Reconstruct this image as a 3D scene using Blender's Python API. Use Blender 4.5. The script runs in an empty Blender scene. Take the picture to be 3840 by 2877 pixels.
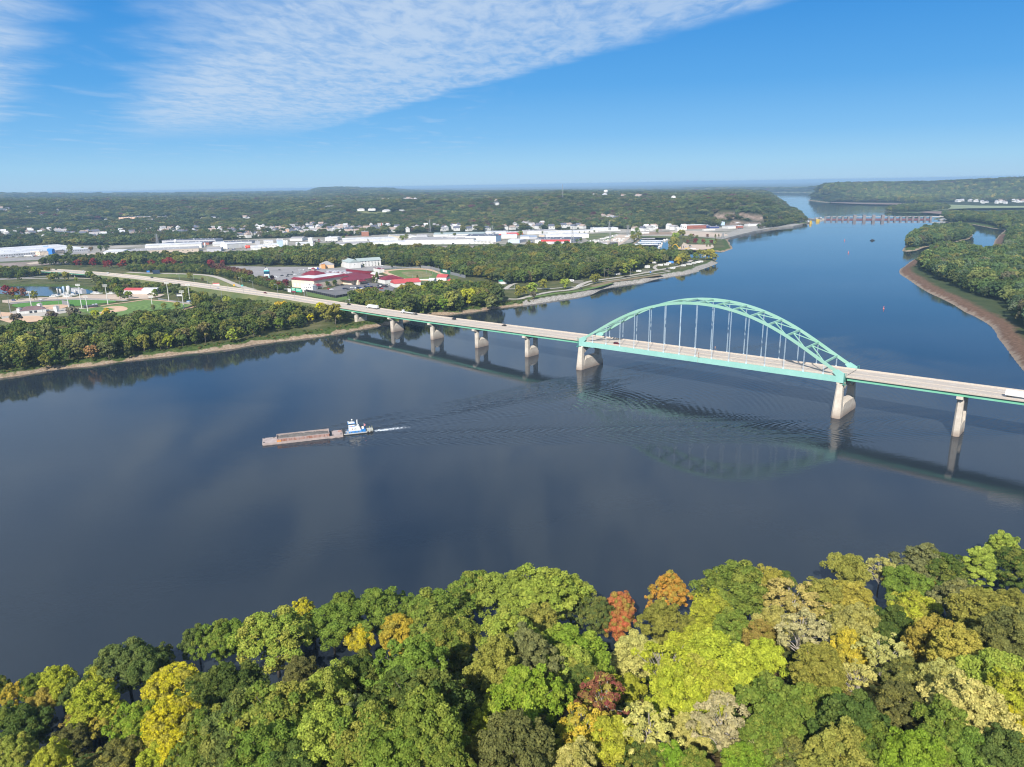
import bpy, math, random
import numpy as np
from mathutils import Matrix, Vector
D2R = math.radians
sc = bpy.context.scene
COL = sc.collection
# ------------------------------------------------------------------ camera
F, PI_, RO, H = 2715.154, 0.2679198, -0.0168754, 145.3585
cr, sr = math.cos(RO), math.sin(RO)
R0 = Vector((1, 0, 0)); D0 = Vector((0, -math.sin(PI_), -math.cos(PI_))); FW = Vector((0, math.cos(PI_), -math.sin(PI_)))
RX = R0 * cr - D0 * sr; DN = R0 * sr + D0 * cr
cam = bpy.data.objects.new('camera', bpy.data.cameras.new('camera')); COL.objects.link(cam)
M = Matrix(((RX.x, -DN.x, -FW.x, 0), (RX.y, -DN.y, -FW.y, 0), (RX.z, -DN.z, -FW.z, H), (0, 0, 0, 1)))
cam.matrix_world = M
cam.data.sensor_fit = 'HORIZONTAL'; cam.data.sensor_width = 36.0; cam.data.lens = 36.0 * F / 3840.0
cam.data.clip_start = 1.0; cam.data.clip_end = 200000.0
sc.camera = cam
sc.render.resolution_x = 1024; sc.render.resolution_y = 767
# ------------------------------------------------------------------ light
SAZ = math.atan2(-0.317, -0.952); SEL = D2R(38)
sdir = Vector((math.sin(SAZ) * math.cos(SEL), math.cos(SAZ) * math.cos(SEL), math.sin(SEL)))
sun = bpy.data.objects.new('sun', bpy.data.lights.new('sun', 'SUN')); COL.objects.link(sun)
sun.data.energy = 5.0; sun.data.angle = D2R(0.53); sun.data.color = (1.0, 0.95, 0.87)
sun.rotation_euler = sdir.to_track_quat('Z', 'Y').to_euler()
sc.view_settings.view_transform = 'Standard'; sc.view_settings.look = 'None'
sc.view_settings.exposure = 0.40; sc.view_settings.gamma = 1.0
try: sc.view_settings.use_curve_mapping = False
except Exception: pass
sc.cycles.max_bounces = 6; sc.cycles.diffuse_bounces = 2; sc.cycles.glossy_bounces = 3
sc.cycles.transparent_max_bounces = 8; sc.cycles.transmission_bounces = 3; sc.cycles.volume_bounces = 0
sc.cycles.caustics_reflective = False; sc.cycles.caustics_refractive = False
sc.cycles.use_denoising = True; sc.cycles.filter_width = 1.15
w = bpy.data.worlds.new('World'); sc.world = w; w.use_nodes = True
nt = w.node_tree; N = nt.nodes; L = nt.links
for n in list(N): N.remove(n)
def nd(t, x=None, **k):
    n = (x or N).new(t)
    for a, b in k.items(): setattr(n, a, b)
    return n
def build_world():
    out = nd('ShaderNodeOutputWorld'); bg = nd('ShaderNodeBackground'); sky = nd('ShaderNodeTexSky')
    sky.sky_type = 'NISHITA'; sky.sun_disc = False; sky.sun_elevation = SEL; sky.sun_rotation = SAZ % (2 * math.pi)
    sky.altitude = 300; sky.air_density = 1.0; sky.dust_density = 0.3; sky.ozone_density = 3.2
    bg.inputs['Strength'].default_value = 0.115
    tc = nd('ShaderNodeTexCoord'); sp = nd('ShaderNodeSeparateXYZ'); L.new(tc.outputs['Generated'], sp.inputs[0])
    def mth(op, a, b=None, cl=False):
        n = nd('ShaderNodeMath', operation=op, use_clamp=cl)
        for i, v in enumerate((a, b)):
            if v is None: continue
            if isinstance(v, (int, float)): n.inputs[i].default_value = v
            else: L.new(v, n.inputs[i])
        return n.outputs[0]
    def rng(v, a, b, c=0.0, d=1.0, sm=True):
        n = nd('ShaderNodeMapRange', clamp=True); n.interpolation_type = 'SMOOTHSTEP' if sm else 'LINEAR'
        L.new(v, n.inputs[0])
        for i, q in enumerate((a, b, c, d)): n.inputs[i + 1].default_value = q
        return n.outputs[0]
    z = mth('MAXIMUM', sp.outputs[2], 0.02)
    # cloud sheet at unit height, seen in perspective: u = x/z, v = y/z
    u = mth('DIVIDE', sp.outputs[0], z); v = mth('DIVIDE', sp.outputs[1], z)
    cb = nd('ShaderNodeCombineXYZ'); L.new(u, cb.inputs[0]); L.new(v, cb.inputs[1])
    def noise(sx, sy, rot, scale, det=4, dist=0.0, rough=0.55):
        m = nd('ShaderNodeMapping'); m.inputs['Scale'].default_value = (sx, sy, 1); m.inputs['Rotation'].default_value = (0, 0, D2R(rot))
        L.new(cb.outputs[0], m.inputs[0]); n = nd('ShaderNodeTexNoise'); n.inputs['Scale'].default_value = scale
        n.inputs['Detail'].default_value = det; n.inputs['Distortion'].default_value = dist; n.inputs['Roughness'].default_value = rough
        L.new(m.outputs[0], n.inputs[0]); return n.outputs[0]
    warp = noise(1, 1, 0, 0.55, 3)
    wv = mth('MULTIPLY', mth('SUBTRACT', warp, 0.5), 2.0)
    def side(p, q):     # signed distance in u of a line through two directions of the sky
        (u0, v0), (u1, v1) = p, q; k = (u1 - u0) / (v1 - v0); return mth('SUBTRACT', u, mth('ADD', mth('MULTIPLY', v, k), u0 - k * v0))
    wj = mth('MULTIPLY', mth('SUBTRACT', noise(1, 1, 0, 1.6, 4), 0.5), 2.0)
    nL = side(skyuv(690, 20), skyuv(520, 330)); mL = rng(mth('ADD', nL, mth('ADD', mth('MULTIPLY', wv, 0.5), mth('MULTIPLY', wj, 0.45))), -0.35, 0.75)
    e = side(skyuv(2900, 30), skyuv(1150, 505)); mR = rng(mth('MULTIPLY', mth('ADD', e, mth('ADD', mth('MULTIPLY', wj, 0.22), mth('MULTIPLY', wv, 0.25))), -1.0), -0.05, 0.35)
    sheet = mth('MULTIPLY', mL, mR)
    nP = side(skyuv(330, 20), skyuv(60, 420)); patch = mth('MULTIPLY', rng(mth('MULTIPLY', mth('ADD', nP, mth('ADD', mth('MULTIPLY', wv, 0.4), mth('MULTIPLY', wj, 0.5))), -1.0), -0.2, 0.7), 0.9)
    body = mth('MAXIMUM', sheet, patch)
    body = mth('MULTIPLY', body, rng(v, 17.0, 8.5))
    rip = noise(1.7, 0.75, 10, 3.4, 5, 0.5, 0.62); clump = noise(1.0, 0.5, 12, 1.1, 4, 0.3); fine = noise(1.7, 0.8, -14, 8.5, 4, 0.3)
    tex = mth('ADD', mth('MULTIPLY', rip, 0.5), mth('ADD', mth('MULTIPLY', clump, 0.35), mth('MULTIPLY', fine, 0.15)))
    den = rng(tex, 0.36, 0.60)
    core = rng(e, -0.2, -2.4)
    a = mth('MULTIPLY', body, mth('ADD', mth('MULTIPLY', den, 0.44), mth('ADD', 0.20, mth('MULTIPLY', core, 0.16))))
    veil = mth('MULTIPLY', mth('MULTIPLY', rng(noise(1.0, 0.45, 15, 1.7, 5, .4), 0.50, 0.75), rng(u, 0.5, -1.0)), 0.22)
    ov = mth('MULTIPLY', mth('MULTIPLY', rng(noise(1.7, .38, 4, 1.9, 5, .3), 0.40, 0.60), mth('MULTIPLY', rng(v, 4.4, 2.6), 0.80)), mth('ADD', 0.35, mth('MULTIPLY', rng(u, 1.4, 0.2), 0.65)))
    a = mth('MAXIMUM', a, mth('MAXIMUM', veil, ov))
    up = rng(sp.outputs[2], 0.01, 0.06)
    a = mth('MULTIPLY', a, up, True)
    # clear sky: the physical sky blended with the photo's bluer elevation profile
    rp = nd('ShaderNodeValToRGB'); L.new(rng(sp.outputs[2], 0.0, 0.5, sm=False), rp.inputs[0]); el_ = rp.color_ramp.elements
    K_ = 1.0 / (0.115 * 2 ** sc.view_settings.exposure)
    stops = [(0.0, (.37, .60, .83)), (.05, (.31, .60, .87)), (.12, (.185, .49, .86)), (.24, (.085, .37, .80)), (.43, (.030, .27, .72)), (.75, (.018, .17, .55)), (1.0, (.014, .12, .42))]
    while len(el_) < len(stops): el_.new(.5)
    for q, (p_, c_) in zip(el_, stops): q.position = p_; q.color = (*c_, 1)
    sc_ = nd('ShaderNodeVectorMath', operation='SCALE'); L.new(rp.outputs[0], sc_.inputs[0]); sc_.inputs['Scale'].default_value = K_
    mul = nd('ShaderNodeMix', data_type='RGBA'); mul.inputs[0].default_value = 0.06; L.new(sc_.outputs[0], mul.inputs[6]); L.new(sky.outputs[0], mul.inputs[7])
    mix = nd('ShaderNodeMix', data_type='RGBA'); L.new(a, mix.inputs[0]); L.new(mul.outputs[2], mix.inputs[6]); mix.inputs[7].default_value = CLOUDC
    L.new(mix.outputs[2], bg.inputs['Color']); L.new(bg.outputs[0], out.inputs['Surface'])
CLOUDC = (3.9, 4.75, 5.8, 1)
def ray(px, py):
    a, b = px - 1920.0, py - 1438.5
    u = (a * cr + b * sr) / F; v = (-a * sr + b * cr) / F
    return np.array([u, math.cos(PI_) - v * math.sin(PI_), -math.sin(PI_) - v * math.cos(PI_)])
def G(px, py, z=0.0):
    d = ray(px, py); t = (z - H) / d[2]; return (d[0] * t, d[1] * t)
def PR(x, y, z):
    z = z - H; yc = y * math.cos(PI_) - z * math.sin(PI_); zc = y * math.sin(PI_) + z * math.cos(PI_)
    u = x / yc * F; v = -zc / yc * F
    return 1920 + u * cr - v * sr, 1438.5 + u * sr + v * cr
def skyuv(px, py): d = ray(px, py); return d[0] / d[2], d[1] / d[2]
build_world()

# ------------------------------------------------------------------ helpers
def tag(o, label=None, cat=None, group=None, kind=None):
    if label: o['label'] = label
    if cat: o['category'] = cat
    if group: o['group'] = group
    if kind: o['kind'] = kind
    return o
def empty(name, loc=(0, 0, 0), rz=0.0):
    o = bpy.data.objects.new(name, None); COL.objects.link(o); o.location = loc; o.rotation_euler = (0, 0, rz); o.empty_display_size = 1; return o
def meshobj(name, V, Fc, mat, parent=None, smooth=False):
    me = bpy.data.meshes.new(name); me.from_pydata(V, [], Fc); me.update()
    if mat: me.materials.append(mat)
    if smooth: me.polygons.foreach_set('use_smooth', [True] * len(me.polygons))
    o = bpy.data.objects.new(name, me); COL.objects.link(o)
    if parent: o.parent = parent
    return o
def npmesh(name, V, Q, mat, parent=None, smooth=False, attrs=None):
    V = np.asarray(V, np.float32); Q = np.asarray(Q, np.int32); k = Q.shape[1]
    me = bpy.data.meshes.new(name); me.vertices.add(len(V)); me.vertices.foreach_set('co', V.ravel())
    me.loops.add(Q.size); me.loops.foreach_set('vertex_index', Q.ravel())
    me.polygons.add(len(Q)); me.polygons.foreach_set('loop_start', np.arange(0, Q.size, k, dtype=np.int32))
    me.update(calc_edges=True)
    if smooth: me.polygons.foreach_set('use_smooth', np.ones(len(Q), bool))
    for n, a in (attrs or {}).items():
        at = me.attributes.new(n, 'FLOAT', 'POINT'); at.data.foreach_set('value', np.asarray(a, np.float32))
    me.validate()
    if mat: me.materials.append(mat)
    o = bpy.data.objects.new(name, me); COL.objects.link(o)
    if parent: o.parent = parent
    return o
class MB:
    def __init__(s): s.V = []; s.F = []
    def add(s, V, Fc):
        b = len(s.V); s.V += [tuple(v) for v in V]; s.F += [tuple(i + b for i in f) for f in Fc]; return s
    def box(s, x0, x1, y0, y1, z0, z1):
        return s.add([(x0, y0, z0), (x1, y0, z0), (x1, y1, z0), (x0, y1, z0), (x0, y0, z1), (x1, y0, z1), (x1, y1, z1), (x0, y1, z1)],
                     [(0, 3, 2, 1), (4, 5, 6, 7), (0, 1, 5, 4), (1, 2, 6, 5), (2, 3, 7, 6), (3, 0, 4, 7)])
    def taper(s, b, t, z0, z1):   # b,t = (x0,x1,y0,y1)
        q = lambda r, z: [(r[0], r[2], z), (r[1], r[2], z), (r[1], r[3], z), (r[0], r[3], z)]
        return s.add(q(b, z0) + q(t, z1), [(0, 3, 2, 1), (4, 5, 6, 7), (0, 1, 5, 4), (1, 2, 6, 5), (2, 3, 7, 6), (3, 0, 4, 7)])
    def prism(s, P, z0, z1):
        n = len(P); V = [(p[0], p[1], z0) for p in P] + [(p[0], p[1], z1) for p in P]
        return s.add(V, [tuple(range(n))[::-1], tuple(range(n, 2 * n))] + [(i, (i + 1) % n, n + (i + 1) % n, n + i) for i in range(n)])
    def yprism(s, P, y0, y1):   # profile in x,z extruded along y
        n = len(P); V = [(p[0], y0, p[1]) for p in P] + [(p[0], y1, p[1]) for p in P]
        return s.add(V, [tuple(range(n)), tuple(range(n, 2 * n))[::-1]] + [(i, n + i, n + (i + 1) % n, (i + 1) % n) for i in range(n)])
    def xprism(s, P, x0, x1):   # profile in y,z extruded along x
        n = len(P); V = [(x0, p[0], p[1]) for p in P] + [(x1, p[0], p[1]) for p in P]
        return s.add(V, [tuple(range(n))[::-1], tuple(range(n, 2 * n))] + [(i, (i + 1) % n, n + (i + 1) % n, n + i) for i in range(n)])
    def bar(s, a, b, w, h=None, up=(0, 0, 1)):
        h = h or w; a = Vector(a); b = Vector(b); d = (b - a).normalized(); u = Vector(up)
        if abs(d.dot(u)) > .98: u = Vector((1, 0, 0))
        r = d.cross(u).normalized() * (w / 2); q = r.cross(d).normalized() * (h / 2)
        V = [p + i * r + j * q for p in (a, b) for i, j in ((-1, -1), (1, -1), (1, 1), (-1, 1))]
        return s.add(V, [(0, 1, 2, 3), (7, 6, 5, 4), (0, 4, 5, 1), (1, 5, 6, 2), (2, 6, 7, 3), (3, 7, 4, 0)])
    def tube(s, a, b, ra, rb=None, n=8):
        rb = ra if rb is None else rb; a = Vector(a); b = Vector(b); d = (b - a).normalized()
        u = Vector((0, 0, 1)) if abs(d.z) < .95 else Vector((1, 0, 0)); r = d.cross(u).normalized(); q = r.cross(d)
        V = [a + (r * math.cos(t) + q * math.sin(t)) * ra for t in [2 * math.pi * i / n for i in range(n)]]
        V += [b + (r * math.cos(t) + q * math.sin(t)) * rb for t in [2 * math.pi * i / n for i in range(n)]]
        return s.add(V, [tuple(range(n))[::-1], tuple(range(n, 2 * n))] + [(i, (i + 1) % n, n + (i + 1) % n, n + i) for i in range(n)])
    def lathe(s, prof, n=16, c=(0, 0)):
        m = len(prof); V = [(c[0] + r * math.cos(2 * math.pi * i / n), c[1] + r * math.sin(2 * math.pi * i / n), z) for r, z in prof for i in range(n)]
        Fc = [(j * n + i, j * n + (i + 1) % n, (j + 1) * n + (i + 1) % n, (j + 1) * n + i) for j in range(m - 1) for i in range(n)]
        return s.add(V, Fc + [tuple(range(n))[::-1], tuple(range((m - 1) * n, m * n))])
    def build(s, name, mat, parent=None, smooth=False): return meshobj(name, s.V, s.F, mat, parent, smooth)
def copy_tree(o, parent=None):
    c = o.copy(); COL.objects.link(c)
    if parent: c.parent = parent
    for ch in o.children: copy_tree(ch, c)
    return c
_mats = {}
def mat(name, col, rough=0.8, var=0.15, sc_=0.5, metal=0.0, spec=0.3, col2=None, sc2=None, bump=0.0, coord='Object', stretch=(1, 1, 1)):
    if name in _mats: return _mats[name]
    m = bpy.data.materials.new(name); m.use_nodes = True; t = m.node_tree; n = t.nodes; l = t.links; b = n['Principled BSDF']
    b.inputs['Roughness'].default_value = rough; b.inputs['Metallic'].default_value = metal; b.inputs['Specular IOR Level'].default_value = spec
    tc = n.new('ShaderNodeTexCoord'); mp = n.new('ShaderNodeMapping'); mp.inputs['Scale'].default_value = stretch; l.new(tc.outputs[coord], mp.inputs[0])
    no = n.new('ShaderNodeTexNoise'); no.inputs['Scale'].default_value = sc_; no.inputs['Detail'].default_value = 6; no.inputs['Roughness'].default_value = 0.65
    l.new(mp.outputs[0], no.inputs[0])
    r = n.new('ShaderNodeValToRGB'); c2 = col2 or tuple(c * (1 - 2 * var) for c in col)
    r.color_ramp.elements[0].position = 0.36; r.color_ramp.elements[0].color = (*c2, 1)
    r.color_ramp.elements[1].position = 0.64; r.color_ramp.elements[1].color = (*col, 1)
    l.new(no.outputs[0], r.inputs[0]); l.new(r.outputs[0], b.inputs['Base Color'])
    if bump:
        bp = n.new('ShaderNodeBump'); bp.inputs['Strength'].default_value = bump; bp.inputs['Distance'].default_value = 0.2
        l.new(no.outputs[0], bp.inputs['Height']); l.new(bp.outputs[0], b.inputs['Normal'])
    _mats[name] = m; return m
def colmat(name, rough=0.35, spec=0.5, metal=0.0):   # paint whose colour is the object's own colour
    if name in _mats: return _mats[name]
    m = bpy.data.materials.new(name); m.use_nodes = True; n = m.node_tree.nodes; l = m.node_tree.links; b = n['Principled BSDF']
    oi = n.new('ShaderNodeObjectInfo'); no = n.new('ShaderNodeTexNoise'); no.inputs['Scale'].default_value = 1.5
    mr = n.new('ShaderNodeMapRange'); mr.inputs[3].default_value = 0.85; mr.inputs[4].default_value = 1.08; l.new(no.outputs[0], mr.inputs[0])
    mx = n.new('ShaderNodeVectorMath'); mx.operation = 'SCALE'; l.new(oi.outputs['Color'], mx.inputs[0]); l.new(mr.outputs[0], mx.inputs['Scale'])
    l.new(mx.outputs[0], b.inputs['Base Color']); b.inputs['Roughness'].default_value = rough; b.inputs['Specular IOR Level'].default_value = spec; b.inputs['Metallic'].default_value = metal
    _mats[name] = m; return m
def fr(x0, y0, s, pts): return [(x0 + x * s, y0 + y * s) for x, y in pts]
def r1(p): return fr(0, 640, .434, p)
def r2(p): return fr(960, 640, .434, p)
def r3(p): return fr(1920, 640, .434, p)
def r4(p): return fr(2880, 640, .434, p)
def r5(p): return fr(0, 960, .434, p)
def r6(p): return fr(960, 960, .434, p)
def r7(p): return fr(1920, 1080, .434, p)
def r8(p): return fr(2880, 1080, .434, p)
def GW(pts, z=0.0): return [G(x, y, z) for x, y in pts]
rs = np.random.RandomState(7); random.seed(7)
LZ = 4.0   # the flat bottom land stands this high over the river

# ------------------------------------------------------------------ shorelines
IOWA = [(-60000, -9000), (-6000, -2500), (-2500, -500), (-1200, 180), (-700, 430)] + GW(r5([(0, 1055), (150, 1035), (300, 1010), (450, 985), (620, 965), (800, 950), (900, 935), (1000, 920), (1150, 900), (1300, 880), (1450, 865), (1600, 845), (1750, 832), (1900, 815), (2050, 795)])
        + r6([(0, 762), (200, 738), (400, 715), (600, 690), (800, 655), (950, 625), (1080, 603), (1150, 592), (1250, 575), (1340, 555), (1400, 527), (1480, 512), (1560, 506), (1640, 510), (1750, 500), (1900, 481), (2050, 457)])
        + r7([(0, 160), (100, 150), (230, 132), (350, 112), (500, 90), (600, 75), (700, 50)])
        + fr(2250, 956, .295, [(20, 440), (200, 399), (400, 368), (560, 352), (700, 310), (850, 284), (1000, 259), (1130, 242), (1200, 220), (1271, 208)]) + r3([(1600, 867), (1700, 832), (1760, 808), (1775, 797), (1760, 783), (1740, 740), (1860, 690), (1905, 676), (1895, 655), (1880, 640), (1880, 625), (1855, 600), (1900, 580), (2000, 555), (2100, 530)])
        + r4([(0, 515), (100, 500), (200, 480), (310, 455), (360, 452), (330, 425), (300, 385), (180, 330), (0, 225)]) + r3([(1990, 204), (1760, 197), (1732, 192)])) + [(5200, 30000), (5200, 70000), (-60000, 70000)]
RIGHT = GW(r3([(1736, 188.5), (1900, 188), (2212, 188)]) + r4([(200, 188.5), (440, 190), (425, 215), (385, 240), (358, 256), (450, 268), (540, 279), (700, 288), (900, 294), (1180, 299), (1150, 312), (1000, 350), (1100, 359), (1300, 366), (1480, 381), (1495, 402), (1420, 420), (1500, 430), (1540, 441), (1600, 456), (1700, 462), (1750, 461), (1850, 480), (1950, 500), (2030, 508),
        (2050, 520), (2010, 550), (1970, 595), (1945, 650), (1920, 745), (1880, 752), (1700, 738), (1500, 695), (1350, 722), (1290, 755), (1235, 785), (1180, 830), (1145, 850), (1133, 870), (1150, 900), (1200, 930), (1300, 1000), (1400, 1060)])
        + r8([(1320, 0), (1400, 45), (1500, 90), (1600, 140), (1700, 205), (1780, 240), (1870, 290), (1930, 330), (1970, 380), (1990, 430), (2040, 490), (2090, 560), (2150, 640), (2212, 715), (2350, 900)])) + [(640, 420), (900, 260), (2500, -200), (60000, -9000), (60000, 70000), (5300, 70000)]
ISLE = GW(r4([(1160, 695), (1180, 665), (1215, 600), (1280, 562), (1450, 527), (1650, 508), (1755, 530), (1765, 560), (1740, 590), (1600, 622), (1540, 636), (1420, 650), (1350, 662), (1280, 690), (1200, 698)]))
_edge = [(-150, 1560), (0, 1492), (210, 1440), (380, 1400), (540, 1340), (680, 1300), (1000, 1270), (1100, 1240), (1250, 1250), (1320, 1300), (1440, 1260), (1560, 1235), (1800, 1245), (1950, 1205), (2150, 1180), (2212, 1185), (2400, 1150)]
NEAR = []
for x, y in _edge:
    gx, gy = G(x / .576, y / .576); NEAR.append((gx * .80, gy * .80))
NEAR = [(-900, -100)] + NEAR + [(500, 150), (1500, -300), (1500, -1500), (-1500, -1500)]
HARB = GW(fr(2300, 800, .217, [(-300, 560), (40, 610), (330, 600), (360, 540), (480, 440), (700, 420), (860, 440), (960, 470), (950, 520), (965, 590), (1060, 625), (1290, 650), (1500, 655), (1700, 650), (2000, 680), (1800, 790), (1380, 790), (1330, 770), (1100, 760), (700, 740), (200, 700), (-300, 640)]))
POND = GW(fr(0, 1040, .217, [(-400, 150), (0, 140), (500, 142), (1000, 148), (1250, 168), (1500, 200), (1700, 240), (1600, 262), (1350, 280), (900, 300), (600, 300), (440, 292), (300, 275), (100, 262), (-100, 255), (-400, 240)]), LZ)
MARSH = GW(fr(3300, 680, .24412, [(1080, 432), (1400, 420), (2212, 412), (2900, 405), (2900, 470), (2212, 476), (1700, 470), (1300, 452)]))
MARSH2 = GW(fr(3300, 680, .24412, [(1030, 540), (1440, 540), (1440, 556), (1030, 560)]))
def sdist(P, poly):
    A = np.array(poly, float); B = np.roll(A, -1, 0); x, y = P[:, 0], P[:, 1]
    best = np.full(len(P), 1e18); ins = np.zeros(len(P), bool)
    for a, b in zip(A, B):
        d = b - a; dd = d @ d
        if dd < 1e-9: continue
        t = np.clip(((x - a[0]) * d[0] + (y - a[1]) * d[1]) / dd, 0, 1)
        best = np.minimum(best, (x - a[0] - t * d[0]) ** 2 + (y - a[1] - t * d[1]) ** 2)
        c = (a[1] > y) != (b[1] > y)
        with np.errstate(divide='ignore', invalid='ignore'): xi = (b[0] - a[0]) * (y - a[1]) / (b[1] - a[1] if b[1] != a[1] else 1e-12) + a[0]
        ins ^= c & (x < xi)
    d = np.sqrt(best); return np.where(ins, d, -d)
def sstep(a, b, x): t = np.clip((x - a) / (b - a), 0, 1); return t * t * (3 - 2 * t)
def vnoise(x, y, s, seed=0):
    x = x / s + seed * 17.13; y = y / s + seed * 9.71
    xi, yi = np.floor(x), np.floor(y); fx, fy = x - xi, y - yi; fx = fx * fx * (3 - 2 * fx); fy = fy * fy * (3 - 2 * fy)
    h = lambda a, b: np.modf(np.abs(np.sin(a * 127.1 + b * 311.7 + seed) * 43758.5453))[0]
    return (h(xi, yi) * (1 - fx) + h(xi + 1, yi) * fx) * (1 - fy) + (h(xi, yi + 1) * (1 - fx) + h(xi + 1, yi + 1) * fx) * fy
def fbm(x, y, s, o=4, seed=0): return sum(vnoise(x, y, s / 2 ** k, seed + k) / 2 ** k for k in range(o)) / sum(1 / 2 ** k for k in range(o))
def azof(px): d = ray(px, 700); return math.atan2(d[0], d[1])
def hor(px): return 725.434 - 0.016876 * px
# skylines read as angles: source px x -> (foot distance, ridge distance, ridge height)
def hz(px, py, r): return H - (py - hor(px)) / F * r
RP = [(-600, 2900, 4700, 118), (0, 2900, 4700, hz(0, 752, 4700)), (400, 2800, 4500, hz(400, 750, 4500)), (800, 2650, 4300, hz(800, 750, 4300)), (1200, 2500, 3900, hz(1200, 752, 3900)), (1450, 2450, 3500, hz(1450, 748, 3500)),
      (1800, 2450, 3500, hz(1800, 744, 3500)), (2000, 2350, 3400, hz(2000, 738, 3400)), (2100, 2300, 3300, hz(2100, 730, 3300)), (2300, 2300, 3300, hz(2300, 737, 3300)), (2500, 2380, 3300, hz(2500, 736, 3300)), (2650, 2450, 3200, hz(2650, 731, 3200)), (2780, 2500, 3150, hz(2780, 729, 3150)), (2870, 2530, 3100, hz(2870, 738, 3100)), (2930, 2560, 3000, hz(2930, 765, 3000)), (2980, 2600, 3000, hz(2980, 800, 3000)), (3020, 2650, 3000, 6), (3200, 2700, 3000, 4)]
RPa = np.array([(azof(p[0]), p[1], p[2], p[3]) for p in RP])
FP = [(-600, 729), (0, 729), (350, 727), (690, 725), (970, 722), (1160, 719), (1180, 712), (1200, 708), (1260, 706), (1320, 706), (1370, 710), (1390, 709), (1460, 708), (1480, 712), (1530, 716), (1740, 717), (2080, 714), (2430, 711), (2660, 711), (2700, 706), (3000, 704), (3300, 697)]
FPa = np.array([(azof(x), (y - hor(x)) / F) for x, y in FP])
def height(x, y):
    P = np.stack([x, y], 1); r = np.hypot(x, y); az = np.arctan2(x, y)
    si, sr_, sl, sn = sdist(P, IOWA), sdist(P, RIGHT), sdist(P, ISLE), sdist(P, NEAR)
    wat = np.maximum(np.maximum(sdist(P, HARB), sdist(P, POND)), np.maximum(sdist(P, MARSH), sdist(P, MARSH2)))
    sd = np.minimum(np.maximum(np.maximum(si, sr_), np.maximum(sl, sn)), -wat)
    bw = np.maximum(9, 0.010 * r)
    base = np.where(sd > 0, LZ * (1 - (1 - np.clip(sd / bw, 0, 1)) ** 2), -3 * np.clip(-sd / bw, 0, 1))
    # Iowa hills
    foot = np.interp(az, RPa[:, 0], RPa[:, 1]); rid = np.interp(az, RPa[:, 0], RPa[:, 2]); zr = np.interp(az, RPa[:, 0], RPa[:, 3])
    foot = foot + (fbm(x, y, 700, 2, 3) - .5) * 260
    val = fbm(x, y, 620, 3, 5); rise = sstep(0, 1, (r - foot) / (rid - foot))
    hh = LZ + (zr - 14 - LZ) * rise * np.clip(1 - 0.55 * (1 - rise) * (val > 0), 0, 1) + (val - .5) * 40 * sstep(0.08, .5, rise) * (1 - sstep(.75, 1, rise)) - 42 * (1 - sstep(0, .11, np.abs(fbm(x, y, 760, 2, 61) - .5))) * sstep(.05, .4, rise) * (1 - .45 * rise)
    ang = np.interp(az, FPa[:, 0], FPa[:, 1]); zf = H - ang * 13500 - 6
    back = sstep(0, 1, (r - rid) / np.maximum(13500 - rid, 1))
    zback = (zr - 22) + (zf - zr + 22) * back + (fbm(x, y, 900, 3, 9) - .5) * 26 * (1 - back)
    hh = np.where(r > rid, zback, hh)
    hh = np.where(r > 13500, zf - (r - 13500) * (ang - 2 / F) * 0 + (fbm(x, y, 3000, 2, 4) - .6) * 6, hh)
    iow = np.where(si > 0, np.maximum(hh, LZ) * 1.0, -1e3); iow = np.where(si > 0, LZ + (iow - LZ) * sstep(0, 60, si), -1e3)
    # bluffs right of the river
    px = 1920 + np.tan(np.clip(az, -1.2, 1.2)) * F * 1.036
    rf = np.interp(px, [2600, 3030, 3100, 3300, 3500, 3840, 4300], [9700, 5300, 5250, 5600, 5900, 5600, 5400]) + (fbm(x, y, 800, 2, 8) - .5) * 500
    zt = np.interp(px, [2600, 3030, 3100, 3160, 3300, 3600, 3840, 4300], [62, 40, 84, 92, 92, 102, 112, 112])
    rr = sstep(0, 1, (r - rf) / 620); rb = LZ + (zt - LZ) * rr + (fbm(x, y, 500, 3, 12) - .5) * 26 * rr
    ang2 = np.interp(px, [2600, 3000, 3300, 3840, 4300], [(706 - hor(2600)) / F, (703 - hor(3000)) / F, (695 - hor(3300)) / F, (688 - hor(3840)) / F, .02])
    zf2 = H - ang2 * 14000; rb = np.where(r > 6800, rb + (zf2 - rb) * sstep(6800, 14000, r), rb)
    rg = np.where(sr_ > 0, LZ + (np.maximum(rb, LZ) - LZ) * sstep(0, 80, sr_), -1e3)
    # the wooded bluff the camera hangs over
    nb = np.where(sn > 0, 57 * (1 - (1 - np.clip(sn / 135, 0, 1)) ** 1.7) + (fbm(x, y, 60, 3, 2) - .5) * 5 * np.clip(sn / 40, 0, 1), -1e3)
    z = np.where(sd > 0, np.maximum(base, np.maximum(np.where(iow > LZ, np.minimum(iow, 400), -1e3), np.where(rg > LZ, rg, -1e3))), base)
    z = np.where(sn > 0, np.maximum(nb, base * .5), z)
    return z, sd, si, sr_, sl, sn
def h1(x, y): return float(height(np.array([x], float), np.array([y], float))[0][0])
def LV(name, pts_img, z):  return GW(pts_img, z)

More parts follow.
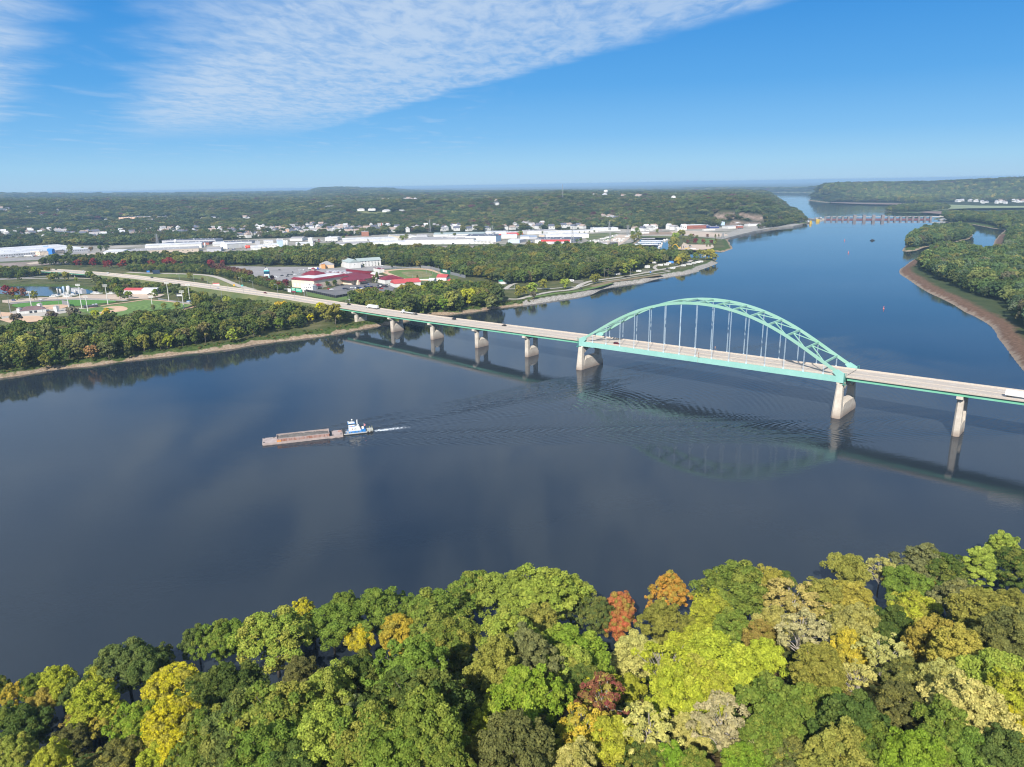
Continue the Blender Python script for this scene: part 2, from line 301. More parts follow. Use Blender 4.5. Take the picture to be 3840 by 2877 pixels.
# ------------------------------------------------------------------ terrain mesh on a fan whose cells grow with distance
NA, NR = 760, 900
az = np.linspace(D2R(-62), D2R(62), NA); rad = np.exp(np.linspace(math.log(22), math.log(46000), NR))
A_, R_ = np.meshgrid(az, rad); X = (np.sin(A_) * R_).ravel(); Y = (np.cos(A_) * R_).ravel()
Zt, sd, si, sr2, sl, sn = height(X, Y)
idx = np.arange(NA * NR).reshape(NR, NA)
Q = np.stack([idx[:-1, :-1], idx[:-1, 1:], idx[1:, 1:], idx[1:, :-1]], -1).reshape(-1, 4)
def ground_mat():
    m = bpy.data.materials.new('ground'); m.use_nodes = True; t = m.node_tree; n = t.nodes; l = t.links; b = n['Principled BSDF']
    b.inputs['Roughness'].default_value = .95; b.inputs['Specular IOR Level'].default_value = .1
    def N_(scale, det=6, seed=0):
        tc = n.new('ShaderNodeTexCoord'); mp = n.new('ShaderNodeMapping'); mp.inputs['Location'].default_value = (seed * 31, seed * 17, 0); l.new(tc.outputs['Object'], mp.inputs[0])
        q = n.new('ShaderNodeTexNoise'); q.inputs['Scale'].default_value = scale; q.inputs['Detail'].default_value = det; q.inputs['Roughness'].default_value = .65; l.new(mp.outputs[0], q.inputs[0]); return q.outputs[0]
    def ramp(src, els):
        r = n.new('ShaderNodeValToRGB'); l.new(src, r.inputs[0])
        while len(r.color_ramp.elements) < len(els): r.color_ramp.elements.new(.5)
        for e, (p, c) in zip(r.color_ramp.elements, els): e.position = p; e.color = (*c, 1)
        return r.outputs[0]
    def mix(f, a, c):
        q = n.new('ShaderNodeMix'); q.data_type = 'RGBA'
        for i, v in ((0, f), (6, a), (7, c)):
            if isinstance(v, (float, int)): q.inputs[i].default_value = v
            elif isinstance(v, tuple): q.inputs[i].default_value = (*v, 1)
            else: l.new(v, q.inputs[i])
        return q.outputs[2]
    def rng(v, a, c, d=0., e=1.):
        q = n.new('ShaderNodeMapRange'); l.new(v, q.inputs[0]); q.inputs[1].default_value = a; q.inputs[2].default_value = c; q.inputs[3].default_value = d; q.inputs[4].default_value = e; return q.outputs[0]
    def at(nm): q = n.new('ShaderNodeAttribute'); q.attribute_name = nm; return q.outputs['Fac']
    def add(a, c, op='ADD'):
        q = n.new('ShaderNodeMath'); q.operation = op
        for i, v in enumerate((a, c)):
            if isinstance(v, (float, int)): q.inputs[i].default_value = v
            else: l.new(v, q.inputs[i])
        return q.outputs[0]
    grass = ramp(N_(.035), [(.3, (.052, .062, .022)), (.5, (.085, .095, .034)), (.7, (.16, .14, .07))])
    woods = ramp(N_(.02, 8), [(.3, (.018, .026, .010)), (.5, (.036, .046, .017)), (.68, (.06, .06, .022))])
    near = ramp(N_(.3, 8), [(.3, (.012, .016, .007)), (.55, (.03, .034, .014)), (.75, (.075, .055, .03))])
    c = mix(at('woods'), grass, woods); c = mix(at('nearland'), c, near)
    sh = add(at('shore'), rng(N_(.06, 6, 3), 0, 1, -8., 8.))
    sand = ramp(N_(.5, 7), [(.3, (.16, .115, .075)), (.5, (.30, .22, .15)), (.7, (.40, .34, .27))])
    weed = ramp(N_(.25, 7, 5), [(.35, (.035, .065, .014)), (.6, (.08, .11, .03)), (.75, (.2, .17, .08))])
    c = mix(rng(sh, 12, 20, 1, 0), c, weed); c = mix(rng(sh, 2.6, 4.2, 1, 0), c, sand)
    # broad reddish beach of the right bank
    wb = add(at('beach'), rng(N_(.09, 7, 9), 0, 1, -9., 9.))
    red = ramp(N_(.3, 8, 2), [(.3, (.09, .055, .035)), (.55, (.16, .095, .062)), (.75, (.24, .18, .13))])
    gr = ramp(N_(.05, 6, 4), [(.3, (.035, .055, .022)), (.7, (.07, .085, .035))])
    c = mix(rng(wb, 60, 90, 1, 0), c, gr); c = mix(rng(wb, 12, 21, 1, 0), c, red); c = mix(rng(wb, .5, 4, 1, 0), c, (.27, .21, .16))
    c = mix(at('riprap'), c, ramp(N_(.55, 8, 6), [(.3, (.10, .09, .075)), (.48, (.30, .275, .24)), (.66, (.48, .45, .41))]))
    c = mix(at('farm'), c, ramp(N_(.0012, 4, 8), [(.35, (.20, .17, .09)), (.5, (.10, .12, .045)), (.65, (.30, .25, .16))]))
    c = mix(at('rock'), c, ramp(N_(.09, 8, 7), [(.3, (.05, .05, .03)), (.5, (.20, .145, .115)), (.7, (.32, .25, .21))]))
    l.new(c, b.inputs['Base Color'])
    bp = n.new('ShaderNodeBump'); bp.inputs['Strength'].default_value = .5; bp.inputs['Distance'].default_value = .6; l.new(N_(.6, 6), bp.inputs['Height']); l.new(bp.outputs[0], b.inputs['Normal'])
    return m
Rr = np.hypot(X, Y); azv = np.arctan2(X, Y)
woods_m = np.where((Rr > 2300) | (sl > 0), 1.0, 0.0); woods_m = np.where((sr2 > 0) & (sr2 > 60), 1.0, woods_m)
beach = np.where((sr2 > -20) & (Rr < 2300), sr2, 999.0)
# cliff faces of the point: steep, bare limestone
pxv = 1920 + np.tan(azv) * F * 1.036
c1, c2, c3, c4 = [G(*p, 30) for p in fr(2540, 740, .23508, [(700, 190), (980, 270), (1030, 250), (1430, 290)])]
rock = np.zeros(len(X))
def rockband(pxa, pxb, rmid, wid, zlo, zhi):
    global Zt, rock
    jx = pxv + (fbm(X, Y, 45, 2, 77) - .5) * 50; k = sstep(pxa - 10, pxa + 10, jx) * (1 - sstep(pxb - 10, pxb + 10, jx)); zhi = zhi + 6 - 20 * fbm(X, Y, 70, 2, 78)
    u = (Rr - rmid - (fbm(X, Y, 60, 2, 31) - .5) * 30) / wid
    f = k * (np.abs(u - .5) < 2.5)
    zc = zlo + (zhi - zlo) * np.clip(u, 0, 1)
    Zt = np.where((f > .5) & (u < 0) & (Rr > rmid - 120), np.minimum(Zt, zlo), Zt)
    Zt = np.where((f > .5) & (u >= 0) & (u <= 1), zc, Zt)
    Zt = np.where((f > .5) & (u > 1), np.maximum(Zt, zhi + (u - 1) * 4), Zt)
    rock = np.maximum(rock, np.where((f > .5) & (u >= -.15) & (u <= 1.15), 1, 0))
rockband(2707, 2775, 2640, 22, 19, 52)
rockband(2786, 2885, 2650, 20, 19, 38)
rockband(2745, 2885, 2560, 16, 5, 16)
ground = npmesh('ground', np.stack([X, Y, Zt], 1), Q, ground_mat(), None, True,
    dict(shore=np.where(sd > 0, sd, 0) + np.where((sr2 > 0) & (Rr < 2300), 50, 0) + np.where(sn > 0, 50, 0), woods=woods_m, nearland=(sn > 0) * 1.0, riprap=((sd > -4) & (sd < 10.5) & (si > -5) & (X > 15) & (Rr > 780) & (Rr < 1400)) * 1.0, beach=beach, rock=rock, farm=((Rr > 6800) & (sr2 < 0) & (fbm(X, Y, 900, 3, 33) > .595)) * 1.0))
tag(ground, kind='structure')
HG = Zt.reshape(NR, NA)
def hgt(x, y):   # height of the finished ground, read from the mesh grid
    r = np.hypot(x, y); a = np.arctan2(x, y)
    i = np.clip((np.log(r) - math.log(22)) / (math.log(46000) - math.log(22)) * (NR - 1), 0, NR - 1.001); j = np.clip((a - D2R(-62)) / D2R(124) * (NA - 1), 0, NA - 1.001)
    i0, j0 = i.astype(int), j.astype(int); fi, fj = i - i0, j - j0
    return (HG[i0, j0] * (1 - fj) + HG[i0, j0 + 1] * fj) * (1 - fi) + (HG[i0 + 1, j0] * (1 - fj) + HG[i0 + 1, j0 + 1] * fj) * fi
def hg1(x, y): return float(hgt(np.array([x], float), np.array([y], float))[0])

# ------------------------------------------------------------------ river with the tow's wake
HD = Vector((-0.9575, -0.2885, 0)).normalized()      # the tow's heading
BOW = Vector((-148.5, 405.5, 0)); STERN = Vector((-87.0, 424.0, 0))
def kelvin(X_, Y_, U):      # X_ metres behind the source, Y_ sideways: classic ship wave pattern
    K = 9.81 / U ** 2; r = np.hypot(X_, Y_) + 3; ph = np.abs(np.arctan2(Y_, np.maximum(X_, .01)))
    ok = (X_ > 0); tl = np.tan(np.minimum(ph, 0.3395)); disc = np.sqrt(np.maximum(1 - 8 * tl ** 2, 0))
    out = 0
    for sg, amp in ((1, 1.0), (-1, .35)):    # steep (diverging) and flat (transverse) branch
        tt = (1 + sg * disc) / np.maximum(4 * tl, 1e-4); th = np.arctan(tt)
        phase = K * (np.abs(X_) * np.cos(th) + np.abs(Y_) * np.sin(th)) / np.cos(th) ** 2
        wl = np.clip((1.35 - th) / .25, 0, 1)
        out = out + amp * np.cos(phase) * wl
    edge = 1 - sstep(.315, .365, ph)
    return np.where(ok, out * edge, 0) / np.maximum(K * r, 1) ** .36 
NXw, NYw = 820, 560; LX, LY = 660.0, 250.0
gx = np.linspace(-60, LX - 60, NXw); gy = np.linspace(-LY / 2 - 20, LY / 2 + 10, NYw); GX, GY = np.meshgrid(gx, gy)
ex = -HD; ey = Vector((-ex.y, ex.x, 0))
sx = (STERN - BOW).dot(ex); sy = (STERN - BOW).dot(ey)
WX = BOW.x + ex.x * GX + ey.x * GY; WY = BOW.y + ex.y * GX + ey.y * GY
hw = kelvin(GX + 2, GY - 5, 2.62) * .42 + kelvin(GX + 2, GY + 5, 2.62) * .42 + kelvin(GX - sx + 14, GY - sy, 2.75) * .55
fadew = np.minimum(np.minimum(sstep(0, 30, GX + 60), sstep(0, 120, LX - 60 - GX)), np.minimum(sstep(0, 14, GY - gy[0]), sstep(0, 14, gy[-1] - GY)))
hw = hw * fadew * (0.75 + .5 * fbm(WX, WY, 30, 2, 6)) * 1.05 * (1 - .5 * sstep(220, 560, GX)) * (.45 + 1.1 * fbm(WX, WY, 55, 2, 16))
turb = np.exp(-((GY - sy) / (5 + .05 * np.maximum(GX - sx, 0))) ** 2) * sstep(0, 10, GX - sx) * (1 - sstep(150, 420, GX - sx))
hw += turb * (fbm(WX, WY, 2.2, 2, 11) - .5) * .22
def water_mat():
    m = bpy.data.materials.new('water'); m.use_nodes = True; t = m.node_tree; n = t.nodes; l = t.links; b = n['Principled BSDF']
    tc = n.new('ShaderNodeTexCoord')
    def N_(scale, det=4, st=(1, 1, 1), rot=0, dist=0.):
        mp = n.new('ShaderNodeMapping'); mp.inputs['Scale'].default_value = st; mp.inputs['Rotation'].default_value = (0, 0, D2R(rot)); l.new(tc.outputs['Object'], mp.inputs[0])
        q = n.new('ShaderNodeTexNoise'); q.inputs['Scale'].default_value = scale; q.inputs['Detail'].default_value = det; q.inputs['Distortion'].default_value = dist; l.new(mp.outputs[0], q.inputs[0]); return q.outputs[0]
    def M_(op, a, c, cl=False):
        q = n.new('ShaderNodeMath'); q.operation = op; q.use_clamp = cl
        for i, v in enumerate((a, c)):
            if isinstance(v, (float, int)): q.inputs[i].default_value = v
            else: l.new(v, q.inputs[i])
        return q.outputs[0]
    def rng(v, a, c, d=0., e=1.):
        q = n.new('ShaderNodeMapRange'); q.interpolation_type = 'SMOOTHSTEP'; l.new(v, q.inputs[0]); q.inputs[1].default_value = a; q.inputs[2].default_value = c; q.inputs[3].default_value = d; q.inputs[4].default_value = e; return q.outputs[0]
    patch = rng(N_(.0035, 5, (1, 1.9, 1), 35, .8), .42, .62)          # ruffled and calm stretches
    streak = rng(N_(.012, 4, (.35, 1, 1), -40, .5), .4, .68)
    fine = N_(1.9, 3, (1, 1.5, 1), 20); mid = N_(.45, 4, (1, 1.8, 1), 40, .4); swell = N_(.11, 3, (1, 2.4, 1), 25)
    hgt_ = M_('ADD', M_('MULTIPLY', fine, .022), M_('ADD', M_('MULTIPLY', mid, .07), M_('MULTIPLY', swell, .075)))
    amp = M_('ADD', .26, M_('MULTIPLY', M_('ADD', M_('MULTIPLY', patch, .6), M_('MULTIPLY', streak, .4)), 1.0))
    bp = n.new('ShaderNodeBump'); bp.inputs['Strength'].default_value = 1.0; bp.inputs['Distance'].default_value = .42
    l.new(M_('MULTIPLY', hgt_, amp), bp.inputs['Height']); l.new(bp.outputs[0], b.inputs['Normal'])
    cr_ = n.new('ShaderNodeValToRGB'); l.new(N_(.004, 4, (1, 1.6, 1), 20, .5), cr_.inputs[0])
    cr_.color_ramp.elements[0].position = .35; cr_.color_ramp.elements[0].color = (.016, .024, .034, 1)
    cr_.color_ramp.elements[1].position = .7; cr_.color_ramp.elements[1].color = (.029, .037, .046, 1)
    at = n.new('ShaderNodeAttribute'); at.attribute_name = 'foam'
    fo = rng(M_('MULTIPLY', at.outputs['Fac'], M_('ADD', M_('MULTIPLY', N_(.8, 6, (1, 1, 1), 0, .5), 2.4), -.45)), .16, .75)
    mx = n.new('ShaderNodeMix'); mx.data_type = 'RGBA'; l.new(fo, mx.inputs[0]); l.new(cr_.outputs[0], mx.inputs[6]); mx.inputs[7].default_value = (.75, .78, .8, 1)
    l.new(mx.outputs[2], b.inputs['Base Color']); b.inputs['IOR'].default_value = 1.333; b.inputs['Specular IOR Level'].default_value = .5
    l.new(M_('ADD', M_('MULTIPLY', patch, .03), M_('ADD', .015, M_('MULTIPLY', fo, .5))), b.inputs['Roughness'])
    return m
def foamf(GX, GY):
    a = GX - sx
    return np.clip(np.exp(-((GY - sy) / (1.8 + .07 * np.maximum(a, 0))) ** 2) * sstep(-1, 3, a) * (1 - sstep(4, 36, a)) * .85, 0, 1)
def river():
    V = np.stack([WX.ravel(), WY.ravel(), hw.ravel()], 1); id_ = np.arange(NXw * NYw).reshape(NYw, NXw)
    Q = np.stack([id_[:-1, :-1], id_[:-1, 1:], id_[1:, 1:], id_[1:, :-1]], -1).reshape(-1, 4)
    foam = foamf(GX, GY).ravel()
    c = [id_[0, 0], id_[0, -1], id_[-1, -1], id_[-1, 0]]
    B = 90000.0; ox = [(-1, -1), (1, -1), (1, 1), (-1, 1)]
    oc = [(BOW.x + ex.x * a * B + ey.x * b_ * B, BOW.y + ex.y * a * B + ey.y * b_ * B, 0) for a, b_ in ox]
    n0 = len(V); V = np.vstack([V, oc]); foam = np.append(foam, [0] * 4)
    Q = np.vstack([Q] + [[[n0 + i, n0 + (i + 1) % 4, c[(i + 1) % 4], c[i]]] for i in range(4)])
    o = npmesh('river_water', V, Q, water_mat(), None, True, dict(foam=foam)); tag(o, kind='structure'); return o
river()
pond_pts = POND
meshobj('pond_water', [(x, y, 2.2) for x, y in GW(fr(0, 1040, .217, [(-420, 120), (600, 125), (1300, 150), (1760, 240), (1400, 300), (900, 325), (-420, 265)]), LZ)], [tuple(range(7))], bpy.data.materials['water'])['kind'] = 'structure'

# ------------------------------------------------------------------ materials
CONC = mat('pier_concrete', (.46, .42, .36), .9, .12, .25, col2=(.36, .32, .27), bump=.1)
DECK = mat('deck_concrete', (.50, .43, .36), .9, .08, .35, col2=(.42, .37, .32), stretch=(.15, 1, 1))
BARR = mat('barrier_concrete', (.56, .49, .42), .9, .1, .8)
TEAL = mat('weathered_teal_paint', (.30, .56, .50), .6, .06, .12, col2=(.25, .50, .44))
GRN = mat('bright_green_paint', (.15, .45, .28), .6, .08, .1, col2=(.20, .50, .37))
HANG = mat('pale_hanger_paint', (.55, .66, .74), .5, .05, .4)
WHT = mat('white_line_paint', (.78, .77, .74), .8, .06, .9)
DARK = mat('dark_steel', (.05, .055, .06), .6, .1, 1)
# ------------------------------------------------------------------ the tied arch bridge
BX, BY, BYAW = 55.03, 571.7, -.7314; SPAN = 204.2; WA = 23.83
cb, sb = math.cos(BYAW), math.sin(BYAW)
def B2W(t, w): return BX + t * cb - w * sb, BY + t * sb + w * cb
def zr(t): return float(np.interp(t, [-900, -380, -310, -245, -182, 0, 204, 600], [17.6, 17.8, 18.0, 18.3, 19.3, 23.1, 26.4, 32.8]))
bridge = empty('arch_bridge', (BX, BY, 0), BYAW)
tag(bridge, 'long highway bridge with a mint green tied arch over the river', 'bridge')
ABUT = -367.0; END = 620.0
def ribbon(t0, t1, w0, w1, za, zb, step=15.3):   # box that follows the deck's grade
    m = MB(); n = max(1, int(round((t1 - t0) / step)))
    ts = [t0 + (t1 - t0) * i / n for i in range(n + 1)]; V = []
    for t in ts: V += [(t, w0, zr(t) + za), (t, w1, zr(t) + za), (t, w1, zr(t) + zb), (t, w0, zr(t) + zb)]
    Fc = [(0, 1, 2, 3), (4 * n + 3, 4 * n + 2, 4 * n + 1, 4 * n)]
    for i in range(n):
        a, b = 4 * i, 4 * i + 4; Fc += [(a, b, b + 1, a + 1), (a + 1, b + 1, b + 2, a + 2), (a + 2, b + 2, b + 3, a + 3), (a + 3, b + 3, b, a)]
    m.add(V, Fc); return m
def merge(*ms):
    r = MB()
    for m in ms: r.add(m.V, m.F)
    return r
dw0, dw1 = 1.2, 22.9
merge(ribbon(ABUT, -.4, dw0, dw1, -.5, 0), ribbon(.0, SPAN, dw0, dw1, -.5, 0), ribbon(SPAN + .4, END, dw0, dw1, -.5, 0)).build('deck_slab', DECK, bridge)
for nm, a, b in (('approach', ABUT, -.4), ('main', .0, SPAN), ('far', SPAN + .4, END)):
    for w_ in (dw0, dw1 - .42): ribbon(a, b, w_, w_ + .42, .003, .95).build('barrier', BARR, bridge)
ribbon(ABUT, END, 11.85, 12.25, .004, .8).V and merge(ribbon(ABUT, -.5, 11.9, 12.25, .003, .26), ribbon(.1, SPAN - .1, 11.9, 12.25, .003, .26), ribbon(SPAN + .5, END, 11.9, 12.25, .003, .26)).build('median_curb', BARR, bridge)
mk = MB(); tt = ABUT + 3
while tt < END - 5:
    for w_ in (6.3, 17.6):
        V = [(tt, w_, zr(tt) + .012), (tt + 3.6, w_, zr(tt + 3.6) + .012), (tt + 3.6, w_ + .3, zr(tt + 3.6) + .012), (tt, w_ + .3, zr(tt) + .012)]; mk.add(V, [(0, 1, 2, 3)])
    tt += 12.2
mk.build('dashed_line_pattern', WHT, bridge)
el = MB()
for w_ in (2.6, 21.3):
    t_ = ABUT
    while t_ < END - 20:
        el.add([(t_, w_, zr(t_) + .011), (t_ + 20, w_, zr(t_ + 20) + .011), (t_ + 20, w_ + .16, zr(t_ + 20) + .011), (t_, w_ + .16, zr(t_) + .011)], [(0, 1, 2, 3)]); t_ += 20
el.build('edge_lines', WHT, bridge)
jm = MB()
for i in range(0, 17):
    t_ = SPAN * i / 16; jm.add([(t_, dw0 + .5, zr(t_) + .008), (t_ + .14, dw0 + .5, zr(t_) + .01), (t_ + .14, dw1 - .5, zr(t_) + .01), (t_, dw1 - .5, zr(t_) + .008)], [(0, 1, 2, 3)])
for t_ in (-.45, SPAN - .05): jm.add([(t_, dw0 + .5, zr(t_) + .02), (t_ + .55, dw0 + .5, zr(t_) + .02), (t_ + .55, dw1 - .5, zr(t_) + .02), (t_, dw1 - .5, zr(t_) + .02)], [(0, 1, 2, 3)])
jm.build('deck_joints', mat('joint_seal', (.12, .10, .09), .9, .1, 1), bridge)
for w_ in (2.7, 9.0, 15.1, 21.2):
    for a, b in ((ABUT + 1, -1.2), (SPAN + 1.2, END)): ribbon(a, b, w_ - .22, w_ + .22, -2.65, -.503).build('plate_girder', GRN, bridge)
# bottom flanges in the same green, then stringers and floor beams of the main span
for w_ in (-.55, WA - .55):
    ribbon(.0, SPAN, w_, w_ + 1.1, -3.75, -.1, 12.76).build('tie_girder', TEAL, bridge)
fb_ = MB()
for i in range(17):
    t_ = SPAN * i / 16; a = .5 if i == 0 else (-.5 if i == 16 else 0); fb_.box(t_ - .2 + a, t_ + .2 + a, .56, WA - .56, zr(t_) - 2.6, zr(t_) - .56)
fb_.build('floor_beams', TEAL, bridge)
st_ = merge(*[ribbon(1, SPAN - 1, w_, w_ + .3, -1.3, -.51) for w_ in (4.5, 8.3, 12.1, 15.9, 19.7)]); st_.build('stringers', DARK, bridge)
ZA = [6.46, 14.39, 21.30, 27.15, 31.47, 34.86, 36.81, 37.19]
_i = np.arange(16 + 1) / 16.0; _za = np.array([-.3] + ZA + ZA[-2::-1] + [-.3])
_c = np.polyfit((_i - .5) ** 2, _za, 3)
def zarch(t): s_ = t / SPAN; return zr(t) - .05 + float(np.polyval(_c, (s_ - .5) ** 2)) + .9
def rib(w_):
    m = MB(); n = 64; V = []
    for i in range(n + 1):
        t = SPAN * i / n; z = zarch(t); dz = (zarch(min(t + .5, SPAN)) - zarch(max(t - .5, 0))) / (min(t + .5, SPAN) - max(t - .5, 0))
        nx, nz = -dz / math.hypot(1, dz), 1 / math.hypot(1, dz); d = .88
        V += [(t - nx * d, w_ - .55, z - nz * d), (t - nx * d, w_ + .55, z - nz * d), (t + nx * d, w_ + .55, z + nz * d), (t + nx * d, w_ - .55, z + nz * d)]
    Fc = [(0, 1, 2, 3), (4 * n + 3, 4 * n + 2, 4 * n + 1, 4 * n)]
    for i in range(n):
        a, b = 4 * i, 4 * i + 4; Fc += [(a, b, b + 1, a + 1), (a + 1, b + 1, b + 2, a + 2), (a + 2, b + 2, b + 3, a + 3), (a + 3, b + 3, b, a)]
    m.add(V, Fc); return m
GT = mat('faded_mint_paint', (.25, .47, .35), .6, .08, .06, col2=(.29, .49, .41))
for w_ in (0, WA): rib(w_).build('arch_rib', GT, bridge)
for w_ in (0, WA):     # knuckle plates where rib meets tie
    for s_, t0 in ((1, 0), (-1, SPAN)):
        P = [(t0 - s_ * .35, zr(t0) - 3.9), (t0 - s_ * .35, zr(t0) + 1.9), (t0 + s_ * 4.2, zr(t0) + 4.2), (t0 + s_ * 7.2, zr(t0) + 2.6), (t0 + s_ * 4.6, zr(t0) - .1), (t0 + s_ * 14, zr(t0) - .15), (t0 + s_ * 14, zr(t0) - 3.76)]
        MB().yprism(P, w_ - .6, w_ + .6).build('knuckle_plate', TEAL, bridge)
for i in range(1, 16):
    t_ = SPAN * i / 16
    for w_ in (0, WA):
        m = MB()
        for q in (-.22, .22): m.tube((t_ + q, w_, zr(t_) - .2), (t_ + q, w_, zarch(t_) - 1), .085, n=6)
        m.box(t_ - .5, t_ + .5, w_ - .16, w_ + .16, zr(t_) - .15, zr(t_) + 1.1); m.build('hanger', HANG, bridge)
for i in range(1, 16):
    t_ = SPAN * i / 16; MB().bar((t_, .5, zarch(t_)), (t_, WA - .5, zarch(t_)), 1.0, 1.2).build('arch_strut', GT, bridge)
for i in range(1, 15):     # K bracing between the ribs
    ta, tb = SPAN * i / 16, SPAN * (i + 1) / 16
    for w_ in (.5, WA - .5):
        m = MB(); m.bar((tb if i < 8 else ta, WA / 2, zarch(tb if i < 8 else ta)), (ta if i < 8 else tb, w_, zarch(ta if i < 8 else tb)), .6, .6); m.build('arch_brace', GT, bridge)
for i, w_ in ((0, -.9), (0, WA + .9), (16, -.9), (16, WA + .9)):     # ladder cages at the knuckles
    t_ = -.9 if i == 0 else SPAN + .9; m = MB(); z0 = zr(t_)
    for a, b in ((-.5, -.5), (.5, -.5), (.5, .5), (-.5, .5)): m.bar((t_ + a, w_ + b, z0 - 4.5), (t_ + a, w_ + b, z0 + 2.6), .1)
    for k in range(8): m.bar((t_ - .5, w_ - .5, z0 - 4.3 + k), (t_ + .5, w_ - .5, z0 - 4.3 + k), .08); m.bar((t_ + .5, w_ - .5, z0 - 4.3 + k), (t_ + .5, w_ + .5, z0 - 4.3 + k), .08); m.bar((t_ - .5, w_ - .5, z0 - 4.3 + k), (t_ - .5, w_ + .5, z0 - 4.3 + k), .08)
    m.box(t_ - 1.1, t_ + 1.1, w_ - 1.1, w_ + .8, z0 - 4.75, z0 - 4.6); m.build('ladder_cage', mat('cage_green', (.08, .32, .25), .6, .1, 1), bridge)
def pier(t, main=False, cap=True):
    if main: w0, w1, hw_, topz, lw, ly = -4.3, 27.4, 3.0, zr(t) - 4.7, 6.2, 8.6
    else: w0, w1, hw_, topz, lw, ly = 4.4, 19.9, 2.1, zr(t) - 2.75, 3.3, 7.2
    z0 = -3.0; m = MB(); ch = 1.1
    wallz = 8.6 if main else 7.4
    tp = .22 if main else .04      # battered outer faces
    # legs
    for sgn, wa in ((1, w0), (-1, w1)):
        x0, x1 = (wa, wa + sgn * lw)
        y0, y1 = min(x0, x1), max(x0, x1); lt = hw_ * (.62 if main else .8); sh_ = 2.6 if main else .2
        yt0, yt1 = (y0 + (sh_ if sgn > 0 else .9), y1 - (.9 if sgn > 0 else sh_)) if main else (y0, y1)
        b = [(-hw_ + ch, y0), (hw_ - ch, y0), (hw_, y0 + ch), (hw_, y1), (-hw_, y1), (-hw_, y0 + ch)] if sgn > 0 else [(-hw_, y0), (hw_, y0), (hw_, y1 - ch), (hw_ - ch, y1), (-hw_ + ch, y1), (-hw_, y1 - ch)]
        k = lt / hw_; tq = [(p[0] * k, yt0 + (p[1] - y0) / (y1 - y0) * (yt1 - yt0)) for p in b]
        zt = topz if main else topz - 2.6
        V = [(t + p[0], p[1], z0) for p in b] + [(t + p[0], p[1], zt) for p in tq]
        m.add(V, [tuple(range(6))[::-1], tuple(range(6, 12))] + [(i, (i + 1) % 6, 6 + (i + 1) % 6, 6 + i) for i in range(6)])
    # web wall with sloping far shoulder and chamfered top
    wl0, wl1 = w0 + lw - .4, w1 - .3; hh = hw_ * .93
    P = [(wl0, z0), (wl1, z0), (wl1, 3.6), (w1 - lw * 1.02, wallz), (wl0 + 2.0, wallz), (wl0, wallz - 1.6)]
    V = [(t - hh, p[0], p[1]) for p in P] + [(t + hh, p[0], p[1]) for p in P]
    m.add(V, [tuple(range(6)), tuple(range(6, 12))[::-1]] + [(i, 6 + i, 6 + (i + 1) % 6, (i + 1) % 6) for i in range(6)])
    P2 = [(w1 - lw * 1.1, wallz - .3), (wl0 + 2.2, wallz - .3), (wl0 + 3.0, wallz + 1.3), (w1 - lw * 1.25, wallz + 1.3)]
    V = [(t - hh * .96, P2[0][0], P2[0][1]), (t + hh * .96, P2[0][0], P2[0][1]), (t + hh * .96, P2[1][0], P2[1][1]), (t - hh * .96, P2[1][0], P2[1][1]),
         (t - hh * .3, P2[3][0], P2[3][1]), (t + hh * .3, P2[3][0], P2[3][1]), (t + hh * .3, P2[2][0], P2[2][1]), (t - hh * .3, P2[2][0], P2[2][1])]
    m.add(V, [(0, 3, 2, 1), (4, 5, 6, 7), (0, 1, 5, 4), (1, 2, 6, 5), (2, 3, 7, 6), (3, 0, 4, 7)])
    if main:
        m.xprism([(w0 + 3.6, topz - .02), (w0 + 7.0, topz - 5.2), (w0 + 12, topz - 2.6), (w1 - 12, topz - 2.6), (w1 - 7.0, topz - 5.2), (w1 - 3.6, topz - .02)], t - hw_ * .5, t + hw_ * .5)
        for q in (0, WA): m.box(t - .9 + (1.4 if t < 50 else -1.4), t + .9 + (1.4 if t < 50 else -1.4), q - .8, q + .8, topz, topz + .8)
    else:
        h_ = hw_ * .78
        m.xprism([(1.4, topz - .0), (1.4, topz - 1.5), (4.4, topz - 2.65), (19.9, topz - 2.65), (22.7, topz - 1.5), (22.7, topz)], t - h_, t + h_)
    o = m.build('pier', CONCP, bridge); return o
def conc_pier_mat():
    m = mat('stained_pier_concrete', (.62, .56, .48), .9, .1, .3, col2=(.50, .44, .37), bump=.08)
    n = m.node_tree.nodes; l = m.node_tree.links; b = n['Principled BSDF']; src = b.inputs['Base Color'].links[0].from_socket
    tc = n.new('ShaderNodeTexCoord'); sp = n.new('ShaderNodeSeparateXYZ'); l.new(tc.outputs['Object'], sp.inputs[0])
    no = n.new('ShaderNodeTexNoise'); no.inputs['Scale'].default_value = .8; mp = n.new('ShaderNodeMapping'); mp.inputs['Scale'].default_value = (.25, .25, 2.5); l.new(tc.outputs['Object'], mp.inputs[0]); l.new(mp.outputs[0], no.inputs[0])
    a = n.new('ShaderNodeMath'); a.operation = 'MULTIPLY_ADD'; l.new(no.outputs[0], a.inputs[0]); a.inputs[1].default_value = 3.0; l.new(sp.outputs[2], a.inputs[2])
    mr = n.new('ShaderNodeMapRange'); l.new(a.outputs[0], mr.inputs[0]); mr.inputs[1].default_value = 1.6; mr.inputs[2].default_value = 6.5; mr.inputs[3].default_value = .85; mr.inputs[4].default_value = 0
    mx = n.new('ShaderNodeMix'); mx.data_type = 'RGBA'; l.new(mr.outputs[0], mx.inputs[0]); l.new(src, mx.inputs[6]); mx.inputs[7].default_value = (.25, .185, .15, 1); l.new(mx.outputs[2], b.inputs['Base Color'])
    return m
CONCP = conc_pier_mat()
for k in (1, 2, 3, 4, 5): pier(-61.17 * k)
pier(1.7, True); pier(SPAN - 1.7, True)
for k in range(1, 6): pier(SPAN + 62.9 * k if k < 6 else 0)
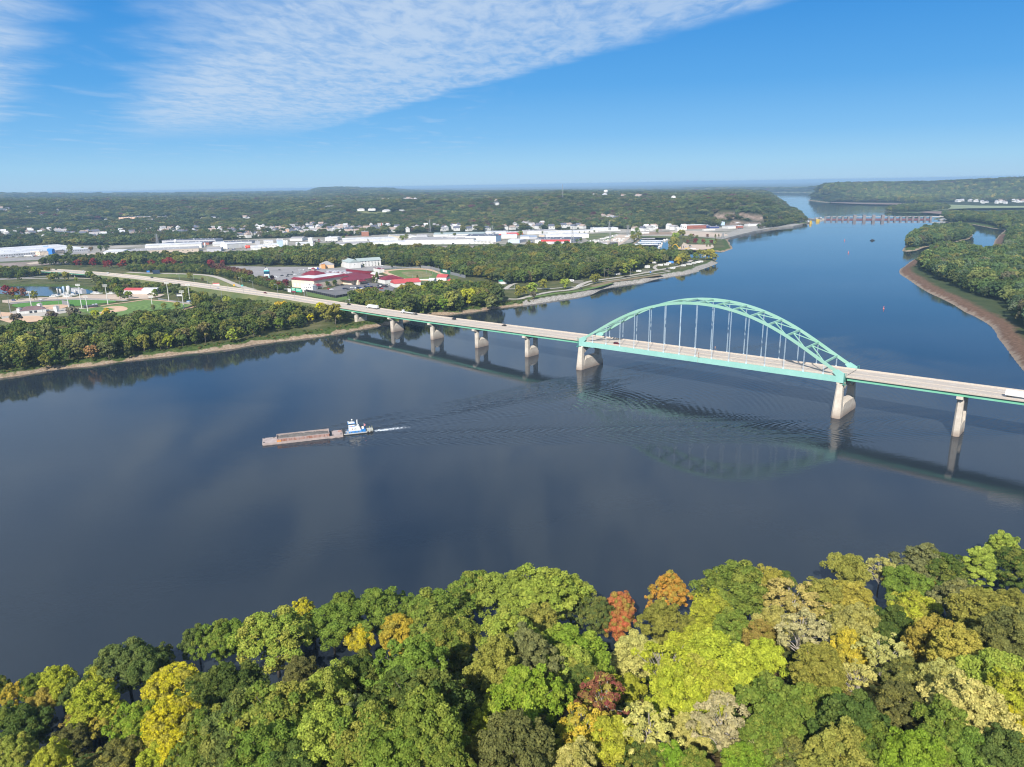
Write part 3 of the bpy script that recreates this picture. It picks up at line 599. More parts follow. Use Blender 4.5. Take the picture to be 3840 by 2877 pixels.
MB().box(ABUT - 3, ABUT + 1.5, .2, 23.9, -2, zr(ABUT) - .52).build('abutment', CONC, bridge)
# navigation lamp pod on the near tie girder and its twin on the far one
for w_ in (-.75, WA + .75):
    t_ = SPAN * 8.25 / 16; m = MB(); z0 = zr(t_)
    m.bar((t_, w_, z0 - .2), (t_, w_, z0 + 3.2), .16); m.box(t_ - .25, t_ + .25, w_ - .2, w_ + .2, z0 + 2.2, z0 + 3.6); m.bar((t_ - .6, w_, z0 + .1), (t_ + 1.2, w_, z0 + .1), .1); m.bar((t_ + 1.2, w_, z0 + .1), (t_ + 1.2, w_, z0 + 1.5), .1); m.bar((t_ - .4, w_, z0 - 3.9), (t_ - .4, w_, z0 - .1), .1)
    m.build('navigation_light_post', mat('post_brown', (.42, .25, .18), .6, .1, 1), bridge)

# ------------------------------------------------------------------ foliage
def leaf_mat(name, inst):
    m = bpy.data.materials.new(name); m.use_nodes = True; n = m.node_tree.nodes; l = m.node_tree.links; n.remove(n['Principled BSDF'])
    if inst: a = n.new('ShaderNodeAttribute'); a.attribute_type = 'INSTANCER'; a.attribute_name = 'tint'; src = a.outputs['Color']
    else: a = n.new('ShaderNodeObjectInfo'); src = a.outputs['Color']
    at = n.new('ShaderNodeAttribute'); at.attribute_name = 'leaf'
    tn_ = n.new('ShaderNodeAttribute'); tn_.attribute_name = 'turn'; am = n.new('ShaderNodeMath'); am.operation = 'MULTIPLY'; l.new(tn_.outputs['Fac'], am.inputs[0]); l.new(a.outputs['Alpha'], am.inputs[1])
    tm_ = n.new('ShaderNodeMix'); tm_.data_type = 'RGBA'; l.new(am.outputs[0], tm_.inputs[0]); l.new(src, tm_.inputs[6]); tm_.inputs[7].default_value = (.33, .30, .06, 1); src = tm_.outputs[2]
    mr = n.new('ShaderNodeMapRange'); l.new(at.outputs['Fac'], mr.inputs[0]); mr.inputs[3].default_value = .72 if inst else .50; mr.inputs[4].default_value = 1.28 if inst else 1.55
    hs = n.new('ShaderNodeHueSaturation'); mh = n.new('ShaderNodeMapRange'); l.new(at.outputs['Fac'], mh.inputs[0]); mh.inputs[3].default_value = .512; mh.inputs[4].default_value = .486
    l.new(mh.outputs[0], hs.inputs['Hue']); l.new(mr.outputs[0], hs.inputs['Value']); l.new(src, hs.inputs['Color'])
    d = n.new('ShaderNodeBsdfDiffuse'); tr = n.new('ShaderNodeBsdfTranslucent'); mx = n.new('ShaderNodeMixShader'); mx.inputs[0].default_value = .15
    l.new(hs.outputs[0], d.inputs[0]); l.new(hs.outputs[0], tr.inputs[0]); l.new(d.outputs[0], mx.inputs[1]); l.new(tr.outputs[0], mx.inputs[2])
    l.new(mx.outputs[0], n['Material Output'].inputs[0]); return m
LEAF = leaf_mat('leaves', False); LEAFI = leaf_mat('wood_leaves', True)
BARK = mat('bark', (.20, .17, .14), .95, .2, 2.0, col2=(.10, .085, .07)); PALEBARK = mat('pale_bark', (.42, .38, .32), .95, .15, 2.0)
def crown_arrays(seed, R, H0, H1, ncl, nleaf, size, rc=(.2, .36), sparse=0.0, lumpy=.25, cone=0.):
    """leaf quads on many small clumps spread over a lumpy dome: R crown radius, H0..H1 crown bottom and top"""
    g = np.random.RandomState(seed); C = []; Rc = []
    hh = (H1 - H0) / 2; cz = (H1 + H0) / 2
    ph = g.rand(3) * 6.28
    while len(C) < ncl:
        d = g.normal(size=3); d /= np.linalg.norm(d); d[2] = abs(d[2]) * (1 if g.rand() < .78 else -1)
        a = math.atan2(d[1], d[0]); k = 1 + lumpy * (.5 * math.sin(2 * a + ph[0]) + .5 * math.sin(3 * a + ph[1]) + .4 * math.sin(4 * d[2] + ph[2]))
        q = g.uniform(.66, 1.02) if g.rand() < .82 else g.uniform(.2, .6)
        w_ = 1 - cone * (d[2] * q * .5 + .5)
        C.append((d[0] * R * q * k * w_, d[1] * R * q * k * w_, cz + d[2] * hh * q * (1 + .25 * (k - 1)))); Rc.append(R * g.uniform(*rc) * (.8 if cone else 1))
    C = np.array(C); Rc = np.array(Rc); cl = g.choice(ncl, nleaf, p=Rc ** 2 / (Rc ** 2).sum())
    d = g.normal(size=(nleaf, 3)); out = C[cl] - np.array([0, 0, cz - hh * .5]); out /= np.linalg.norm(out, axis=1)[:, None]
    d = d / np.linalg.norm(d, axis=1)[:, None] + out * .55 + np.array([0, 0, .25]); d /= np.linalg.norm(d, axis=1)[:, None]
    rr = Rc[cl] * g.uniform(.35, 1.1, nleaf) ** .5
    P = C[cl] + d * rr[:, None] * np.array([1, 1, .85])
    nrm = d + g.normal(size=(nleaf, 3)) * .55; nrm /= np.linalg.norm(nrm, axis=1)[:, None]
    t = np.cross(nrm, g.normal(size=(nleaf, 3))); t /= np.linalg.norm(t, axis=1)[:, None]; b = np.cross(nrm, t)
    s = size * g.uniform(.6, 1.35, nleaf)[:, None] * .5
    V = np.stack([P - t * s - b * s * .7, P + t * s - b * s * .7, P + t * s * .8 + b * s * .7, P - t * s * .8 + b * s * .7], 1).reshape(-1, 3)
    V += nrm.repeat(4, 0) * (g.uniform(-.12, .12, len(V)) * size)[:, None]
    cv = g.rand(ncl); v = np.clip(.35 + .3 * (cv[cl] - .5) + .5 * (g.rand(nleaf) - .5) + .3 * (P[:, 2] - H0) / (H1 - H0) * 0 + .15, 0, 1)
    tv = np.where(g.rand(ncl) < .30, g.uniform(.4, 1, ncl), g.uniform(0, .25, ncl)); tl = np.clip(tv[cl] + (g.rand(nleaf) < .06) * .7, 0, 1)
    return V, np.arange(nleaf * 4).reshape(-1, 4), v.repeat(4), C, tl.repeat(4)
def trunk_mb(seed, Ht, r, C, nb=7, sparse=False):
    g = random.Random(seed); m = MB(); z1 = Ht * .45; p = (0, 0, -.6); q = (g.uniform(-.3, .3), g.uniform(-.3, .3), z1)
    m.tube(p, q, r, r * .72, 8); top = (q[0] * 1.5, q[1] * 1.5, Ht * .8); m.tube(q, top, r * .72, r * .18, 7)
    idx = list(range(len(C))); g.shuffle(idx)
    for i in idx[:nb]:
        c = C[i]; f = g.uniform(.25, .95); s = (q[0] * f, q[1] * f, z1 * (.55 + .6 * f)); mid = ((s[0] + c[0]) * .5, (s[1] + c[1]) * .5, s[2] + (c[2] - s[2]) * .62)
        m.tube(s, mid, r * .42, r * .25, 6); m.tube(mid, tuple(c), r * .25, r * .07, 5)
    return m
def make_tree(name, seed, R, H0, H1, ncl, nleaf, size, bark=BARK, r=.32, nb=7, **k):
    V, Qd, v, C, tv = crown_arrays(seed, R, H0, H1, ncl, nleaf, size, **k)
    o = empty(name); c = npmesh('crown', V, Qd, LEAF, o, False, dict(leaf=v, turn=tv)); t = trunk_mb(seed, H1, r, C, nb).build('trunk', bark, o, True); return o
# near templates: (object, height, crown radius)
TN = [(make_tree('broadleaf_tree', 11, 5.6, 3.2, 15.5, 190, 25000, .31, rc=(.13, .22)), 15.5, 5.6),
      (make_tree('broadleaf_tree', 12, 5.2, 2.6, 16.5, 230, 25000, .30, rc=(.11, .21), lumpy=.45), 16.5, 5.2),
      (make_tree('broadleaf_tree', 13, 5.8, 4.0, 15.0, 130, 24000, .32, rc=(.16, .27), lumpy=.4), 15.0, 5.8),
      (make_tree('broadleaf_tree', 14, 5.0, 2.4, 15.0, 260, 24000, .28, rc=(.12, .2), lumpy=.12), 15.0, 5.0),      # fine, dense, round
      (make_tree('broadleaf_tree', 15, 5.4, 4.6, 15.5, 80, 6500, .32, PALEBARK, .34, 44, rc=(.11, .20), lumpy=.3), 15.5, 5.4),   # thin leaves, limbs show
      (make_tree('broadleaf_tree', 16, 4.2, 1.5, 17.0, 110, 20000, .34, rc=(.15, .25), lumpy=.3, cone=.45), 17.0, 4.2)]  # tall, narrowing
PAL = dict(g=(.145, .215, .035), dg=(.078, .122, .028), bg=(.11, .155, .042), lg=(.27, .345, .055), yg=(.35, .385, .038), y=(.54, .48, .025), yo=(.52, .40, .045), o=(.54, .27, .05), r=(.46, .14, .06), ol=(.24, .24, .05), do=(.125, .13, .042), py=(.45, .43, .13), tan=(.38, .33, .10), pk=(.42, .37, .18), m=(.24, .07, .06), oo=(.36, .31, .055), bt=(.185, .29, .03), gg=(.18, .205, .08), rust=(.28, .21, .055))
NAMES = dict(g='mid green', dg='dark green', bg='bluish green', lg='light green', yg='yellow green', y='bright yellow', yo='golden yellow', o='orange', r='red orange', ol='olive green', do='dark olive', py='pale yellow', tan='tan leaved', pk='straw coloured', m='maroon', oo='orange tinged', bt='vivid green', gg='grey green', rust='rusty brown')
FG = []
def fgf(ox, lst):
    for x, y, r, c, k in lst: FG.append((ox + x / 3, 1152 + y / 3, r / 3, c, k))
fgf(0, [(20, 1050, 65, 'dg', 0), (100, 1085, 60, 'yo', 1), (225, 1040, 70, 'g', 0), (300, 1130, 80, 'oo', 2), (400, 1010, 100, 'yg', 0), (530, 1070, 85, 'bg', 1), (640, 1010, 100, 'yg', 2), (620, 1140, 150, 'yg', 0), (830, 850, 160, 'bg', 0), (940, 900, 120, 'bg', 2), (1060, 850, 70, 'dg', 1), (1290, 730, 85, 'bg', 0), (1420, 710, 95, 'g', 1), (1545, 690, 100, 'g', 2), (1790, 660, 200, 'lg', 0), (1960, 540, 65, 'y', 1), (2040, 650, 75, 'y', 2), (1140, 1000, 150, 'y', 3), (1120, 1180, 150, 'y', 3), (1160, 1370, 120, 'y', 3), (1370, 980, 150, 'dg', 1), (1530, 940, 180, 'dg', 0), (1590, 1160, 200, 'bg', 2), (1810, 1100, 210, 'g', 1), (1360, 1240, 150, 'g', 0), (1720, 1370, 180, 'g', 2), (1950, 880, 110, 'do', 0), (2130, 980, 150, 'lg', 1), (2110, 1240, 180, 'lg', 0), (2160, 600, 140, 'g', 2), (900, 1180, 120, 'bt', 1), (700, 1220, 100, 'oo', 4), (200, 1290, 120, 'dg', 2), (110, 1410, 110, 'lg', 0), (340, 1440, 110, 'yg', 1), (460, 1340, 100, 'do', 0), (60, 1260, 90, 'g', 1), (1010, 1450, 110, 'yg', 0), (1250, 1430, 110, 'g', 1), (1500, 1440, 150, 'bg', 0), (1920, 1460, 150, 'dg', 2), (540, 1260, 90, 'rust', 4), (780, 1400, 110, 'do', 2)])
fgf(737.3, [(30, 510, 95, 'g', 0), (250, 490, 150, 'g', 1), (370, 650, 110, 'yo', 3), (130, 720, 85, 'y', 2), (620, 520, 190, 'g', 0), (850, 380, 120, 'g', 2), (1060, 390, 160, 'lg', 0), (1300, 370, 180, 'lg', 1), (1490, 410, 120, 'lg', 2), (1080, 600, 170, 'lg', 1), (1260, 560, 150, 'ol', 0), (1510, 700, 200, 'bt', 0), (1640, 550, 90, 'bg', 1), (1440, 820, 140, 'lg', 2), (1000, 790, 150, 'ol', 0), (1200, 730, 150, 'gg', 1), (720, 650, 150, 'g', 2), (450, 800, 170, 'g', 1), (120, 880, 150, 'dg', 0), (500, 1010, 220, 'dg', 1), (560, 1210, 220, 'g', 0), (200, 1240, 200, 'g', 2), (1190, 990, 180, 'bt', 1), (1320, 940, 90, 'yo', 2), (1030, 1080, 100, 'yg', 0), (900, 1240, 100, 'yg', 1), (1130, 1330, 200, 'do', 3), (1570, 950, 120, 'dg', 3), (1700, 1020, 150, 'm', 4), (1640, 1010, 110, 'y', 0), (1850, 980, 100, 'yg', 2), (1560, 1230, 150, 'yo', 4), (1500, 1290, 110, 'yg', 1), (1810, 510, 90, 'r', 0), (1790, 620, 80, 'r', 2), (2120, 390, 100, 'o', 1), (1900, 740, 140, 'py', 0), (2080, 560, 120, 'ol', 1), (2110, 800, 190, 'yg', 4), (2160, 990, 170, 'yg', 0), (1720, 1300, 150, 'yg', 2), (1510, 1450, 130, 'py', 1), (1990, 1230, 170, 'py', 4), (2130, 1440, 100, 'bt', 0), (1960, 1450, 100, 'dg', 1), (350, 1410, 180, 'g', 0), (640, 1420, 150, 'g', 1), (40, 1110, 110, 'gg', 4), (20, 1370, 130, 'g', 2), (790, 1380, 90, 'ol', 2), (840, 1200, 90, 'dg', 0)])
fgf(1474.6, [(320, 340, 190, 'g', 0), (540, 350, 90, 'oo', 1), (430, 440, 70, 'o', 4), (640, 350, 70, 'dg', 2), (200, 490, 140, 'yg', 1), (330, 590, 120, 'g', 3), (700, 440, 170, 'tan', 4), (590, 560, 120, 'tan', 2), (770, 590, 150, 'pk', 4), (520, 650, 110, 'rust', 3), (900, 430, 130, 'ol', 0), (1090, 430, 140, 'oo', 1), (1060, 260, 110, 'ol', 2), (1270, 270, 85, 'py', 4), (1120, 560, 140, 'tan', 0), (1330, 570, 130, 'dg', 1), (1430, 350, 130, 'g', 2), (1540, 200, 140, 'gg', 1), (1670, 250, 150, 'dg', 0), (1910, 230, 120, 'lg', 5), (2060, 110, 90, 'lg', 0), (2140, 210, 130, 'dg', 1), (1655, 370, 75, 'o', 0), (1500, 460, 120, 'yg', 2), (1300, 750, 135, 'py', 4), (1080, 720, 120, 'yo', 0), (240, 770, 210, 'yg', 0), (520, 780, 130, 'yg', 2), (130, 920, 150, 'yg', 1), (70, 700, 140, 'yg', 2), (880, 830, 150, 'ol', 3), (1130, 920, 110, 'py', 4), (1460, 880, 110, 'do', 1), (1640, 650, 150, 'oo', 0), (1790, 720, 160, 'oo', 3), (1950, 440, 170, 'ol', 3), (2100, 600, 180, 'do', 0), (1800, 370, 120, 'gg', 1), (2150, 430, 100, 'ol', 2), (1660, 920, 130, 'py', 0), (1850, 1080, 180, 'py', 1), (2010, 880, 170, 'lg', 2), (2130, 1010, 150, 'yg', 0), (1400, 1070, 150, 'do', 3), (600, 1090, 200, 'g', 1), (900, 1090, 150, 'g', 2), (1100, 1190, 200, 'dg', 0), (560, 1290, 170, 'g', 0), (260, 1170, 180, 'pk', 4), (50, 1260, 110, 'py', 0), (1010, 1380, 180, 'ol', 1), (1260, 1330, 170, 'g', 2), (1500, 1410, 170, 'bt', 0), (1690, 1210, 160, 'g', 1), (1850, 1350, 150, 'g', 2), (2090, 1390, 150, 'bg', 0), (2150, 1230, 90, 'y', 1), (400, 1460, 120, 'bt', 3), (720, 1430, 150, 'do', 2), (1650, 1470, 120, 'g', 0), (90, 1480, 90, 'g', 1)])
def place(tmpl, x, y, z, s, sz, rz, col, used=set()):
    o = tmpl if tmpl.name not in used else copy_tree(tmpl)
    used.add(tmpl.name); used.add(o.name)
    o.location = (x, y, z); o.scale = (s, s, sz); o.rotation_euler = (0, 0, rz)
    for ch in o.children:
        if ch.name.startswith('crown'): ch.color = (*col, random.choice([.15, .3, .45, .8]))
    return o
USEDL = {}
def uniq(lab, x, y):    # adds the place in the photo when look alone is not enough
    xs = x / 2212; pos = 'far left' if xs < .1 else 'left' if xs < .3 else 'centre left' if xs < .46 else 'centre' if xs < .56 else 'centre right' if xs < .7 else 'right' if xs < .88 else 'far right'
    return lab, pos
fgl = {}
def jit(c, a=.12): k = random.uniform(1 - a, 1 + a); return tuple(min(.95, v * k * random.uniform(1 - a * .4, 1 + a * .4)) for v in c)
placed = []
for n_, (x, y, r, c, k) in enumerate(FG):
    d = ray(x / .576, (y + .50 * r) / .576); hd = math.hypot(d[0], d[1]); t = 40.0; best = None
    tm, th, tr_ = TN[k]
    while t < 420:
        px_, py_, pz = d[0] * t, d[1] * t, H + d[2] * t
        R = r * t / 1564 * 1.12; s = R / tr_; sz = min(max(s, .6), 1.1); sz = max(sz, s * .72)
        gz = hg1(px_, py_)
        if pz <= gz + th * sz * .62: break
        t += 1.0
    if gz < 1.0 and t < 420:      # keep the roots on the bank
        pass
    o = place(tm, px_, py_, max(gz - .3, .2), s, sz, random.uniform(0, 6.28), jit(PAL[c]))
    if c in ('r', 'o', 'm', 'yo', 'y', 'rust'):
        for ch in o.children:
            if ch.name.startswith('crown'): ch.color[3] = 1.0
    placed.append((o, x, y, r, c, k, px_, py_, R))
kinds = {0: 'broad lumpy', 1: 'many lobed', 2: 'wide rounded', 3: 'fine leaved dense', 4: 'thin leaved branchy', 5: 'tall narrow'}
# label by look, size and what stands next to it; rows counted up from the bottom edge of the photo
def neigh(i):
    o, x, y, r, c, k, *_ = placed[i]; b = None
    for j, q in enumerate(placed):
        if j == i or q[4] == c: continue
        dd = math.hypot(q[1] - x, (q[2] - y) * 1.0) - .3 * q[3] - (25 if q[4] in ('r', 'o', 'y', 'm', 'yo', 'pk') else 0)
        if b is None or dd < b[0]: b = (dd, q)
    q = b[1]; rel = 'above' if q[2] - y > abs(q[1] - x) else 'below' if y - q[2] > abs(q[1] - x) else ('left of' if q[1] > x else 'right of')
    return rel, NAMES[q[4]]
labs = {}
for i, (o, x, y, r, c, k, px_, py_, R) in enumerate(placed):
    rel, oc = neigh(i); row = 'at the water edge' if all(not (abs(q[1] - x) < r and q[2] < y - 20) for q in placed) else 'at the bottom edge' if y > 1590 else 'mid slope'
    _, pos = uniq('', x, y); size = 'large' if r > 55 else 'small' if r < 34 else ''
    lab = ' '.join(f"{size} {kinds[k]} {NAMES[c]} tree {row}, {rel} {'an' if oc[0] in 'aeiou' else 'a'} {oc} one, {pos}".split())
    labs.setdefault(lab, []).append(i)
for lab, ii in labs.items():
    for q, i in enumerate(sorted(ii, key=lambda j: placed[j][1])):
        l2 = lab if len(ii) == 1 else lab + (', nearer left' if q == 0 else ', nearer right' if q == len(ii) - 1 else ', in between')
        if len(l2.split()) > 16: l2 = l2.replace(' mid slope', '').replace(' at the water edge', ' on top').replace(' at the bottom edge', ' below')
        if len(l2.split()) > 16: l2 = l2.replace('nearer ', '').replace('thin leaved branchy', 'thin leaved').replace('fine leaved dense', 'fine leaved')
        if len(l2.split()) > 16: l2 = l2.replace(' one,', ',').replace('broad lumpy', 'lumpy').replace('wide rounded', 'rounded').replace('many lobed', 'lobed')
        tag(placed[i][0], l2, 'tree', 'autumn trees on the near bluff')
# ------------------------------------------------------------------ middle distance trees
TCN = (make_tree('conifer_tree', 41, 4.2, 1.2, 14.5, 60, 1500, .85, nb=3, cone=.8, lumpy=.1), 14.5, 4.2)
TM = [(make_tree('broadleaf_tree', 31, 5.2, 2.6, 14.0, 42, 1500, 1.05, nb=5), 14.0, 5.2), (make_tree('broadleaf_tree', 32, 4.8, 2.0, 15.0, 55, 1600, .95, nb=5, lumpy=.4), 15.0, 4.8),
      (make_tree('broadleaf_tree', 33, 5.6, 3.0, 13.5, 36, 1500, 1.1, nb=5, rc=(.26, .42)), 13.5, 5.6), (make_tree('broadleaf_tree', 34, 5.0, 2.2, 14.0, 90, 1700, .85, nb=5, rc=(.14, .24)), 14.0, 5.0)]
def inpoly(pts, poly): return sdist(pts, poly) > 0
def scatter_pts(poly_world, spacing, jitter=.45, g=rs):
    A = np.array(poly_world); x0, y0 = A.min(0); x1, y1 = A.max(0)
    gx_, gy_ = np.meshgrid(np.arange(x0, x1, spacing), np.arange(y0, y1, spacing * .87)); gx_ = gx_ + (np.arange(gx_.shape[0]) % 2)[:, None] * spacing * .5
    P = np.stack([gx_.ravel(), gy_.ravel()], 1); P += g.uniform(-jitter, jitter, P.shape) * spacing
    return P[sdist(P, poly_world) > 0]
def gn_scatter(name, label, P, S, RZ, T, ID, templates, cat='wood', extra=None):
    """one stuff object: points that carry the template crowns as instances"""
    n = len(P); me = bpy.data.meshes.new(name); me.vertices.add(n); me.vertices.foreach_set('co', np.asarray(P, np.float32).ravel())
    for nm, ty, a in (('sc', 'FLOAT_VECTOR', S), ('tint', 'FLOAT_COLOR', T)):
        at = me.attributes.new(nm, ty, 'POINT'); at.data.foreach_set('vector' if ty == 'FLOAT_VECTOR' else 'color', np.asarray(a, np.float32).ravel())
    at = me.attributes.new('rz', 'FLOAT', 'POINT'); at.data.foreach_set('value', np.asarray(RZ, np.float32)); at = me.attributes.new('pick', 'INT', 'POINT'); at.data.foreach_set('value', np.asarray(ID, np.int32))
    o = bpy.data.objects.new(name, me); COL.objects.link(o)
    g = bpy.data.node_groups.new(name, 'GeometryNodeTree'); g.interface.new_socket('Geometry', in_out='INPUT', socket_type='NodeSocketGeometry'); g.interface.new_socket('Geometry', in_out='OUTPUT', socket_type='NodeSocketGeometry')
    n_ = g.nodes; l = g.links; gi = n_.new('NodeGroupInput'); go = n_.new('NodeGroupOutput'); ip = n_.new('GeometryNodeInstanceOnPoints'); jn = n_.new('GeometryNodeGeometryToInstance')
    sm = n_.new('GeometryNodeSetMaterial'); sm.inputs['Material'].default_value = LEAFI
    for t in templates[::-1]:
        oi = n_.new('GeometryNodeObjectInfo'); oi.inputs['Object'].default_value = t; oi.transform_space = 'ORIGINAL'; s2 = n_.new('GeometryNodeSetMaterial'); s2.inputs['Material'].default_value = LEAFI
        gt = n_.new('GeometryNodeGeometryToInstance'); l.new(oi.outputs['Geometry'], s2.inputs[0]); l.new(s2.outputs[0], gt.inputs[0])
        if t is templates[-1]: jg = n_.new('GeometryNodeJoinGeometry')
        l.new(gt.outputs[0], jg.inputs[0])
    def na(nm, ty): a = n_.new('GeometryNodeInputNamedAttribute'); a.data_type = ty; a.inputs['Name'].default_value = nm; return a.outputs['Attribute']
    l.new(gi.outputs[0], ip.inputs['Points']); l.new(jg.outputs[0], ip.inputs['Instance']); ip.inputs['Pick Instance'].default_value = True
    l.new(na('pick', 'INT'), ip.inputs['Instance Index']); l.new(na('sc', 'FLOAT_VECTOR'), ip.inputs['Scale'])
    cx = n_.new('ShaderNodeCombineXYZ'); l.new(na('rz', 'FLOAT'), cx.inputs[2]); l.new(cx.outputs[0], ip.inputs['Rotation']); l.new(ip.outputs[0], go.inputs[0])
    md = o.modifiers.new('scatter', 'NODES'); md.node_group = g
    tag(o, label, cat, None, 'stuff'); return o
WPAL = [(.098, .145, .036), (.070, .108, .032), (.125, .165, .040), (.085, .118, .046), (.15, .17, .042), (.20, .21, .050), (.12, .135, .055), (.25, .22, .05), (.15, .13, .06)]
WP = np.array([.2, .2, .17, .13, .12, .07, .06, .03, .02])
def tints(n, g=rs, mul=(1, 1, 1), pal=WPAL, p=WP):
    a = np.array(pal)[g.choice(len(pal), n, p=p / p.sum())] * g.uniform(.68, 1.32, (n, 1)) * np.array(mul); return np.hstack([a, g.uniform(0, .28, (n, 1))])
# --- wood outlines, drawn on the low ground
W_BANK = GW(r5([(-300, 1010), (0, 1000), (150, 985), (300, 965), (450, 945), (620, 920), (800, 905), (1000, 885), (1150, 862), (1300, 838), (1450, 805), (1600, 780), (1750, 768), (1900, 752), (2050, 735), (2212, 700)]) + r6([(200, 655), (400, 630), (600, 595), (700, 585), (770, 560), (640, 535), (460, 515), (330, 510), (200, 520), (60, 545)])
            + r5([(2212, 560), (2000, 555), (1850, 555), (1650, 568), (1500, 578), (1300, 592), (1150, 602), (1000, 615), (850, 625), (700, 632), (480, 662), (330, 680), (160, 700), (60, 710), (-300, 720)]), LZ)
W_FAR = [   # polygons in px: woods between casino, levee and the harbour
    r2([(0, 822), (280, 824), (470, 824), (600, 832), (720, 836), (980, 812), (1100, 812), (1350, 838), (1560, 850), (1690, 890), (1780, 920), (2000, 950), (2150, 985), (2212, 985)]) + r3([(300, 960), (520, 952), (600, 940), (750, 925), (900, 918), (1000, 885), (1080, 860), (1180, 815), (1300, 795), (1380, 800), (1490, 805), (1520, 775), (1420, 762), (1200, 735), (1000, 716), (750, 700), (500, 700), (0, 712)]) + r2([(1900, 725), (1700, 735), (1500, 722), (1300, 712), (1050, 715), (700, 706), (460, 716), (200, 738), (0, 760)]),
    r1([(225, 832), (420, 812), (720, 800), (900, 792), (1100, 790), (1430, 780), (1750, 778), (2000, 772), (2212, 772), (2212, 822), (1900, 822), (1780, 835), (1600, 830), (1300, 826), (1000, 824), (700, 824), (450, 822), (230, 826)]),
]
W_FAR = [GW(p, LZ) for p in W_FAR]
# woods on the right bank and the islands
W_RIGHT = GW(r4([(1240, 815), (1340, 880), (1430, 940), (1560, 990), (1700, 1060), (1850, 1110)]) + r8([(1730, 70), (1900, 115), (2100, 150), (2130, 250), (2180, 480), (2320, 660), (2600, 900), (3500, 500), (3400, -400)]) + r4([(3200, 430), (2212, 455), (2050, 535), (2010, 560), (1975, 600), (1950, 650), (1925, 752), (1880, 765), (1700, 745), (1500, 705), (1350, 732), (1260, 765)]), 2)
W_ISLE = GW(r4([(1195, 668), (1225, 605), (1290, 570), (1450, 535), (1650, 516), (1750, 535), (1758, 560), (1735, 580), (1600, 610), (1530, 624), (1420, 640), (1340, 655), (1260, 668)]), 3)
W_RB = GW(r4([(1500, 405), (1600, 400), (1800, 405), (2000, 408), (2400, 402), (3300, 395), (3300, 440), (2300, 470), (2140, 510), (2040, 515), (1950, 478), (1850, 462), (1750, 450), (1600, 448), (1540, 432)]), 2)
W_SPIT = GW(r4([(1005, 352), (1100, 356), (1300, 358), (1450, 348), (1560, 338), (1540, 318), (1400, 305), (1200, 320), (1060, 335)]), 2)
W_SHELF = GW(r4([(500, 262), (800, 268), (1200, 285), (1400, 286), (1500, 268), (1900, 266), (2300, 266), (3300, 266), (3300, 250), (2212, 240), (1500, 235), (1000, 238), (700, 250), (430, 258)]), 2)
W_TOWN = GW(r1([(-300, 670), (0, 672), (260, 650), (600, 640), (800, 660), (900, 655), (1100, 640), (1250, 640), (1400, 625), (1500, 605), (1850, 605), (2212, 600)]) + r2([(0, 585), (280, 575), (600, 570), (900, 575), (1000, 545), (1200, 545), (1540, 540), (1960, 530), (2212, 520)]) + r3([(100, 520), (700, 500), (930, 510), (1100, 500), (1330, 510), (1500, 490), (1700, 490), (2000, 470), (2212, 450)]) + r4([(150, 440), (200, 400)]) + [(2960, 790), (2300, 790), (-300, 810)], LZ)
# ------------------------------------------------------------------ flat sheets on the low ground
def hmarch(px, py, lo=200, hi=20000):
    d = ray(px, py); t = np.exp(np.linspace(math.log(lo), math.log(hi), 900)); x, y, z = d[0] * t, d[1] * t, H + d[2] * t
    k = np.argmax(z < hgt(x, y)); return float(x[k]), float(y[k]), float(hgt(x[k:k + 1], y[k:k + 1])[0])
_sh = [0]
def sheet(name, pts, m, z=None, world=False):
    W_ = pts if world else GW(pts, LZ); 
    if z is None: _sh[0] += 1; z = LZ + .03 + .012 * _sh[0]
    o = meshobj(name, [(x, y, z) for x, y in W_], [tuple(range(len(W_)))], m); o['kind'] = 'structure'; return o
def strip(name, pts, wd, m, z=None, world=False, kind='structure'):    # ribbon along a polyline
    P = np.array(pts if world else GW(pts, LZ), float)
    t = np.linspace(0, len(P) - 1, (len(P) - 1) * 8 + 1); i = np.clip(t.astype(int), 0, len(P) - 2); f = (t - i)[:, None]
    g = lambda k: P[np.clip(i + k, 0, len(P) - 1)]
    C = .5 * (2 * g(0) + (g(1) - g(-1)) * f + (2 * g(-1) - 5 * g(0) + 4 * g(1) - g(2)) * f ** 2 + (3 * g(0) - g(-1) - 3 * g(1) + g(2)) * f ** 3)
    d = np.gradient(C, axis=0); d /= np.linalg.norm(d, axis=1)[:, None]; nrm = np.stack([-d[:, 1], d[:, 0]], 1) * wd / 2
    if z is None: _sh[0] += 1; z = LZ + .03 + .012 * _sh[0]
    V = [(a[0], a[1], z) for a in C + nrm] + [(a[0], a[1], z) for a in C - nrm]; n = len(C)
    o = meshobj(name, V, [(j, n + j, n + j + 1, j + 1) for j in range(n - 1)], m)
    if kind: o['kind'] = kind
    return o
ASPH = mat('worn_asphalt', (.20, .19, .19), .92, .12, .05, col2=(.13, .125, .13)); ASPL = mat('pale_asphalt', (.33, .31, .30), .92, .12, .03, col2=(.24, .225, .22))
YARD = mat('gravel_yard', (.42, .38, .33), .95, .2, .012, col2=(.16, .15, .11)); PATH = mat('concrete_path', (.47, .43, .37), .9, .08, .1)
LAWN = mat('lawn', (.12, .20, .045), .95, .15, .03, col2=(.10, .14, .04)); ROUGHG = mat('rough_grass', (.16, .16, .06), .95, .2, .02, col2=(.08, .11, .035))
CLAY = mat('infield_clay', (.62, .42, .28), .95, .08, .05); SANDM = mat('pale_sand', (.56, .44, .34), .95, .12, .01, col2=(.46, .37, .29)); RIP = mat('levee_rubble', (.32, .25, .22), .95, .2, .02, col2=(.20, .16, .13))
REVET = mat('revetment_stone', (.38, .35, .31), .95, .12, .03, col2=(.27, .25, .22)); GOLD = mat('dry_grass', (.46, .35, .12), .95, .2, .2, col2=(.25, .22, .08)); DIRTB = mat('brown_dirt', (.34, .24, .17), .95, .15, .05)
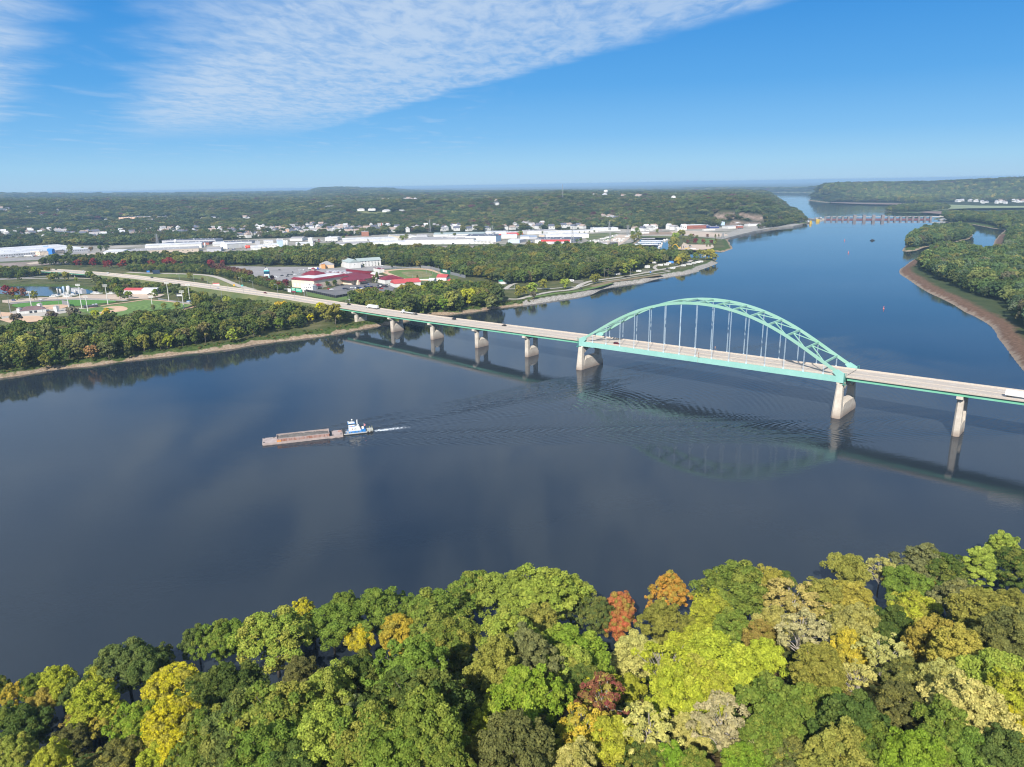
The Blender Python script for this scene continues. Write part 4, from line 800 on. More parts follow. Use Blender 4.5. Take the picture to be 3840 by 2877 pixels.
def mow(name, c1_, c2_, ring):
    if name in _mats: return _mats[name]
    m = mat(name, c1_, .95, .1, .03); n = m.node_tree.nodes; l = m.node_tree.links; b = n['Principled BSDF']; src = b.inputs['Base Color'].links[0].from_socket
    tc = n.new('ShaderNodeTexCoord'); w_ = n.new('ShaderNodeTexWave'); w_.wave_type = 'RINGS' if ring else 'BANDS'; w_.rings_direction = 'Z'; w_.inputs['Scale'].default_value = .045 if ring else .06; w_.inputs['Distortion'].default_value = 1
    mp = n.new('ShaderNodeMapping'); mp.inputs['Location'].default_value = (-G(395, 1165, LZ)[0], -G(395, 1165, LZ)[1], 0) if ring else (0, 0, 0)
    l.new(tc.outputs['Object'], mp.inputs[0]); l.new(mp.outputs[0], w_.inputs[0])
    mx = n.new('ShaderNodeMix'); mx.data_type = 'RGBA'; l.new(w_.outputs['Fac'], mx.inputs[0]); l.new(src, mx.inputs[6]); mx.inputs[7].default_value = (*c2_, 1); l.new(mx.outputs[2], b.inputs['Base Color']); return m
f5 = lambda p: fr(480, 1000, .217, p); f0 = lambda p: fr(0, 1040, .217, p); LW = lambda p: fr(0, 860, .217, p); MW = lambda p: fr(480, 820, .217, p)
M2 = lambda p: fr(960, 800, .217, p); M3 = lambda p: fr(1440, 820, .217, p); M4 = lambda p: fr(1920, 800, .217, p); M5 = lambda p: fr(2300, 800, .217, p)
CA = lambda p: fr(1020, 900, .14486, p); DT = lambda p: fr(1240, 940, .217, p); PK = lambda p: fr(1880, 960, .217, p); RVF = lambda p: fr(2340, 940, .18083, p); EP = lambda p: fr(2540, 740, .23508, p)
MOWG = mow('mown_outfield', (.11, .185, .045), (.15, .235, .06), True)
# industrial flats behind the levee, then the levee itself
sheet('industrial_ground', r1([(-400, 800), (0, 790), (890, 742), (1300, 732), (2212, 690)]) + r2([(700, 655), (1230, 646), (2212, 640)]) + r3([(560, 640), (820, 660), (1040, 620), (1120, 560), (1380, 570), (1450, 560), (1800, 590), (1880, 540), (2212, 470)]) + r4([(130, 450)]) + r3([(2212, 452), (2000, 470), (1700, 492), (1500, 500), (1330, 505), (700, 505), (100, 525)]) + r2([(1960, 535), (1200, 548), (700, 570), (0, 590)]) + r1([(1850, 606), (1400, 628), (1100, 645), (600, 650), (0, 680), (-400, 700)]), YARD)
sheet('levee_grass', r1([(-400, 830), (0, 800), (890, 752), (1300, 740), (2212, 697)]) + r2([(700, 660), (1230, 653), (2212, 644)]) + r3([(700, 648), (700, 640), (0, 636)]) + r2([(1600, 638), (1230, 641), (700, 650), (0, 688)]) + r1([(1300, 728), (890, 741), (0, 788), (-400, 812)]), mat('levee_green', (.10, .12, .05), .95, .15, .05))
sheet('levee_slope', r1([(-400, 870), (0, 840), (890, 785), (1300, 770), (2212, 730)]) + r2([(700, 690), (1230, 685), (2212, 680)]) + r3([(300, 678), (700, 660), (700, 649)]) + r2([(2212, 645), (1230, 654), (700, 661)]) + r1([(2212, 698), (1300, 741), (890, 753), (0, 801), (-400, 831)]), RIP)
sheet('dirt_patch', LW([(450, 590), (700, 555), (690, 590), (520, 610)]), SANDM)
sheet('yard_concrete', LW([(960, 480), (1450, 430), (1780, 410), (1800, 470), (1450, 490), (1100, 505)]), SANDM); sheet('factory_road', LW([(-300, 520), (700, 480), (1300, 400), (1700, 395), (1000, 450), (960, 500), (0, 560), (-300, 590)]), ASPL)
sheet('grass_yard', M2([(1040, 515), (1310, 510), (1390, 575), (1150, 600), (1000, 580)]), ROUGHG); sheet('green_yard', M4([(1200, 365), (1750, 330), (1870, 345), (1500, 440), (1330, 480), (1250, 420)]), ROUGHG)
sheet('bright_bank', M4([(1600, 455), (1830, 380), (1850, 400), (1680, 470)]), LAWN); sheet('boat_yard', M4([(980, 560), (1660, 470), (1850, 370), (2060, 380), (2020, 440), (1880, 540), (1800, 590), (1300, 600)]), SANDM)
sheet('sand_field', M5([(960, 318), (1300, 305), (1560, 320), (1900, 345), (2000, 380), (1860, 410), (1500, 405), (1250, 375), (1080, 370)]), SANDM)
sheet('brown_field', M5([(600, 325), (980, 320), (1060, 368), (620, 372), (500, 365)]), DIRTB); sheet('harbour_road', M5([(480, 374), (1080, 374), (1080, 388), (480, 388)]), PATH); sheet('green_bank', M5([(500, 392), (1060, 392), (1020, 420), (800, 425), (500, 415)]), ROUGHG)
sheet('park_lawn', M5([(1480, 450), (1730, 440), (1800, 470), (1740, 520), (1470, 525), (1430, 480)]), LAWN); sheet('park_lot', M5([(1215, 505), (1290, 540), (1720, 545), (1740, 590), (1660, 620), (1420, 640), (1100, 625), (1170, 570)]), SANDM)
rv_ = (EP([(690, 680), (960, 610), (1250, 540), (1550, 490), (1850, 462), (2000, 430), (1850, 425), (1560, 432), (1250, 465), (950, 520), (760, 600)]))
rvo = MB().prism(GW(rv_, 3)[::-1], -1, LZ + .12).build('revetment', REVET); rvo['kind'] = 'structure'
RT = lambda p: fr(3300, 680, .24412, p)
sheet('marsh', RT([(880, 358), (1040, 362), (1500, 378), (2212, 385), (2900, 385), (2900, 404), (2212, 410), (1400, 418), (1080, 430), (760, 465), (1020, 410)]), mat('marsh_reed', (.30, .34, .17), .95, .15, .004, col2=(.18, .22, .12)), 5.2)
sheet('mudflat', RT([(700, 466), (1080, 462), (1300, 456), (1700, 474), (2212, 480), (2900, 476), (2900, 520), (1700, 505), (1500, 530), (1060, 515), (600, 478)]), mat('mud', (.24, .17, .14), .9, .15, .004), 4.6)
sheet('mudflat', r4([(545, 272), (700, 276), (900, 280), (1190, 284), (1195, 296), (900, 292), (700, 286), (540, 278)]), mat('mud', (1, 1, 1)), 4.6)
# casino and race track grounds
sheet('north_parking_lot', MW([(1700, 825), (2212, 828)]) + r2([(60, 832), (300, 832), (560, 832), (600, 850), (980, 815), (1120, 820), (1330, 840), (1250, 850), (1080, 865), (700, 870), (280, 955), (60, 950), (0, 935)]) + MW([(2150, 970), (2000, 900), (1850, 860)]), ASPL)
sheet('south_parking_lot', CA([(640, 1270), (1450, 1290)]) + DT([(120, 610), (360, 570), (560, 540), (1000, 590), (1110, 640), (1000, 800), (700, 860), (470, 845)]) + CA([(2209, 1400), (1660, 1500), (880, 1330)]), ASPH)
sheet('south_lot_verge', CA([(880, 1340), (1640, 1510), (2209, 1420), (2209, 1500), (1700, 1600), (1300, 1520), (900, 1440)]), LAWN)
def oval(cx, cy, n=36, kx=1, ky=1, pts=None): return None
TRO = DT([(870, 360), (1010, 335), (1250, 318), (1560, 310), (1750, 330), (1880, 380), (2000, 430), (2060, 480), (1990, 520), (1750, 530), (1500, 520), (1270, 505), (1100, 465), (980, 415)])
TRI = DT([(990, 370), (1100, 345), (1300, 332), (1560, 330), (1720, 350), (1850, 395), (1950, 430), (1960, 462), (1800, 492), (1500, 498), (1290, 490), (1180, 450), (1060, 405)])
def smooth(P, n=6):
    P = np.array(P); out = []
    for i in range(len(P)):
        a, b, c, d = P[i - 1], P[i], P[(i + 1) % len(P)], P[(i + 2) % len(P)]
        for k in range(n): t = k / n; out.append(tuple(.5 * (2 * b + (c - a) * t + (2 * a - 5 * b + 4 * c - d) * t * t + (3 * b - a - 3 * c + d) * t ** 3)))
    return out
sheet('track_ground', DT([(860, 350), (900, 320), (1560, 290), (1900, 350), (2200, 450), (2212, 560), (1700, 600), (1300, 560), (930, 420)]), ROUGHG)
sheet('race_track', smooth(TRO), CLAY); sheet('track_infield', smooth(TRI), mat('track_grass', (.14, .19, .05), .95, .15, .03, col2=(.09, .15, .035)))
sheet('infield_scrub', smooth(DT([(1230, 380), (1500, 355), (1700, 385), (1760, 430), (1600, 470), (1380, 460), (1280, 420)])), mat('scrub', (.27, .23, .11), .95, .2, .06, col2=(.13, .14, .05)))
# ball fields
sheet('field_surround', f0([(-400, 880), (0, 800), (380, 720), (800, 640), (1300, 520), (1900, 460), (2212, 430)]) + f5([(330, 570), (800, 590), (1180, 650), (1150, 720), (900, 760), (0, 790)]) + f0([(2212, 700), (1900, 640), (700, 700), (300, 830), (0, 850), (-400, 960)]), ROUGHG)
sheet('gravel_lot', f0([(40, 400), (700, 350), (1300, 345), (1450, 305), (2000, 300), (2140, 370), (2212, 400), (1900, 385), (1400, 385), (900, 410), (180, 455), (40, 440)]), SANDM)
sheet('gravel_lot', f5([(0, 470), (90, 480), (640, 480), (560, 520), (330, 560), (-60, 570)]), SANDM)
sheet('north_outfield', smooth(f0([(250, 470), (900, 415), (1400, 392), (1900, 400), (2000, 430), (1700, 460), (1300, 500), (600, 505), (300, 520)])), mow('mown_grass', (.07, .20, .03), (.10, .24, .04), False))
sheet('infield_dirt', smooth(f0([(620, 505), (800, 485), (1080, 475), (1180, 490), (1150, 520), (1000, 555), (800, 555), (560, 540)])), CLAY)
sheet('plaza', f0([(0, 660), (300, 570), (520, 545), (900, 560), (1250, 530), (1500, 540), (1450, 570), (1000, 640), (600, 690), (50, 740)]), PATH)
sheet('infield_dirt', smooth(f0([(-200, 600), (0, 605), (200, 620), (210, 660), (0, 690), (-200, 720)])), CLAY)
sheet('infield_dirt', smooth(f0([(0, 730), (300, 690), (620, 670), (800, 720), (700, 760), (360, 790), (180, 790), (60, 760)])), CLAY)
_s = lambda x, y: (x, y)
sheet('outfield', f0([(1350, 560), (1750, 520), (2212, 450)]) + f5([(340, 575), (700, 605), (1110, 655), (1140, 680), (960, 745), (600, 780), (300, 860), (0, 880)]) + f0([(2212, 790), (1900, 720), (1600, 640), (1400, 600)]), MOWG)
sheet('infield_dirt', smooth(f0([(1770, 535), (1950, 505), (2120, 508), (2205, 540), (2160, 580), (1960, 612), (1760, 635), (1725, 610), (1990, 555)])), CLAY)
sheet('infield_grass', f0([(1400, 565), (1850, 530), (1990, 555), (1800, 590), (1500, 600)]), MOWG)
strip('warning_track', f0([(1500, 545), (1900, 475), (2212, 435)]) + f5([(200, 590), (340, 578), (700, 608), (1110, 657), (1150, 690), (960, 748)]), 4.5, CLAY)
strip('grass_track', f0([(180, 465), (900, 405), (1400, 390), (1900, 400), (2212, 410)]), 5, PATH)
# roads
strip('underpass_road', LW([(-200, 865), (0, 858), (400, 842), (800, 818), (1000, 800)]), 12, ASPL); strip('pond_road', LW([(-200, 880), (0, 872), (600, 855), (1300, 850), (1750, 865), (2212, 890)]) + f5([(200, 262), (600, 292)]), 8, PATH)
strip('park_road', PK([(60, 580), (180, 500), (260, 480)]), 7, PATH); strip('park_road', PK([(30, 580), (220, 575), (450, 575), (830, 570), (1100, 550), (1290, 540)]), 6, PATH)
strip('park_road', PK([(120, 750), (300, 750), (480, 705), (700, 655), (900, 620), (1150, 595), (1290, 560), (1380, 500), (1530, 445), (1800, 405), (2212, 350)]) + RVF([(0, 545), (300, 490), (600, 430), (900, 375), (1100, 335), (1250, 300), (1400, 200)]), 8, PATH)
strip('river_path', PK([(1350, 545), (1480, 510), (1560, 480), (1800, 440), (2212, 385)]) + RVF([(0, 578), (400, 520), (800, 460), (940, 435), (880, 418), (780, 405)]), 4, PATH)
strip('camp_road', RVF([(690, 405), (630, 360), (680, 310), (780, 285), (1000, 265)]), 6, PATH); strip('riverside_verge', PK([(450, 740), (900, 660), (1400, 600), (1900, 470)]), 10, LAWN)
strip('dry_verge', PK([(1560, 540), (1900, 450), (2150, 418)]) + RVF([(420, 555), (760, 505)]), 12, mat('brown_verge', (.26, .18, .12), .95, .15, .05, col2=(.17, .15, .07)))
for k in range(5): strip('camp_pad', PK([(1240, 425 + 12 * k), (1420, 437 + 12 * k)]), 2.5, PATH)
for k in range(4): strip('camp_pad', RVF([(380, 400 + 20 * k), (600, 418 + 18 * k)]), 3, PATH)
sheet('town_road', r2([(1150, 560), (1250, 625), (1290, 640), (1300, 625), (1190, 560)]), PATH)
# ------------------------------------------------------------------ highway on its embankment
pts = [(1090, 1116, 17.2), (960, 1099, 16.2), (825, 1081, 14.6), (651, 1057.5, 13), (477, 1037, 12.4), (330, 1023.5, 12.4), (170, 1013, 12.6), (0, 1007, 12.8), (-260, 1003, 13), (-700, 1000, 13)]
hp = [(*B2W(ABUT + .5, 12.05), zr(ABUT)), (*B2W(ABUT - 40, 12.05), 17.5)] + [(*G(a, b, c), c) for a, b, c in pts]
def path3(P, k=8):
    P = np.array(P, float); t = np.linspace(0, len(P) - 1, (len(P) - 1) * k + 1); i = np.clip(t.astype(int), 0, len(P) - 2); f = (t - i)[:, None]; g = lambda q: P[np.clip(i + q, 0, len(P) - 1)]
    C = .5 * (2 * g(0) + (g(1) - g(-1)) * f + (2 * g(-1) - 5 * g(0) + 4 * g(1) - g(2)) * f ** 2 + (3 * g(0) - g(-1) - 3 * g(1) + g(2)) * f ** 3)
    d = np.gradient(C, axis=0)[:, :2]; d /= np.linalg.norm(d, axis=1)[:, None]; return C, np.stack([-d[:, 1], d[:, 0]], 1)
def sect(C, Nn, prof, closed=False):   # sweep offsets (side, height above path) along the path
    V = [(c[0] + n_[0] * o, c[1] + n_[1] * o, (c[2] + h) if h is not None else LZ - 2) for c, n_ in zip(C, Nn) for o, h in prof]; k = len(prof); m = len(C)
    Fc = [(j * k + i, j * k + (i + 1) % k, (j + 1) * k + (i + 1) % k, (j + 1) * k + i) for j in range(m - 1) for i in range(k if closed else k - 1)]
    if closed: Fc += [tuple(range(k))[::-1], tuple(range((m - 1) * k, m * k))]
    return V, Fc
HC, HN = path3(hp); HWY = (HC, HN)
OV = int(np.argmin(np.abs([PR(*c)[0] - 395 for c in HC])))     # embankment ends here, overpass begins
C1, N1 = HC[:OV + 1], HN[:OV + 1]
meshobj('highway', *sect(C1, N1, [(11.5, .02), (-11.5, .02)]), DECK)['kind'] = 'structure'
def bank(C, N_, hw, sl=2.2, name='road_embankment', m=ROUGHG):
    V = []
    for c, n_ in zip(C, N_):
        h = max(c[2] - LZ + .3, .3)
        for o, z in ((hw + h * sl, LZ - .3), (hw, c[2] - .06), (-hw, c[2] - .06), (-hw - h * sl, LZ - .3)): V.append((c[0] + n_[0] * o, c[1] + n_[1] * o, z))
    k = len(C); o = meshobj(name, V, [(j * 4 + i, j * 4 + i + 1, j * 4 + 5 + i, j * 4 + 4 + i) for j in range(k - 1) for i in range(3)] + [(3, 2, 1, 0), (4 * k - 4, 4 * k - 3, 4 * k - 2, 4 * k - 1)], m); o['kind'] = 'structure'; return o
bank(C1, N1, 13)
for o_ in (11.5, -11.9): tag(meshobj('road_barrier', *sect(C1, N1, [(o_, -.05), (o_ + .4, -.05), (o_ + .4, .9), (o_, .9)], True), BARR), 'long concrete road barrier on the %s edge of the highway embankment' % ('far' if o_ > 0 else 'near'), 'barrier', 'highway edge barriers')
tag(meshobj('median_barrier', *sect(C1, N1, [(-.2, 0), (.2, 0), (.12, .85), (-.12, .85)], True), BARR), 'pale concrete median barrier between the highway carriageways on the embankment', 'barrier')
for o_ in (5.6, -5.9): 
    mk = MB(); L_ = 0
    for j in range(len(C1) - 1):
        a, b = C1[j], C1[j + 1]; ln = np.linalg.norm(b[:2] - a[:2]); ns = max(1, int(ln / 12))
        for q in range(ns):
            p0 = a + (b - a) * q / ns; p1 = a + (b - a) * (q + .3) / ns; n_ = N1[j]
            mk.add([(p0[0] + n_[0] * o_, p0[1] + n_[1] * o_, p0[2] + .035), (p1[0] + n_[0] * o_, p1[1] + n_[1] * o_, p1[2] + .035), (p1[0] + n_[0] * (o_ + .3), p1[1] + n_[1] * (o_ + .3), p1[2] + .035), (p0[0] + n_[0] * (o_ + .3), p0[1] + n_[1] * (o_ + .3), p0[2] + .035)], [(0, 1, 2, 3)])
    mk.build('road_markings', WHT)['kind'] = 'structure'
C2, N2 = HC[OV:], HN[OV:]
ov = empty('overpass_bridge', (float(C2[0][0]), float(C2[0][1]), 0)); tag(ov, 'highway overpass with green girders at the left edge above the pond road', 'bridge')
C2l = C2 - np.array([C2[0][0], C2[0][1], 0])
meshobj('deck_slab', *sect(C2l, N2, [(12, -.5), (12, .03), (-12, .03), (-12, -.5)], True), DECK, ov)
for o_ in (11.6, -12.0): meshobj('barrier', *sect(C2l, N2, [(o_, .04), (o_ + .4, .04), (o_ + .4, .9), (o_, .9)], True), BARR, ov)
for o_ in (10.2, -10.4): meshobj('plate_girder', *sect(C2l, N2, [(o_, -2.3), (o_ + .4, -2.3), (o_ + .4, -.52), (o_, -.52)], True), GRN, ov)
_acc = 0; nxt = 24
for j in range(1, len(C2l)):
    _acc += np.linalg.norm(C2l[j][:2] - C2l[j - 1][:2])
    if _acc > nxt:
        nxt += 52; c = C2l[j]; n_ = N2[j]; ang = math.atan2(n_[1], n_[0]); m = MB()
        for o_ in (-6, 6): m.tube((c[0] + n_[0] * o_, c[1] + n_[1] * o_, LZ - 1), (c[0] + n_[0] * o_, c[1] + n_[1] * o_, c[2] - 3.6), .9, n=10)
        m.bar((c[0] - n_[0] * 11.6, c[1] - n_[1] * 11.6, c[2] - 3.0), (c[0] + n_[0] * 11.6, c[1] + n_[1] * 11.6, c[2] - 3.0), 1.5, 1.35); m.build('pier', CONC, ov)
def ramp(P, wd, name='slip_road'):
    C, N_ = path3([(*G(a, b, c), c) for a, b, c in P]); meshobj(name, *sect(C, N_, [(wd / 2, .03), (-wd / 2, .03)]), DECK)['kind'] = 'structure'; bank(C, N_, wd / 2 + 1.2, 2.0, 'slip_road_embankment')
ramp([(*f5([(0, 95)])[0], 9.5), (*f5([(300, 112)])[0], 9.0), (*f5([(600, 118)])[0], 8.6), (*f5([(1000, 128)])[0], 8.2), (*f5([(1350, 148)])[0], 8.4), (*f5([(1560, 190)])[0], 9.5), (*f5([(1750, 265)])[0], 11.5), (*f5([(1950, 345)])[0], 13.8), (*f5([(2180, 400)])[0], 15.8)], 9)
ramp([(*f5([(-80, 238)])[0], 6.5), (*f5([(200, 258)])[0], 7.6), (*f5([(500, 285)])[0], 9.6), (*f5([(760, 305)])[0], 12.2), (*f5([(1000, 335)])[0], 14.0)], 7)
sheet('dry_grass_verge', f5([(1290, 395), (1600, 425), (2212, 520), (2212, 570), (1900, 520), (1500, 470)]), GOLD, LZ + 4)
# ------------------------------------------------------------------ buildings
WALLW = mat('white_cladding', (.74, .73, .71), .7, .03, .25, col2=(.60, .59, .56), stretch=(1, 1, .25)); WALLG = mat('grey_cladding', (.50, .50, .53), .7, .05, .05); WALLB = mat('beige_block', (.60, .50, .41), .85, .06, .08); BRK = mat('red_brick', (.36, .13, .09), .9, .12, .5)
CREAM = mat('cream_stucco', (.80, .66, .52), .85, .04, .1); ROOFW = mat('white_roof', (.72, .71, .71), .7, .05, .045, col2=(.46, .46, .48)); ROOFG = mat('grey_roof', (.40, .38, .38), .85, .1, .03, col2=(.30, .29, .29)); ROOFD = mat('slate_roof', (.14, .15, .19), .8, .15, .06)
ROOFR = mat('red_metal_roof', (.215, .024, .042), .6, .06, .05, col2=(.17, .022, .036)); ROOFC = mat('coral_roof', (.50, .085, .085), .55, .06, .1); ROOFS = mat('sage_roof', (.36, .42, .41), .7, .06, .05); BLUEP = mat('blue_panel', (.05, .22, .62), .5, .05, .1); LBLUE = mat('pale_blue_cladding', (.50, .64, .80), .6, .05, .1)
GLASS = mat('window_glass', (.03, .04, .06), .15, .1, 1, spec=.6); PEACH = mat('peach_stucco', (.75, .50, .34), .85, .05, .1); REDP = mat('red_paint', (.55, .06, .06), .5, .05, .2)
def bldg(name, label, cat, nl, nr, depth, h, wall=WALLW, roof=ROOFW, style='flat', rh=None, wins=None, over=.5, z=None, grp=None, winh=1.6, doors=(), band=None, rot=0):
    z = LZ if z is None else z
    a = np.array(G(*nl, z)); b = np.array(G(*nr, z)); Lw = np.linalg.norm(b - a); ang = math.atan2(b[1] - a[1], b[0] - a[0])
    o = empty(name, (a[0], a[1], z), ang); tag(o, label, cat, grp)
    D = depth; MB().box(0, Lw, 0, D, -.5, h).build('wall', wall, o)
    if style == 'flat':
        m = MB(); m.box(-over * .2, Lw + over * .2, -over * .2, D + over * .2, h + .003, h + .45); q = MB()
        rf = m.build('roof', roof, o)
        rnd = random.Random(int(nl[0] * 7 + nl[1])); m = MB()
        for k in range(min(14, int(Lw * D / 450) + 2)): u, v = rnd.uniform(.06, .9) * Lw, rnd.uniform(.1, .88) * D; m.box(u, u + 2.4, v, v + 2, h + .45, h + .45 + rnd.uniform(.8, 1.8))
        m.build('roof_unit', WALLG, rf)
    elif style == 'gable':   # ridge along the long side
        r_ = rh or D * .22; m = MB(); y0, y1 = -over, D + over; e = h + .003
        m.add([(-over, y0, e), (Lw + over, y0, e), (Lw + over, D / 2, e + r_), (-over, D / 2, e + r_), (-over, y1, e), (Lw + over, y1, e)], [(0, 1, 2, 3), (3, 2, 5, 4), (0, 3, 4), (1, 5, 2), (0, 4, 5, 1)]); m.build('roof', roof, o)
    elif style == 'gablex':
        r_ = rh or Lw * .22; m = MB(); x0, x1 = -over, Lw + over; e = h + .003
        m.add([(x0, -over, e), (x1, -over, e), (Lw / 2, -over, e + r_), (x0, D + over, e), (x1, D + over, e), (Lw / 2, D + over, e + r_)], [(0, 1, 2), (3, 5, 4), (0, 2, 5, 3), (1, 4, 5, 2), (0, 3, 4, 1)]); m.build('roof', roof, o)
    elif style == 'hip':
        r_ = rh or min(D, Lw) * .25; k = min(D, Lw) / 2; e = h + .003; m = MB()
        if Lw >= D: R_ = [(k, D / 2), (Lw - k, D / 2)]
        else: R_ = [(Lw / 2, k), (Lw / 2, D - k)]
        V = [(-over, -over, e), (Lw + over, -over, e), (Lw + over, D + over, e), (-over, D + over, e), (R_[0][0], R_[0][1], e + r_), (R_[1][0], R_[1][1], e + r_)]
        Fq = [(0, 1, 5, 4), (1, 2, 5), (2, 3, 4, 5), (3, 0, 4)] if Lw >= D else [(0, 1, 4), (1, 2, 5, 4), (2, 3, 5), (3, 0, 4, 5)]
        m.add(V, Fq + [(3, 2, 1, 0)]).build('roof', roof, o)
    if wins:
        nrow, ncol, u0, u1 = wins[:4]
        for r_ in range(nrow):
            for c_ in range(ncol):
                u = Lw * (u0 + (u1 - u0) * (c_ + .5) / ncol); zz = h * (r_ + .62) / nrow - winh / 2 + .2; ww = min(2.2, Lw * (u1 - u0) / ncol * .5)
                MB().box(u - ww / 2, u + ww / 2, -.06, .05, zz, zz + winh).build('window', GLASS, o)
    for u, ww, hh in doors: MB().box(Lw * u - ww / 2, Lw * u + ww / 2, -.07, .05, 0, hh).build('door', GLASS if ww < 8 else WALLG, o)
    if band: 
        u0, u1, z0, z1, bm = band; MB().box(Lw * u0, Lw * u1, -.1, .04, h * z0, h * z1).build('colour_band', bm, o)
    return o
def B2(fn, x0, y0, x1, y1): p = fn([(x0, y0), (x1, y1)]); return p[0], p[1]
def BL(fn, x0, y0, x1, y1, *a, **k):
    n, l, c = a[:3]; p, q = B2(fn, x0, y0, x1, y1); a = list(a); kf = .66 if fn in (M3, M4, M5, EP) else .72 if fn is M2 else .74 if fn is MW else 1
    a[4] *= kf
    if 'rh' in k and k['rh']: k['rh'] *= kf
    if 'doors' in k: k['doors'] = tuple((u, w_, h_ * kf) for u, w_, h_ in k['doors'])
    if kf < 1: k['winh'] = 1.2
    return bldg(n, l, c, p, q, *a[3:], **k)
W = 'warehouse'
BL(LW, -150, 505, 1560, 385, W, 'very long factory with a pale grey roof and ribbed wall at the left edge', 'factory', 250, 7, WALLG, ROOFW, wins=(1, 40, .02, .98))
BL(LW, 540, 450, 690, 452, 'office_block', 'cream two storey office end in front of the long grey roofed factory', 'office', 24, 9, CREAM, ROOFW, wins=(2, 6, .05, .95))
BL(LW, 690, 452, 905, 443, 'office_block', 'beige office wing with two rows of windows left of the blue arched entrance', 'office', 18, 8.5, WALLB, ROOFG, wins=(2, 9, .03, .97))
BL(LW, 965, 430, 1130, 415, 'office_block', 'beige office wing right of the blue arched entrance of the factory', 'office', 16, 8, WALLB, ROOFG, wins=(2, 7, .03, .97))
o = BL(LW, 910, 446, 962, 440, 'entrance_tower', 'blue glass entrance tower with an arched roof between two factory office wings', 'entrance', 14, 12, BLUEP, BLUEP, style='gablex', rh=3, wins=(3, 2, .1, .9))
BL(LW, 1790, 470, 2110, 462, W, 'big white shed at the left end of the beige plant behind the levee', 'warehouse', 70, 10, WALLW, ROOFW, 'gable', rh=2.5, doors=((.7, 4, 4),))
BL(LW, 2115, 462, 3440, 402, W, 'long low beige plant with a flat grey roof right behind the levee', 'warehouse', 75, 9.5, WALLB, ROOFG, wins=(1, 14, .05, .95), doors=((.3, 6, 4), (.62, 6, 4)))
BL(MW, 320, 627, 545, 616, W, 'pale cream block standing proud of the long beige plant', 'warehouse', 8, 9.9, CREAM, ROOFG); BL(MW, 925, 600, 1035, 594, W, 'small white block at the foot of the long beige plant', 'warehouse', 6, 8, WALLW, ROOFW)
BL(MW, 300, 545, 1275, 505, W, 'white roofed plant hall with a row of vents behind the beige plant', 'warehouse', 70, 14, WALLW, ROOFW, 'gable', rh=3)
BL(MW, 590, 433, 1515, 415, W, 'long pale hall with a thin black roof edge in front of the town trees', 'warehouse', 60, 11, WALLG, ROOFD, doors=((.8, 5, 5),))
BL(MW, 590, 470, 1400, 452, W, 'low dark roofed hall between two long pale plant halls', 'warehouse', 50, 8, BRK, ROOFD)
BL(MW, 1365, 575, 1612, 566, W, 'grey workshop with three white roller doors beside the levee', 'workshop', 45, 9, WALLG, ROOFG, 'gable', rh=3, doors=((.16, 9, 6), (.4, 9, 6), (.62, 9, 6)))
BL(MW, 1720, 522, 2040, 495, W, 'tall plain white shed with a dark gap at its foot left of the red tank', 'warehouse', 32, 15, WALLW, ROOFW, 'gable', rh=2)
BL(MW, 1495, 480, 1680, 470, W, 'small white shed with a dark tree at its right corner', 'shed', 25, 7, WALLW, ROOFW, 'gable')
BL(MW, 1500, 440, 2140, 425, W, 'long low black roofed store behind the tall white shed', 'warehouse', 36, 6, WALLG, ROOFD); BL(MW, 2130, 548, 2300, 540, W, 'small white gabled shed just above the levee', 'shed', 20, 8, WALLW, ROOFW, 'gable')
BL(M2, 0, 600, 150, 598, W, 'low white plant office at the left of the twin silos group', 'warehouse', 40, 8, WALLW, ROOFW); BL(M2, 70, 628, 170, 626, W, 'small cream gabled shed nearest the levee left of the silos', 'shed', 16, 8, CREAM, ROOFW, 'gablex')
BL(M2, 150, 598, 395, 592, W, 'long white low plant hall left of the pale blue block', 'warehouse', 50, 10, WALLW, ROOFW, wins=(1, 8, .1, .9)); BL(M2, 150, 545, 303, 538, W, 'upper white block with three dark windows in the plant group', 'warehouse', 24, 13, WALLW, ROOFW, wins=(1, 3, .1, .6))
BL(M2, 390, 592, 472, 588, 'process_tower', 'tall pale blue block beside the twin white silos', 'tower', 24, 24, LBLUE, ROOFG); BL(M2, 10, 545, 70, 542, W, 'small grey block at the left end of the white plant', 'warehouse', 20, 12, WALLG, ROOFG)
BL(M2, 355, 490, 470, 486, W, 'small white store behind the silos', 'warehouse', 20, 8, WALLW, ROOFW); BL(M2, 585, 482, 800, 478, W, 'white hall with a wide pale grey gable roof right of the silos', 'warehouse', 60, 10, WALLW, ROOFG, 'gable', rh=4)
BL(M2, 690, 582, 985, 572, W, 'long white workshop with a tall end block behind two round trees', 'workshop', 45, 11, WALLW, ROOFW, 'gable', rh=3, doors=((.4, 7, 5),)); BL(M2, 905, 510, 980, 508, W, 'white block on the right end of the long workshop', 'workshop', 15, 17, WALLW, ROOFW)
BL(M2, 1195, 478, 1410, 474, W, 'white storefront with dark windows along its foot near the town trees', 'store', 42, 12, WALLW, ROOFW, wins=(1, 7, .35, .98)); BL(M2, 535, 420, 640, 416, W, 'small white low house row below the peach school', 'store', 20, 6, WALLW, ROOFW)
BL(M2, 1390, 583, 1960, 566, W, 'wide white warehouse with a grey roof band behind the woods', 'warehouse', 60, 10, WALLW, ROOFG, 'gable', rh=4); BL(M2, 1510, 520, 1930, 505, W, 'white roofed hall rising behind the wide white warehouse', 'warehouse', 70, 13, WALLW, ROOFW, 'gable', rh=3)
BL(M2, 1930, 560, 2800, 540, W, 'right white warehouse joined to the grey banded one', 'warehouse', 50, 10, WALLW, ROOFW); BL(M2, 1965, 510, 2450, 490, W, 'pale white hall stepped back behind the joined warehouses', 'warehouse', 80, 12, WALLW, ROOFW)
